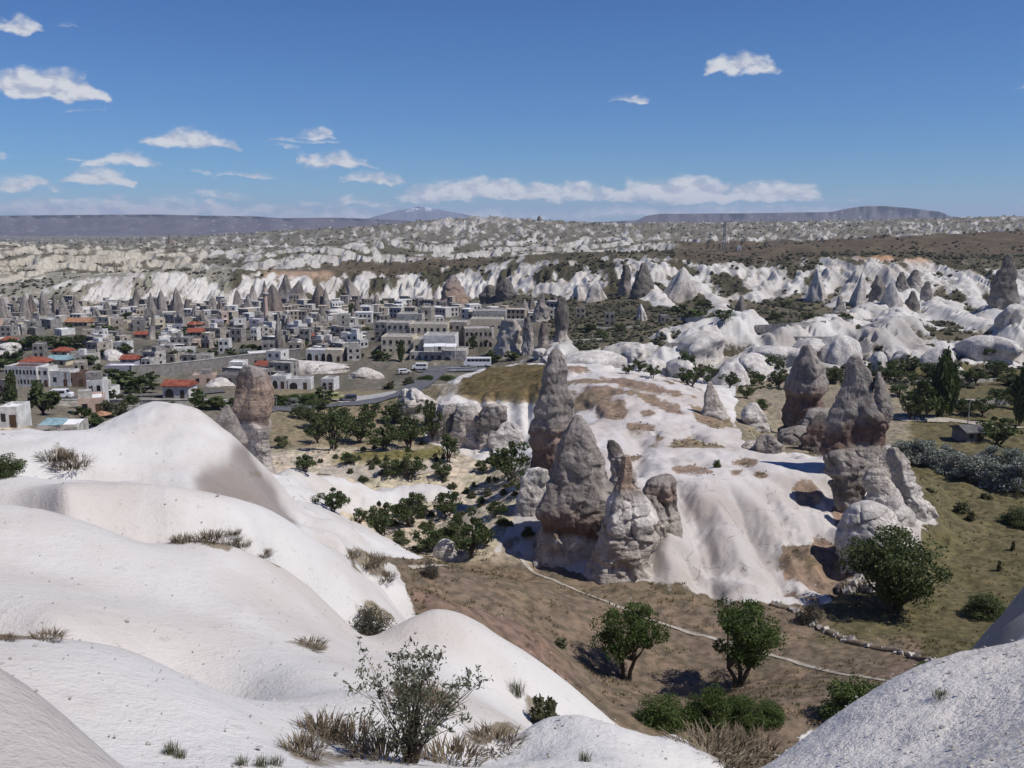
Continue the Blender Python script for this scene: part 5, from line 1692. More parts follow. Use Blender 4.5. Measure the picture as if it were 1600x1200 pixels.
# dry grass tufts on the valley floor and shrubs' feet
n_try = 60000
ci = rng.randint(0, NC, n_try)
ri = np.clip(np.interp(rng.uniform(math.log(9), math.log(150), n_try), rows, np.arange(NR)).astype(int), 0, NR - 1)
keep = ((cov_s[ri, ci] > .62) | ((cov_s[ri, ci] > .34) & rm[ri, ci])) & (fbm2(GX[ri, ci] / 5, GY[ri, ci] / 5, 2, 141) + .5 * fbm2(GX[ri, ci] / 17, GY[ri, ci] / 17, 2, 142) + rng.uniform(-.4, .4, n_try) > .15)
ri, ci = ri[keep][:12000], ci[keep][:12000]
nT = len(ri)
cx_, cy_ = GX[ri, ci] + rng.uniform(-.4, .4, nT), GY[ri, ci]
cz_ = GZ[ri, ci]
nb_ = 7
ang_ = rng.uniform(0, 6.28, (nT, nb_))
hgt = rng.uniform(.07, .26, (nT, nb_)) * np.interp(GD[ri, ci], [9, 40, 150], [.5, .9, 1.5])[:, None]
lean_ = rng.uniform(.1, .5, (nT, nb_)) * hgt
wd = .035 * np.interp(GD[ri, ci], [9, 40, 150], [.3, 1.2, 2.6])[:, None]
rr = rng.uniform(0, .22, (nT, nb_)) * np.interp(GD[ri, ci], [9, 40, 150], [.6, 1, 1.6])[:, None]
bx = cx_[:, None] + np.cos(ang_) * rr
by = cy_[:, None] + np.sin(ang_) * rr
bz = np.repeat(cz_[:, None], nb_, 1) - .03
p0 = np.stack([bx - np.sin(ang_) * wd, by + np.cos(ang_) * wd, bz], -1)
p1 = np.stack([bx + np.sin(ang_) * wd, by - np.cos(ang_) * wd, bz], -1)
p2 = np.stack([bx + np.cos(ang_) * lean_, by + np.sin(ang_) * lean_, bz + hgt], -1)
V = np.stack([p0, p1, p2], 2).reshape(-1, 3)
F = np.arange(len(V)).reshape(-1, 3)
GRASS = leaf_mat('dry_grass', (.11, .095, .05), (.27, .215, .125), .25)
me = mesh_np('grass', V, F, False, GRASS)
at = me.attributes.new('shade', 'FLOAT', 'POINT')
at.data.foreach_set('value', np.repeat(rng.uniform(0, 1, len(F)), 3).astype(np.float32))
tag(link('dry_grass', me), 'dry grass tufts of the valley floor', 'grass', kind='stuff')

# dry cushions and tufts on the dunes
DRYT = [twig_mesh('dry_twigs', 600 + k, 300, 1, 1, LEAF_B, .012) for k in range(3)]
GRT = [twig_mesh('grass_blades', 610 + k, 150, 1, .8, LEAF_O, .012) for k in range(2)]
DT = [(88, 716, 24, 40, 0, 'brown dry cushion shrub in the upper left hollow, left half'), (112, 728, 28, 44, 1, 'brown dry cushion shrub in the upper left hollow, right half'), (325, 846, 26, 40, 0, 'dry brown cushion on the middle dune, largest'),
      (352, 850, 22, 34, 1, 'dry brown cushion on the middle dune, right of the largest'), (283, 848, 24, 26, 2, 'dry cushion at the left end of the middle dune cluster'), (365, 834, 16, 18, 0, 'small dark cushion above the middle dune cluster'), (378, 852, 16, 22, 1, 'small cushion at the right end of the middle dune cluster'),
      (68, 1001, 16, 46, 0, 'dark dry cushion on the near left dune crest'), (8, 1001, 12, 26, 1, 'dark dry cushion at the left edge on the near dune crest'), (500, 1150, 40, 70, 0, 'brown dry grass clump left of the big foreground shrub'), (545, 1165, 46, 80, 1, 'dark brown dry clump just left of the big foreground shrub'),
      (470, 1180, 40, 60, 2, 'pale dry grass clump farthest left of the big foreground shrub'), (600, 1190, 50, 90, 0, 'dark dry clump under the big foreground shrub'), (700, 1195, 44, 80, 1, 'dry clump right under the big foreground shrub'), (650, 1110, 34, 90, 2, 'reddish dry brush behind the big foreground shrub'),
      (770, 1165, 26, 70, 2, 'pale dry grass on the right of the big foreground shrub'), (1110, 1180, 40, 100, 2, 'dry brown brush in front of the green thicket, left'), (1165, 1180, 36, 90, 0, 'dry brown brush in front of the green thicket, right'), (575, 880, 20, 44, 1, 'brown dry brush on the rim above the red slope'), (545, 870, 14, 30, 0, 'small dry brush on the rim, left'),
      (600, 905, 18, 30, 2, 'small dry brush on the rim, right'), (412, 868, 16, 24, 0, 'tiny dark cushion on the second dune'), (480, 1012, 10, 44, 2, 'flat dry grass in the crease between dunes')]
for k, (x, b, h, w_, v, lab) in enumerate(DT):
    p = hit(x, b, 7 if b > 960 else 20)
    s = p.y * CP - p.z * SP
    o = link('dry_brush', DRYT[v], loc=p)
    o.scale = (w_ * s / FPX * 1.1, w_ * s / FPX * 1.1, h * s / FPX * .68)
    o.rotation_euler = (0, 0, k * .7)
    tag(o, lab, 'dry brush', 'dry cushions of the dunes')
for k, (x, b, h, w_, lab) in enumerate([(268, 1178, 26, 26, 'pale grass tuft on the near white dune, left'), (282, 1184, 18, 20, 'pale grass tuft on the near white dune, right'), (378, 1196, 18, 24, 'green grass tuft at the bottom edge, left'), (408, 1198, 22, 24, 'green grass tuft at the bottom edge, right'),
                                        (914, 1190, 22, 22, 'grass tuft on the low white hump at bottom centre'), (1470, 1090, 12, 30, 'tiny grass tuft on the grey slope crest'), (808, 1085, 30, 26, 'grass tuft on the right flank of the large dune'), (430, 1196, 16, 26, 'grass tuft beside the dry clumps at the bottom')]):
    p = hit(x, b, 5)
    s = p.y * CP - p.z * SP
    o = link('grass_tuft', GRT[k % 2], loc=p)
    o.scale = (w_ * s / FPX, w_ * s / FPX, h * s / FPX * 1.1)
    tag(o, lab, 'grass tuft', 'grass tufts of the dunes')


# the big foreground shrub: stems, side twigs and narrow leaves
def big_shrub(px, pb, hpx, wpx):
    rng = np.random.RandomState(77)
    p = hit(px, pb, 8)
    s = p.y * CP - p.z * SP
    H, W = hpx * s / FPX * 1.12, wpx * s / FPX
    root = empty('foreground_shrub', p)
    tag(root, 'large leafy shrub with thin bare stems at bottom centre', 'shrub')
    lc = []
    st = Acc()
    for k in range(46):
        a = rng.uniform(0, 2 * math.pi)
        f = rng.uniform(.1, 1.0)
        hh = H * rng.uniform(.62, 1.0) * (1 - .30 * f * f)
        ex, ey = math.cos(a) * W * .5 * f, math.sin(a) * W * .42 * f
        b0 = Vector((rng.uniform(-.09, .09), rng.uniform(-.09, .09), -.1))
        pl = []
        n = 7
        jx, jy = rng.normal(0, .035, n), rng.normal(0, .035, n)
        for i in range(n):
            t = i / (n - 1)
            pl.append(Vector((b0.x + ex * t ** 1.3 + jx[i] * t, b0.y + ey * t ** 1.3 + jy[i] * t, hh * t ** .85 - .1 * (1 - t))))
        st.add(*tube(pl, [.013 * (1 - .8 * i / (n - 1)) * rng.uniform(.8, 1.1) for i in range(n)], 4))
        for m in range(9):
            i = rng.randint(2, n)
            o_ = pl[i]
            dv = Vector((rng.normal(0, 1), rng.normal(0, 1), rng.uniform(.1, 1.1))).normalized() * rng.uniform(.08, .24)
            tip = o_ + dv
            st.add(*tube([o_, o_ + dv * .5 + Vector((0, 0, .01)), tip], [.004, .003, .0015], 3))
            for q_ in range(8 if i > 3 else 4):
                t = rng.uniform(.25, 1.05)
                lc.append(o_ + dv * t + Vector(rng.normal(0, .016, 3)))
        for q_ in range(12):
            lc.append(pl[-1] + Vector(rng.normal(0, .05, 3)))
    link('stems', st.mesh('stems', BARK, True), root)
    C = np.array([tuple(v) for v in lc])
    link('leaves', leaves_mesh('leaves', C, .024, rng, LEAF_F, 2.6, None, .35), root)


big_shrub(642, 1192, 180, 262)


# ------------------------------------------------------------------ the town
def plain_mat(name, col, var=.25, rough=.9, scale=.8, spec=.15, bump=.3):
    m, g = new_mat(name)
    p = g.pos()
    n = g.noise(p, scale, 5.0, .65)
    n2 = g.noise(g.scalev(p, (1, 1, .25)), scale * 3, 3.0, .6)
    k = 1 - var
    c = g.mix(g.smooth(n, .35, .65), g.mix(1.0, (*col, 1), (k, k, k, 1), 'MULTIPLY'), (*[min(v * (1 + var * .5), 1) for v in col], 1))
    c = g.mix(g.smooth(n2, .55, .72, 0, var * 1.4), c, g.mix(1.0, c, (.6, .58, .55, 1), 'MULTIPLY'))
    g.out(c, rough, g.bump(n, bump, .05) if bump else None, spec)
    return m


WALLS = {'pale stone': plain_mat('wall_pale_stone', (.44, .415, .37), .4), 'grey stone': plain_mat('wall_grey_stone', (.27, .255, .235), .4), 'whitewashed': plain_mat('wall_white', (.60, .59, .56), .25),
         'beige': plain_mat('wall_beige', (.36, .32, .265), .4), 'dark stone': plain_mat('wall_dark_stone', (.22, .205, .19)), 'cream': plain_mat('wall_cream', (.58, .51, .38), .15), 'brown': plain_mat('wall_brown', (.20, .13, .10)),
         'lilac grey': plain_mat('wall_lilac', (.36, .35, .40), .15), 'pink': plain_mat('wall_pink', (.50, .37, .30), .15)}
ROOFS = {'flat': plain_mat('roof_concrete', (.36, .345, .32), .4), 'red': plain_mat('roof_red_tile', (.27, .085, .055), .4), 'brown': plain_mat('roof_brown', (.12, .06, .045), .3),
         'white': plain_mat('roof_white', (.74, .74, .73), .1), 'dark': plain_mat('roof_dark', (.13, .125, .12), .3), 'teal': plain_mat('roof_teal', (.24, .36, .39), .3), 'orange': plain_mat('roof_orange', (.36, .20, .12), .3)}
GLASS, g = new_mat('dark_window')
g.out((.018, .02, .024), .25, None, .5)
WOOD = plain_mat('door_wood', (.10, .065, .04), .3)
METAL = plain_mat('grey_metal', (.25, .25, .25), .1, .5)
WHITE_P = plain_mat('white_paint', (.80, .80, .79), .05, .35, .8, .5, 0)
ASPHALT = plain_mat('asphalt', (.12, .12, .128), .2)
DIRT = plain_mat('path_dirt', (.40, .355, .295), .3)
CONC = plain_mat('concrete', (.40, .385, .36), .3)


def slab_mesh(name, x0, x1, y0, y1, z0, z1, mat):
    a = Acc()
    a.box(x0, x1, y0, y1, z0, z1)
    return a.mesh(name, mat)


PANE = slab_mesh('window', -.5, .5, -.03, .06, 0, 1, GLASS)
DOORM = slab_mesh('door', -.5, .5, -.04, .06, 0, 1, WOOD)
SILL = slab_mesh('sill', -.6, .6, -.10, .03, -.12, 0, CONC)
ac = Acc()                                                     # arched opening
pl = [(-.5, 0), (.5, 0), (.5, .5)] + [(.5 * math.cos(t), .5 + .5 * math.sin(t)) for t in np.linspace(0.2, math.pi - .2, 8)] + [(-.5, .5)]
nA = len(pl)
ac.add([(x, -.04, z) for x, z in pl] + [(x, .06, z) for x, z in pl], [tuple(range(nA))[::-1], tuple(range(nA, 2 * nA))] + [(i, (i + 1) % nA, nA + (i + 1) % nA, nA + i) for i in range(nA)])
ARCH = ac.mesh('arch', GLASS)


def wall_body(W, D, H, parapet=.45, sink=4.0):
    """box with a real parapet rim round a sunken roof deck"""
    a = Acc()
    x0, x1, y0, y1 = -W / 2, W / 2, 0, D
    t = .28
    zt = H + parapet
    O = [(x0, y0), (x1, y0), (x1, y1), (x0, y1)]
    I = [(x0 + t, y0 + t), (x1 - t, y0 + t), (x1 - t, y1 - t), (x0 + t, y1 - t)]
    V = [(x, y, -sink) for x, y in O] + [(x, y, zt) for x, y in O] + [(x, y, zt) for x, y in I] + [(x, y, H - .05) for x, y in I]
    F = [(i, (i + 1) % 4, 4 + (i + 1) % 4, 4 + i) for i in range(4)] + [(4 + i, 4 + (i + 1) % 4, 8 + (i + 1) % 4, 8 + i) for i in range(4)] + [(8 + i, 8 + (i + 1) % 4, 12 + (i + 1) % 4, 12 + i) for i in range(4)]
    a.add(V, F)
    return a


def roof_mesh(kind, W, D, H):
    a = Acc()
    o = .45
    if kind == 'flat':
        a.box(-W / 2 + .3, W / 2 - .3, .3, D - .3, H - .2, H + .04)
    elif kind == 'gable':
        r = min(W, D) * .26
        a.add([(-W / 2 - o, -o, H), (W / 2 + o, -o, H), (W / 2 + o, D + o, H), (-W / 2 - o, D + o, H), (-W / 2 - o, D / 2, H + r), (W / 2 + o, D / 2, H + r),
               (-W / 2 - o, -o, H - .2), (W / 2 + o, -o, H - .2), (W / 2 + o, D + o, H - .2), (-W / 2 - o, D + o, H - .2)],
              [(0, 1, 5, 4), (2, 3, 4, 5), (1, 2, 5), (3, 0, 4), (6, 7, 1, 0), (7, 8, 2, 1), (8, 9, 3, 2), (9, 6, 0, 3), (9, 8, 7, 6)])
    else:                                                      # hip
        r = min(W, D) * .28
        h = min(W, D) * .42
        a.add([(-W / 2 - o, -o, H), (W / 2 + o, -o, H), (W / 2 + o, D + o, H), (-W / 2 - o, D + o, H), (-W / 2 + h, D / 2, H + r), (W / 2 - h, D / 2, H + r),
               (-W / 2 - o, -o, H - .2), (W / 2 + o, -o, H - .2), (W / 2 + o, D + o, H - .2), (-W / 2 - o, D + o, H - .2)],
              [(0, 1, 5, 4), (2, 3, 4, 5), (1, 2, 5), (3, 0, 4), (6, 7, 1, 0), (7, 8, 2, 1), (8, 9, 3, 2), (9, 6, 0, 3), (9, 8, 7, 6)])
    return a


N_HOUSES = 0


def house(loc, rz, W, D, H, wall, roofk, roofc, label, group, cat='house', nwin=None, floors=None, arches=0, detail=1, door=True, name='stone_house', sideW=True):
    """loc = middle of the front face at ground; front looks to -y before rotation"""
    global N_HOUSES
    N_HOUSES += 1
    o = empty(name, loc, rz)
    tag(o, label, cat, group)
    flat = roofk == 'flat'
    body = wall_body(W, D, H, .45 if flat else 0.0)
    link('wall', body.mesh('wall', WALLS[wall]), o)
    link('roof', roof_mesh(roofk, W, D, H).mesh('roof', ROOFS[roofc]), o)
    fl = floors or max(1, int(round(H / 3.1)))
    fh = H / fl
    nw = nwin or max(2, int(W / 2.6))
    for f in range(fl):
        for i in range(nw):
            x = -W / 2 + W * (i + .5) / nw
            z = f * fh + fh * .33
            if f == 0 and door and i == nw // 2:
                d_ = link('door', DOORM, o, loc=(x, 0, 0))
                d_.scale = (1.1, 1, min(2.2, fh * .75))
                continue
            m = ARCH if (f < arches) else PANE
            w_ = link('window', m, o, loc=(x, 0, z if f >= arches else .1 + f * fh))
            w_.scale = (min(1.05, W / nw * .5), 1, min(1.4, fh * .45)) if f >= arches else (W / nw * .66, 1, fh * .72)
            if detail > 1 and f >= arches:
                link('sill', SILL, w_)
    if sideW and D > 5 and detail > 0:
        for f in range(fl):
            for k in range(max(1, int(D / 4.5))):
                w_ = link('window', PANE, o, loc=(W / 2, D * (k + .5) / max(1, int(D / 4.5)), f * fh + fh * .33))
                w_.rotation_euler = (0, 0, math.pi / 2)
                w_.scale = (1.0, 1, min(1.3, fh * .42))
    return o


def place(px, pb, dmin=262):
    return hit(px, pb, dmin)


def px2m(p, n):
    return n * (p.y * CP - p.z * SP) / FPX


# ---- hotel of stepped stone blocks (x0, x1, top, base, wall, arch rows, window count, floors)
hotel = [(596, 646, 528, 570, 'cream', 0, 5, 3), (646, 690, 532, 572, 'cream', 0, 4, 2), (640, 712, 552, 580, 'pale stone', 1, 7, 2), (690, 728, 550, 579, 'pale stone', 1, 2, 1),
         (604, 640, 506, 530, 'pale stone', 0, 4, 2), (640, 700, 508, 538, 'cream', 1, 6, 2), (700, 730, 505, 534, 'beige', 0, 3, 2), (726, 770, 515, 545, 'beige', 1, 6, 2), (662, 712, 526, 556, 'whitewashed', 0, 1, 1),
         (620, 660, 492, 510, 'pale stone', 0, 3, 1), (658, 674, 482, 508, 'beige', 0, 1, 2), (585, 604, 505, 528, 'grey stone', 0, 2, 2), (738, 790, 487, 503, 'pale stone', 0, 8, 1), (735, 785, 500, 520, 'cream', 0, 5, 1), (725, 768, 518, 534, 'whitewashed', 0, 2, 1)]
hl = ['tall cream hotel wing behind the cypress', 'cream hotel middle wing above the awning terrace', 'long pale hotel front with arched cellars by the road', 'pale hotel gatehouse with a big round arch', 'upper left hotel tier with paired windows',
      'upper cream hotel tier with arched terrace doors', 'upper beige hotel tier at the right', 'long dark-fronted annex right of the hotel', 'white terrace room of the hotel under the awning', 'top hotel tier at the left', 'small beige hotel tower with two windows',
      'narrow grey hotel block at the far left', 'pale row building with many windows above the hotel', 'cream row building below the many-windowed row', 'whitewashed block right of the dark annex']
for k, (x0, x1, yt, yb, wl_, ar, nw, fl) in enumerate(hotel):
    dd = [333, 326, 318, 316, 352, 345, 350, 340, 322, 366, 372, 360, 420, 400, 345][k]
    x = a_of((x0 + x1) / 2, yb) * dd
    zb = tan_el(yb) * dd
    W = (x1 - x0) / FPX * dd
    H = (tan_el(yt) - tan_el(yb)) * dd
    house((x, dd, zb), R([-3, -3, -2, -3, -4, -3, -5, 6, -3, -4, -3, -4, -3, -4, -3][k]), W, 11, H, wl_, 'flat', 'flat', hl[k], 'stepped hotel blocks', 'hotel block', nw, fl, ar, 2, k % 3 == 0, 'hotel_block')
# awning over the hotel terrace, each cloth a panel
aw = empty('terrace_awning', (a_of(688, 548) * 317, 317.5, tan_el(549) * 317))
tag(aw, 'white cloth awning over the dark hotel terrace', 'awning')
Wp = 52 / FPX * 317 / 3
for i in range(3):
    q_ = link('cloth_panel', slab_mesh('cloth', -Wp / 2 + .05, Wp / 2 - .05, -2.2, 1.5, 2.3, 2.42, WHITE_P), aw, loc=((i - 1) * Wp, 0, .12 * (i % 2)))
    q_.rotation_euler = (R(10), 0, 0)
for i in range(4):
    link('post', slab_mesh('post', -.06, .06, -.06, .06, -1, 2.3, METAL), aw, loc=((i - 1.5) * Wp, -1.9, 0))

# ---- named houses and sheds (x0, x1, top, base, wall, roof kind, roof colour, name, label)
NAMED = [(8, 62, 582, 612, 'whitewashed', 'flat', 'brown', 'school_building', 'long white two-storey building with rows of square windows at left'), (58, 78, 578, 606, 'whitewashed', 'flat', 'flat', 'stone_house', 'white stair tower block joined to the long white building'),
         (78, 112, 584, 606, 'whitewashed', 'flat', 'flat', 'stone_house', 'white building with large wall panels right of the stair tower'), (104, 136, 592, 612, 'brown', 'flat', 'brown', 'workshop', 'dark brown workshop with red porch roof'),
         (254, 296, 594, 622, 'whitewashed', 'gable', 'red', 'villa', 'white villa with bright red gable roof and arched porch'), (30, 72, 562, 574, 'beige', 'hip', 'red', 'stone_house', 'house with wide dark red hip roof at left'),
         (80, 106, 545, 556, 'pale stone', 'hip', 'red', 'stone_house', 'small house with bright red hip roof above the teal shed'), (74, 104, 558, 570, 'cream', 'gable', 'teal', 'shed', 'cream shed with pale teal roof'),
         (188, 212, 556, 572, 'lilac grey', 'gable', 'red', 'stone_house', 'lilac house with small red roof under the rock'), (166, 210, 573, 590, 'lilac grey', 'flat', 'white', 'stone_house', 'low lilac house with wide dark porch openings'),
         (0, 18, 525, 545, 'beige', 'hip', 'red', 'stone_house', 'stacked red-roofed house at the far left edge'), (210, 230, 520, 528, 'beige', 'gable', 'red', 'stone_house', 'small red-roofed house beside a tall cone'), (100, 138, 500, 510, 'beige', 'gable', 'orange', 'shed', 'long shed with faded orange roof'),
         (478, 512, 548, 564, 'whitewashed', 'flat', 'white', 'guest_house', 'white guest house with blank side wall on the rock shelf'), (508, 536, 548, 566, 'cream', 'flat', 'white', 'guest_house', 'cream guest house with two rows of arches'),
         (174, 182, 537, 550, 'pale stone', 'flat', 'flat', 'stone_house', 'small pale cube house with paired windows at left'), (180, 200, 536, 552, 'whitewashed', 'flat', 'flat', 'stone_house', 'white cube house above the lilac houses'),
         (342, 358, 532, 552, 'whitewashed', 'flat', 'flat', 'stone_house', 'white three-storey arched house in the town centre'), (360, 378, 515, 535, 'grey stone', 'flat', 'flat', 'stone_house', 'grey stone house with two upper windows in the town centre'), (392, 402, 514, 532, 'whitewashed', 'flat', 'flat', 'stone_house', 'narrow white tower house beside the minaret'),
         (284, 308, 556, 576, 'grey stone', 'flat', 'flat', 'stone_house', 'grey house on the retaining wall, left of two'), (308, 330, 556, 574, 'pale stone', 'flat', 'flat', 'stone_house', 'pale house on the retaining wall, right of two'),
         (424, 448, 592, 610, 'whitewashed', 'flat', 'flat', 'cave_house', 'white cave-house front left under the white shelf'), (450, 486, 596, 610, 'whitewashed', 'flat', 'flat', 'cave_house', 'white arched cave-house front in the middle under the white shelf'), (502, 522, 594, 609, 'whitewashed', 'flat', 'flat', 'cave_house', 'small white cave-house front right under the white shelf'),
         (900, 914, 482, 498, 'beige', 'flat', 'flat', 'stone_house', 'beige tower house below the white scarp'), (945, 960, 490, 510, 'grey stone', 'flat', 'flat', 'stone_house', 'dark-sided tower house at the right end of town'), (840, 866, 484, 500, 'pale stone', 'flat', 'flat', 'stone_house', 'pale two-storey house beside the dark slim spire'),
         (1510, 1538, 668, 690, 'dark stone', 'gable', 'dark', 'farm_hut', 'low farm hut with grey pitched roof beside the right field'), (1032, 1046, 494, 505, 'dark stone', 'flat', 'white', 'hut', 'small hut with white roof on the right slope'), (0, 10, 596, 618, 'dark stone', 'flat', 'white', 'shed', 'grey shed with white roof at the left edge'),
         (0, 28, 640, 668, 'whitewashed', 'flat', 'white', 'stone_house', 'white building with dark verandas at the lower left edge'), (60, 120, 668, 682, 'pale stone', 'flat', 'white', 'shed', 'long low shed with white sheet roof behind the white hill')]
for k, (x0, x1, yt, yb, wl_, rk, rc, nm, lab) in enumerate(NAMED):
    p = place((x0 + x1) / 2, yb, 130 if yb > 615 else 255)
    W = px2m(p, x1 - x0)
    H = (tan_el(yt) - tan_el(yb)) * p.y
    if rk != 'flat':
        H *= .68
    D = min(max(W * .6, 5), 11)
    house(p, R([-8, -6, -5, 4, -6, 3][k % 6]) if yb < 640 else R(4), W, D, H, wl_, rk, rc, lab, None, 'hut' if 'hut' in nm else 'shed' if nm in ('shed', 'workshop') else 'house',
          (9 if nm == 'school_building' else None), (2 if nm == 'school_building' else None), 1 if nm in ('villa', 'guest_house', 'cave_house') else 0, 1, nm != 'school_building', nm)

# ---- the many small stone houses, row by row
HR = random.Random(11)
LEVELS = [650, 640, 626, 613, 602, 592, 583, 574, 566, 558, 551, 544, 537, 531, 525, 519, 513, 508]
LV = ['first', 'second', 'third', 'fourth', 'fifth', 'sixth', 'seventh', 'eighth', 'ninth', 'tenth', 'eleventh', 'twelfth', 'thirteenth', 'fourteenth', 'fifteenth', 'sixteenth', 'seventeenth', 'eighteenth', 'nineteenth']
named_boxes = [(n[0] - 3, n[1] + 3, n[2], n[3] + 4) for n in NAMED] + [(h[0] - 2, h[1] + 2, h[2], h[3] + 3) for h in hotel]
tree_boxes = [(t[0] - t[3] * .4, t[0] + t[3] * .4, t[1] - t[2], t[1] + 1) for t in TT]
for li, yb in enumerate(LEVELS):
    xmax = [150, 230, 330, 350, 360, 420, 440, 470, 590, 600, 600, 600, 600, 600, 620, 740, 780, 880][li]
    x = HR.uniform(-20, 10)
    made = []
    while x < xmax:
        y = yb + HR.uniform(-3.5, 3.5)
        p = place(x, y, 130 if yb > 605 else 262)
        Wm = HR.choice([3.2, 3.8, 4.4, 5, 5.6, 6.4, 8])
        wpx = Wm * FPX / (p.y * CP - p.z * SP)
        xc = x + wpx / 2
        Hm = HR.choice([2.6, 2.8, 3.0, 3.2, 4.8, 5.2, 5.6])
        hpx = Hm * FPX / p.y
        bad = any(xc > b[0] - wpx * .4 and xc < b[1] + wpx * .4 and y - hpx < b[3] and y > b[2] + 2 for b in named_boxes) or any(b[0] < xc < b[1] and b[2] < y - hpx * .3 < b[3] for b in tree_boxes)
        if yb > 570 and 190 < xc < 420 and HR.random() < .4:
            bad = True
        if 470 < xc < 600 and y > 566:
            bad = True
        if not bad and HR.random() < (.86 if yb < 605 else .5):
            made.append((xc, y, Wm, Hm))
        x += wpx * HR.uniform(.9, 1.2) + (HR.uniform(6, 24) if HR.random() < .12 else 0)
    for k, (xc, y, Wm, Hm) in enumerate(made):
        p = place(xc, y, 130 if yb > 605 else 262)
        wl_ = HR.choice(['pale stone'] * 4 + ['grey stone'] * 4 + ['whitewashed'] * 3 + ['beige'] * 4 + ['dark stone'] * 3 + ['cream', 'lilac grey', 'pink'])
        rr_ = HR.random()
        rk, rc = ('flat', HR.choice(['flat', 'flat', 'flat', 'white', 'dark'])) if rr_ < .975 else ('gable', HR.choice(['red', 'red', 'dark', 'orange']))
        st_ = 'two-storey' if Hm > 4.5 else 'low'
        lab = '%s %s house with %s roof, %s in the %s town row' % (st_, wl_, ('%s flat' % rc if rc != 'flat' else 'plain flat') if rk == 'flat' else rc + ' pitched', from_left(k), LV[li])
        far_ = p.y > 430
        ho_ = house(p, R(HR.uniform(-34, 26)), Wm, HR.uniform(4.5, 8), Hm, wl_, rk, rc, lab, 'stone houses of the town', 'house', max(1, int(Wm / 3.4)) if far_ else None, None, 1 if HR.random() < .12 else 0, 0 if far_ else 1, HR.random() < .5)
        if rk == 'flat' and HR.random() < .4:
            rw_ = HR.uniform(1.8, 3.2)
            xo = HR.uniform(-.25, .25) * Wm
            link('rooftop_room', slab_mesh('rooftop_room', xo - rw_ / 2, xo + rw_ / 2, 1.2, 3.6, Hm + .02, Hm + HR.uniform(1.6, 2.5), WALLS[HR.choice(['pale stone', 'grey stone', 'whitewashed'])]), ho_)
        if HR.random() < .22:
            link('porch_roof', slab_mesh('porch_roof', -Wm * .45, Wm * .3, -2.0, -.02, 2.3, 2.42, ROOFS[HR.choice(['white', 'dark', 'flat'])]), ho_)


# ---- the upper town beyond: a mass of small houses, each a real block with openings
FW, g = new_mat('upper_town_walls')
fa = g.node('ShaderNodeAttribute', attribute_name='rockcol')
nn = g.noise(g.pos(), .8, 4.0, .6)
g.out(g.mix(g.smooth(nn, .4, .65, 0, .4), fa.outputs['Color'], g.mix(1.0, fa.outputs['Color'], (.6, .58, .55), 'MULTIPLY')), .9, None, .1)
UA, UC = Acc(), []
wc = [(.46, .43, .385), (.33, .31, .285), (.60, .59, .56), (.40, .35, .285), (.21, .195, .18), (.5, .48, .45)]


def ubox(loc, rz, x0, x1, y0, y1, z0, z1, col):
    c_, s_ = math.cos(rz), math.sin(rz)
    b_ = Acc()
    b_.box(x0, x1, y0, y1, z0, z1)
    UA.add([(loc.x + x * c_ - y * s_, loc.y + x * s_ + y * c_, loc.z + z) for x, y, z in b_.V], b_.F)
    UC.extend([col] * 8)


for yb in (503, 499, 495, 491, 487, 483, 479, 475):
    x = HR.uniform(-30, 0)
    while x < (880 if yb > 484 else 720):
        p = place(x, yb + HR.uniform(-2.5, 2.5), 430)
        Wm, Hm, Dm, rz_ = HR.choice([4, 5, 6, 7, 9]), HR.choice([2.6, 3, 3.2, 5, 5.6]), HR.uniform(4, 7), R(HR.uniform(-35, 30))
        if HR.random() < .72 and p.y < 760:
            col = HR.choice(wc)
            ubox(p, rz_, -Wm / 2, Wm / 2, 0, Dm, -4, Hm, col)
            ubox(p, rz_, -Wm / 2 - .1, Wm / 2 + .1, -.1, Dm + .1, Hm, Hm + .3, tuple(min(v * 1.2, .7) for v in col))
            for q_ in range(int(Wm / 2.2)):
                for f_ in range(1 if Hm < 4 else 2):
                    ubox(p, rz_, -Wm / 2 + 1.1 + q_ * 2.2 - .5, -Wm / 2 + 1.1 + q_ * 2.2 + .5, -.06, .1, .8 + f_ * 2.6, 2.1 + f_ * 2.6, (.02, .02, .022))
        x += Wm * FPX / p.y * HR.uniform(1.0, 1.6)
me = UA.mesh('upper_town', FW)
set_rockcol(me, np.array(UC))
tag(link('upper_town_houses', me), 'mass of small stone houses climbing the far side of the town', 'houses', kind='stuff')

# ---- roads, paths, walls
def ribbon(name, pix, width, mat, lift, dmin, kind='structure', step=2.0, across=5, label=None):
    P3 = [hit(x, y, dmin) for x, y in pix]
    pl = []
    for a, b in zip(P3[:-1], P3[1:]):
        n = max(2, int((b - a).length / step))
        for i in range(n):
            pl.append(a.lerp(b, i / n))
    pl.append(P3[-1])
    A = np.array([(p.x, p.y) for p in pl])
    for _ in range(6):
        A[1:-1] = (A[:-2] + 2 * A[1:-1] + A[2:]) / 4
    T = np.gradient(A, axis=0)
    T /= np.linalg.norm(T, axis=1, keepdims=True) + 1e-9
    Nn = np.stack([-T[:, 1], T[:, 0]], 1)
    wob = 1 + .22 * np.sin(np.arange(len(A)) * .9) * np.sin(np.arange(len(A)) * .37) if mat is DIRT else np.ones(len(A))
    V = []
    for i in range(len(A)):
        for j in range(across):
            f = (j / (across - 1) - .5) * width * wob[i]
            x, y = A[i] + Nn[i] * f
            V.append((x, y, zat(x, y) + lift))
    F = [(i * across + j, i * across + j + 1, (i + 1) * across + j + 1, (i + 1) * across + j) for i in range(len(A) - 1) for j in range(across - 1)]
    o = link(name, mesh_np(name, V, F, True, mat))
    tag(o, kind=kind)
    return o, A


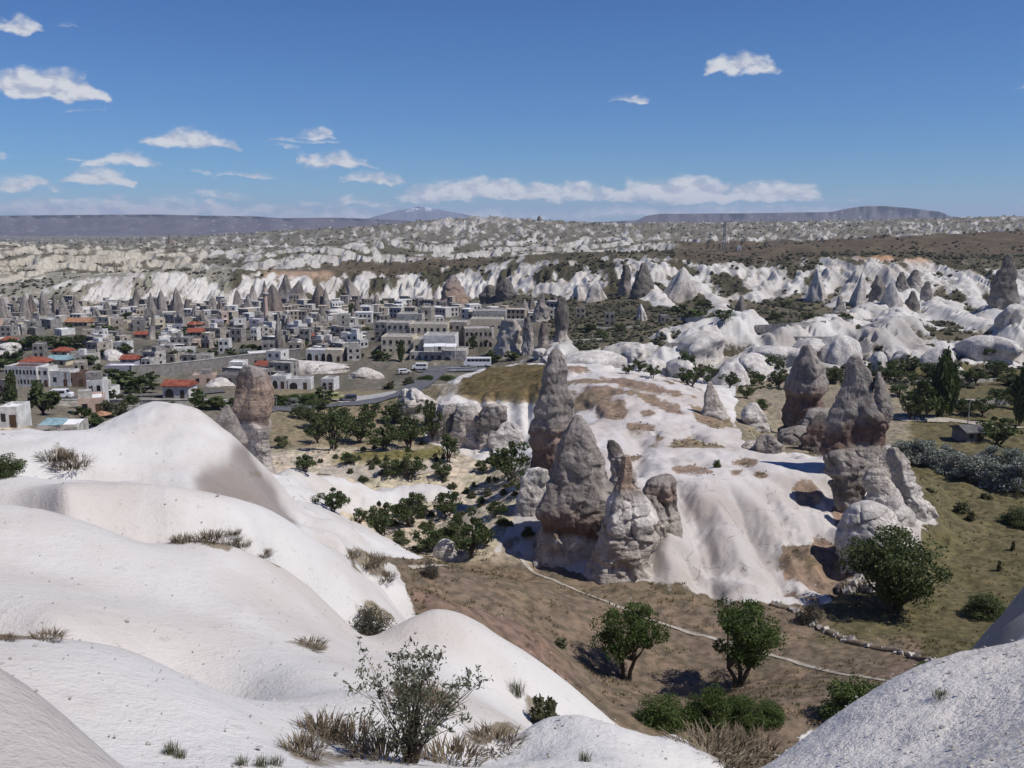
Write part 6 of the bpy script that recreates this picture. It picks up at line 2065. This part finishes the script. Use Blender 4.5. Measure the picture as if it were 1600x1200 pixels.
ribbon('road', [(395, 642), (470, 636), (560, 630), (625, 618), (650, 606), (668, 592), (682, 580)], 7.5, ASPHALT, .30, 150)
ribbon('road_forecourt', [(648, 579), (700, 577), (760, 576)], 9, ASPHALT, .38, 255)
ribbon('car_park', [(520, 626), (580, 622), (640, 612)], 12, CONC, .25, 150)
ribbon('country_road', [(1404, 657), (1440, 655), (1475, 654), (1520, 662), (1560, 668), (1640, 674)], 3.4, DIRT, .18, 130)
ribbon('country_track', [(1600, 545), (1575, 546), (1570, 556), (1588, 566)], 3, DIRT, .25, 230)
ribbon('footpath', [(809, 862), (815, 880), (835, 893), (870, 910), (910, 927), (955, 945), (1000, 962), (1050, 980), (1100, 993), (1150, 1006), (1200, 1022), (1250, 1037), (1300, 1050), (1360, 1062), (1430, 1070)], .48, DIRT, .06, 60, step=.7)
ribbon('footpath_upper', [(500, 735), (560, 745), (640, 738), (700, 727)], 3.0, DIRT, .10, 122)
ribbon('field_track', [(640, 887), (670, 886), (700, 884)], .7, DIRT, .06, 70)
ribbon('town_street', [(380, 600), (420, 585), (460, 575), (500, 570), (540, 572)], 4, CONC, .35, 255)
ribbon('town_street', [(90, 625), (180, 620), (280, 618), (350, 612)], 5, ASPHALT, .35, 180)

STONE = plain_mat('field_stone', (.44, .41, .37), .35, .95, 2.0)
STM = []
for k in range(4):
    b_ = Acc()
    rg = np.random.RandomState(k)
    b_.box(-.5, .5, -.5, .5, -.4, .5)
    b_.V = [tuple(np.array(v) * (1 + rg.uniform(-.3, .3, 3))) for v in b_.V]
    m_ = b_.mesh('stone', STONE)
    STM.append(m_)


def stone_bank(name, label, pix, dmin, n, size, earth):
    P3 = [hit(x, y, dmin) for x, y in pix]
    tl = [0]
    for a, b in zip(P3[:-1], P3[1:]):
        tl.append(tl[-1] + (b - a).length)
    root = empty(name, P3[0])
    tag(root, label, 'stone bank')
    rg = np.random.RandomState(4)
    A = Acc()
    px_ = []
    for i in range(60):
        t = tl[-1] * i / 59
        x = float(np.interp(t, tl, [p.x for p in P3]))
        y = float(np.interp(t, tl, [p.y for p in P3]))
        px_.append(Vector((x, y, zat(x, y))) - P3[0])
    A.add(*tube(px_, [earth * (.6 + .5 * rg.rand()) for _ in px_], 7))
    link('earth_core', A.mesh('earth_core', plain_mat('bank_earth', (.20, .155, .11)), True), root)
    for i in range(n):
        t = tl[-1] * rg.rand()
        x = float(np.interp(t, tl, [p.x for p in P3])) + rg.normal(0, size * .6)
        y = float(np.interp(t, tl, [p.y for p in P3])) + rg.normal(0, size * .6)
        o = link('stone', STM[i % 4], root, loc=Vector((x, y, zat(x, y) + earth * .6 * rg.rand())) - P3[0])
        s = size * rg.uniform(.4, 1.1)
        o.scale = (s * 1.3, s, s * .7)
        o.rotation_euler = (rg.rand(), rg.rand(), rg.rand() * 6)


stone_bank('stone_bank', 'low crumbling stone bank crossing the dry field at right', [(1205, 944), (1240, 953), (1285, 985), (1330, 1005), (1400, 1018), (1440, 1032), (1482, 1045)], 60, 110, .42, .42)
stone_bank('rubble_bank', 'rough rubble bank in shade behind the large dark tree', [(1315, 920), (1345, 918), (1380, 925)], 60, 50, .8, .8)


def long_wall(label, pix, dmin, h, t, mat, name='retaining_wall', coping=True):
    P3 = [hit(x, y, dmin) for x, y in pix]
    root = empty(name, P3[0])
    tag(root, label, 'wall')
    body, cap = Acc(), Acc()
    for a, b in zip(P3[:-1], P3[1:]):
        a, b = a - P3[0], b - P3[0]
        d_ = Vector((b.x - a.x, b.y - a.y, 0)).normalized()
        n_ = Vector((-d_.y, d_.x, 0)) * t / 2
        for acc_, z0, z1, ex in ((body, -2.0, h, 1.0), (cap, h, h + .18, 1.4)):
            q = [a - n_ * ex, b - n_ * ex, b + n_ * ex, a + n_ * ex]
            acc_.add([(v.x, v.y, v.z + z0) for v in q] + [(v.x, v.y, v.z + z1) for v in q], [(0, 3, 2, 1), (4, 5, 6, 7), (0, 1, 5, 4), (1, 2, 6, 5), (2, 3, 7, 6), (3, 0, 4, 7)])
    link('wall_body', body.mesh('wall_body', mat), root)
    if coping:
        link('coping', cap.mesh('coping', CONC), root)


long_wall('long dark retaining wall below the town houses', [(205, 592), (260, 588), (310, 582), (360, 575), (420, 568), (470, 562)], 255, 4.2, .7, WALLS['dark stone'])
long_wall('long pale parapet along the lower town street', [(85, 634), (160, 634), (240, 634), (300, 634), (356, 634)], 170, 1.4, .5, WALLS['pale stone'], 'parapet_wall')
long_wall('second lower garden wall beneath the pale parapet', [(120, 645), (190, 643), (230, 642)], 160, 1.2, .4, WALLS['grey stone'], 'garden_wall')
long_wall('low white wall before the hotel gate', [(698, 580), (745, 578)], 255, 1.0, .5, WALLS['whitewashed'], 'garden_wall')
long_wall('grey terrace wall behind the teal shed', [(110, 560), (150, 556), (170, 552)], 262, 2.5, .5, WALLS['grey stone'], 'garden_wall')
long_wall('pale terrace wall among the upper town houses', [(250, 545), (300, 540), (340, 538)], 262, 2.5, .5, WALLS['pale stone'], 'garden_wall')
for k, (a_, b_) in enumerate([((1180, 512), (1290, 505)), ((1190, 528), (1300, 530)), ((1040, 500), (1100, 498)), ((1430, 600), (1560, 596)), ((1440, 630), (1590, 628)), ((1040, 540), (1120, 535)), ((860, 535), (940, 532)), ((880, 515), (1000, 512))]):
    m_ = ((a_[0] + b_[0]) / 2, (a_[1] + b_[1]) / 2 + 1)
    long_wall('low stone field terrace wall on the right slope, %s' % ['upper left of three near the spire', 'second beneath the spire', 'short one under the big dark cone', 'upper one by the valley trees', 'lower one by the poplars', 'left of the lone spire', 'beside the dark slim spire', 'long one below the town end'][k], [a_, m_, b_], 160, .9, .6, WALLS['pale stone'], 'terrace_wall', False)

# white rock shelf with cave houses, left of the road
rock('rock_shelf', 'broad white rock shelf with dark hollows above the cave-house fronts', 'rock', [(563, 440, 470, 'w'), (567, 424, 520, 'w'), (574, 420, 545, 'l'), (588, 424, 548, 'l'), (604, 424, 548, 'l')], 300, 601, depth=.5, rough=.10, N=90, M=50, sink=3)
rock('rock_shelf', 'white craggy rock right of the cave-house fronts', 'rock', [(575, 562, 576, 'w'), (582, 552, 592, 'w'), (592, 548, 600, 'l'), (606, 546, 602, 'l')], 285, 603, depth=.7, rough=.16, N=60, M=44)
rock('rock_shelf', 'striped white rock steps left of the lone reddish chimney', 'rock', [(592, 330, 360, 'w'), (600, 318, 372, 'w'), (612, 308, 380, 'l'), (622, 304, 384, 'l')], 262, 605, depth=.6, rough=.16, N=60, M=44)
rock('rock_outcrop', 'dark scrubby rock outcrop in the middle of the town', 'rock', [(540, 228, 250, 'd'), (548, 216, 268, 'd'), (560, 212, 278, 'g'), (580, 212, 280, 'g')], 335, 607, depth=.8, rough=.14, N=60, M=44)
rock('rock_outcrop', 'pale rock bluff right of the hotel under the pillars', 'rock', [(528, 800, 826, 'l'), (540, 780, 836, 'w'), (560, 768, 842, 'w'), (575, 764, 846, 'w')], 325, 609, depth=.7, rough=.12, N=60, M=44)

# ---- minaret
p = place(417, 520, 380)
sM = px2m(p, 1)
mn = empty('minaret', p)
tag(mn, 'slim reddish stone minaret rising in the town centre', 'minaret')
PINK = WALLS['pink']


def lathe(prof, n=14):
    V, F = [], []
    for r, z in prof:
        for k in range(n):
            V.append((r * math.cos(2 * math.pi * k / n), r * math.sin(2 * math.pi * k / n), z))
    for i in range(len(prof) - 1):
        for k in range(n):
            a, b = i * n + k, i * n + (k + 1) % n
            F.append((a, b, b + n, a + n))
    return V, F


for nm, prof, m_ in (('base', [(1.7, -4), (1.7, 5), (1.1, 6.5)], PINK), ('shaft', [(1.1, 6.5), (1.0, 19)], PINK), ('balcony', [(1.0, 18.6), (1.7, 19.4), (1.7, 20.4), (1.5, 20.4), (1.5, 19.6), (.9, 19.6)], CONC), ('upper_shaft', [(.85, 19.6), (.8, 23)], PINK), ('spire', [(1.0, 23), (.05, 26.5)], ROOFS['dark'])):
    a_ = Acc()
    a_.add(*lathe(prof))
    link(nm, a_.mesh(nm, m_, True), mn)

# ---- mast with equipment hut
p = place(1131, 391, 760)
hM = px2m(p, 46)
mast = empty('radio_mast', p)
tag(mast, 'dark lattice radio mast on the brown hill', 'mast')
wM = 1.3
for sx, sy in ((-1, -1), (1, -1), (1, 1), (-1, 1)):
    a_ = Acc()
    a_.add(*tube([(sx * wM, sy * wM, -1), (sx * .45, sy * .45, hM * .92)], [.34, .26], 5))
    link('leg', a_.mesh('leg', METAL), mast)
for i in range(9):
    z0, z1 = hM * .1 * i, hM * .1 * (i + 1)
    f0, f1 = wM - (wM - .45) * i / 9.2, wM - (wM - .45) * (i + 1) / 9.2
    a_ = Acc()
    for (ax, ay), (bx_, by_) in (((-1, -1), (1, -1)), ((1, -1), (1, 1)), ((1, 1), (-1, 1)), ((-1, 1), (-1, -1))):
        a_.add(*tube([(ax * f0, ay * f0, z0), (bx_ * f1, by_ * f1, z1)], [.14, .14], 4))
    link('brace', a_.mesh('brace', METAL), mast)
a_ = Acc()
for z in (.72, .82, .9):
    a_.add([(x, y, hM * z + q) for q in (0, 2.2) for x, y in ((-.9, -.9), (.9, -.9), (.9, .9), (-.9, .9))], [(0, 1, 5, 4), (1, 2, 6, 5), (2, 3, 7, 6), (3, 0, 4, 7), (4, 5, 6, 7), (0, 3, 2, 1)])
link('antenna_panels', a_.mesh('antenna_panels', METAL), mast)
a_ = Acc()
a_.add(*tube([(0, 0, hM * .9), (0, 0, hM)], [.2, .1], 5))
link('tip_rod', a_.mesh('tip_rod', METAL), mast)
p = place(1155, 392, 760)
house(p, R(-5), px2m(p, 6), 4, px2m(p, 8), 'whitewashed', 'flat', 'white', 'tiny white equipment hut right of the radio mast', None, 'hut', 1, 1, 0, 0, True, 'equipment_hut')


# ---- vehicles
def vehicle(name, label, cat, px, pb, dmin, L, W, H, hood, col, rz, nwin):
    p = place(px, pb, dmin) + Vector((0, 0, .42))
    o = empty(name, p, rz)
    tag(o, label, cat)
    pm_ = plain_mat(name + '_paint', col, .04, .3, .8, .5, 0)
    prof = [(-L / 2, .35), (L / 2, .35), (L / 2, H * .5), (L / 2 - .15, H * .58), (L / 2 - hood, H * .62), (L / 2 - hood - H * .22, H), (-L / 2 + .15, H), (-L / 2, H * .9)]
    n = len(prof)
    b = Acc()
    b.add([(x, -W / 2, z) for x, z in prof] + [(x, W / 2, z) for x, z in prof], [tuple(range(n)), tuple(range(n, 2 * n))[::-1]] + [(i, n + i, n + (i + 1) % n, (i + 1) % n) for i in range(n)])
    link('body', b.mesh('body', pm_), o)
    x0, x1 = -L / 2 + .3, L / 2 - hood - H * .28
    for i in range(nwin):
        for sgn in (-1, 1):
            xa, xb = x0 + (x1 - x0) * i / nwin + .06, x0 + (x1 - x0) * (i + 1) / nwin - .06
            link('side_window', slab_mesh('side_window', xa, xb, sgn * W / 2 - .02, sgn * W / 2 + .02, H * .60, H * .88, GLASS), o)
    ws = Acc()
    xA, xB = L / 2 - hood, L / 2 - hood - H * .2
    ws.add([(xA + .03, -W * .44, H * .65), (xA + .03, W * .44, H * .65), (xB + .03, W * .42, H * .95), (xB + .03, -W * .42, H * .95)], [(0, 1, 2, 3)])
    link('windscreen', ws.mesh('windscreen', GLASS), o)
    for sx in (-L * .32, L * .32):
        for sy in (-W / 2, W / 2):
            q = Acc()
            q.add(*lathe([(.001, -.12), (.4, -.12), (.42, 0), (.4, .12), (.001, .12)], 12))
            w_ = link('wheel', q.mesh('wheel', ROOFS['dark'], True), o, loc=(sx, sy, .38))
            w_.rotation_euler = (R(90), 0, 0)


vehicle('tour_bus', 'white tour bus parked at the hotel forecourt edge', 'bus', 746, 574, 255, 9.5, 2.5, 3.1, .35, (.8, .8, .79), R(180), 6)
vehicle('minibus', 'white minibus parked below the hotel front', 'minibus', 656, 579, 255, 5.2, 2.0, 2.2, .8, (.8, .8, .79), R(180), 3)
vehicle('van', 'small yellow-green van on the road by the trees', 'van', 525, 627, 150, 4.0, 1.8, 1.9, .9, (.42, .43, .16), R(10), 2)
vehicle('car', 'white car parked on the forecourt left of the minibus', 'car', 632, 585, 255, 4.2, 1.8, 1.5, 1.1, (.7, .7, .7), R(20), 2)
vehicle('car', 'dark car beside the small yellow-green van', 'car', 545, 628, 150, 4.2, 1.8, 1.5, 1.1, (.05, .05, .06), R(190), 2)
vehicle('van', 'white van on the lower town street at left', 'van', 98, 624, 150, 5.0, 2.0, 2.2, .9, (.8, .8, .8), R(5), 2)


# ---- lamp posts and poles
def pole(label, px, pb, ptop, dmin, mat=METAL, arm=True, name='lamp_post'):
    p = place(px, pb, dmin)
    h = (tan_el(ptop) - tan_el(pb)) * p.y
    o = empty(name, p)
    tag(o, label, 'pole')
    a_ = Acc()
    a_.add(*tube([(0, 0, -.5), (0, 0, h)], [.13, .08], 6))
    link('post', a_.mesh('post', mat), o)
    if arm:
        a_ = Acc()
        a_.add(*tube([(0, 0, h - .1), (.7, 0, h + .25), (1.5, 0, h + .25)], [.06, .05, .05], 5))
        link('arm', a_.mesh('arm', mat), o)
        link('lamp_head', slab_mesh('lamp_head', 1.1, 1.8, -.14, .14, h + .16, h + .32, mat), o)


pole('pale wooden pole beside the right-hand country road', 1512, 664, 624, 130, WALLS['pale stone'], False, 'utility_pole')
pole('lamp post at the left end of the road, by the lone chimney', 432, 640, 612, 150)
pole('lamp post in the middle of the road by the green bushes', 507, 634, 604, 150)
pole('lamp post by the villa with the red roof', 320, 640, 608, 150)
pole('lamp post left of the villa with the red roof', 222, 640, 606, 150)
pole('lamp post near the white knob at the road bend', 620, 622, 596, 150)
pole('lamp post above the long white building', 132, 640, 606, 150)

# sun umbrella and pool-side roof at lower left
p = place(160, 665, 120)
um = empty('sun_umbrella', p)
tag(um, 'orange and white sun umbrella in the garden behind the white hill', 'umbrella')
a_ = Acc()
a_.add(*tube([(0, 0, -.3), (0, 0, 2.6)], [.04, .04], 5))
link('pole', a_.mesh('pole', METAL), um)
a_ = Acc()
a_.add(*lathe([(1.9, 2.2), (1.0, 2.55), (.03, 2.9)], 8))
link('canopy', a_.mesh('canopy', ROOFS['orange']), um)
for k, (x, y, c_, lab) in enumerate([(88, 678, 'teal', 'low pale blue canopy roof behind the white hill'), (112, 680, 'white', 'low white canopy roof right of the pale blue one')]):
    p = place(x, y, 120)
    cn = empty('garden_canopy', p)
    tag(cn, lab, 'canopy')
    q_ = link('canopy_sheet', slab_mesh('canopy_sheet', -1.9, 1.9, -1.5, 1.5, 2.3, 2.4, ROOFS[c_]), cn)
    q_.rotation_euler = (R(12), 0, 0)
    for sx in (-1.7, 1.7):
        for sy in (-1.3, 1.3):
            link('post', slab_mesh('post', sx - .05, sx + .05, sy - .05, sy + .05, -.5, 2.2 + sy * .2, METAL), cn)


# ------------------------------------------------------------------ far mesas, snow mountain, haze, small stones
FARM, g = new_mat('far_mesa_rock')
p_ = g.pos()
n1 = g.noise(p_, .0035, 5.0, .6)
n2 = g.noise(g.scalev(p_, (1, 1, 3)), .012, 4.0, .6)
c = g.mix(g.smooth(n1, .4, .62), (.075, .062, .072), (.11, .092, .10))  # purple of distance haze put into the rock colour
c = g.mix(g.smooth(n2, .63, .69, 0, .9), c, (.5, .47, .42))
g.out(c, .95, None, .05)
SNOW, g = new_mat('snow_mountain')
p_ = g.pos()
sp_ = g.node('ShaderNodeSeparateXYZ')
g.put(sp_.inputs[0], p_)
n1 = g.noise(g.scalev(p_, (1, 1, .35)), .0016, 6.0, .65)
f_ = g.smooth(g.math('ADD', g.math('DIVIDE', sp_.outputs[2], 260.0), g.math('MULTIPLY', n1, 2.2)), 2.06, 2.22)
g.out(g.mix(f_, (.10, .10, .12), (.60, .63, .68)), .8, None, .1)


def mesa(name, sky_pts, d, depth, base_z, mat, cliff=.35, rough=6.0, seed=1, talus=1.6):
    """sky_pts: photo outline; a plateau with cliff band, talus slope to the front and a back side"""
    xs = [s[0] for s in sky_pts]
    n = 220
    px_ = np.linspace(xs[0], xs[-1], n)
    py_ = np.interp(px_, xs, [s[1] for s in sky_pts])
    prof = [(-talus, 0.0), (-talus * .6, .22), (-talus * .3, .45), (-.12, 1 - cliff), (-.03, .93), (0, 1.0), (.5, 1.0), (1.0, .97), (1.6, .3), (2.0, 0.0)]
    V = []
    for off, hf in prof:
        for i in range(n):
            zt = tan_el(py_[i]) * d
            w1 = float(pnoise2(np.array([px_[i] / 23.0]), np.array([seed * 3.1]), seed)[0])
            w2 = float(pnoise2(np.array([px_[i] / 6.0]), np.array([seed * 1.7 + off]), seed + 1)[0])
            dd = d + depth * (off + (.16 * w1 + .07 * w2) * (1 if -talus < off < 0 else 0))
            z = base_z + (zt - base_z) * hf + (rough * w2 if 0 < hf < .95 else 0)
            V.append((a_of(px_[i], py_[i]) * dd, dd, z))
    m = len(prof)
    F = [(r * n + i, r * n + i + 1, (r + 1) * n + i + 1, (r + 1) * n + i) for r in range(m - 1) for i in range(n - 1)]
    o = link(name, mesh_np(name, V, F, True, mat))
    tag(o, kind='structure')
    return o


mesa('far_mesa_hills', [(-560, 340), (-300, 339), (0, 337), (90, 336), (240, 335), (330, 337), (400, 338), (440, 341), (520, 340), (580, 342), (640, 345), (700, 348), (760, 356)], 9000, 900, -170, FARM, .18, 14, 3, 1.9)
mesa('far_mesa_hills', [(860, 350), (940, 347), (995, 344), (1010, 337), (1030, 334), (1060, 334), (1180, 333), (1300, 331), (1322, 326), (1350, 322), (1385, 322), (1420, 325), (1470, 331), (1485, 338), (1560, 346), (1640, 352)], 9500, 900, -150, FARM, .4, 12, 5, 1.2)
mesa('far_mesa_hills', [(1480, 346), (1600, 343), (1800, 340), (2100, 338)], 11000, 900, -150, FARM, .3, 12, 6, 1.2)
mesa('snow_mountain_terrain', [(540, 347), (575, 341), (600, 334), (620, 329), (640, 326), (656, 322), (668, 324), (690, 328), (720, 334), (760, 341), (800, 347)], 21000, 2600, -150, SNOW, .1, 30, 9, 1.1)

# air: one even haze round everything
HAZE = bpy.data.materials.new('haze_air')
HAZE.use_nodes = True
hz = NT(HAZE.node_tree)
pv = hz.node('ShaderNodeVolumePrincipled')
pv.inputs['Color'].default_value = (.70, .81, 1.0, 1)
pv.inputs['Density'].default_value = 4.5e-5
pv.inputs['Anisotropy'].default_value = .1
ho = hz.node('ShaderNodeOutputMaterial')
hz.t.links.new(pv.outputs[0], ho.inputs['Volume'])
a_ = Acc()
zmin = float(min(GZ.min(), -172)) - 1.0
a_.box(-24000, 24000, -60, 28500, zmin, 380)
ob = link('haze', a_.mesh('haze', HAZE))
tag(ob, kind='stuff')

# small stones and crumbs lying on the near tuff
rng = np.random.RandomState(31)
n_try = 12000
ci = rng.randint(0, NC, n_try)
ri = np.clip(np.interp(rng.uniform(math.log(4.5), math.log(100), n_try) ** 1.0, rows, np.arange(NR)).astype(int), 0, NR - 1)
prob = np.where((GD[ri, ci] < 24) & (PX[ri, ci] > 1140), 1.0, .32)
keep = ((cov_s[ri, ci] < .5) | (GD[ri, ci] > 50)) & (rng.uniform(0, 1, n_try) < prob) & (PX[ri, ci] > -150) & (PX[ri, ci] < 1750)
ri, ci = ri[keep], ci[keep]
nS = len(ri)
base = np.stack([GX[ri, ci], GY[ri, ci], GZ[ri, ci]], 1)
base[:, 0] += rng.uniform(-.01, .01, nS) * base[:, 1]
sz = rng.uniform(.006, .026, nS) * np.interp(GD[ri, ci], [4, 15, 48, 100], [.7, 1.1, 2.2, 4.0]) * np.where(rng.uniform(0, 1, nS) < .04, 2.0, 1)
jit = unit[None] * (1 + rng.uniform(-.4, .4, (nS, 7, 3))) * np.array([1, 1, .8])
V = (base[:, None, :] + jit * sz[:, None, None]).reshape(-1, 3)
F = (uf[None] + (np.arange(nS) * 7)[:, None, None]).reshape(-1, 3)
tag(link('loose_stones', mesh_np('loose_stones', V, F, False, plain_mat('crumb_stone', (.40, .375, .345), .3))), 'loose crumbs of tuff on the near slopes', 'stones', kind='stuff')
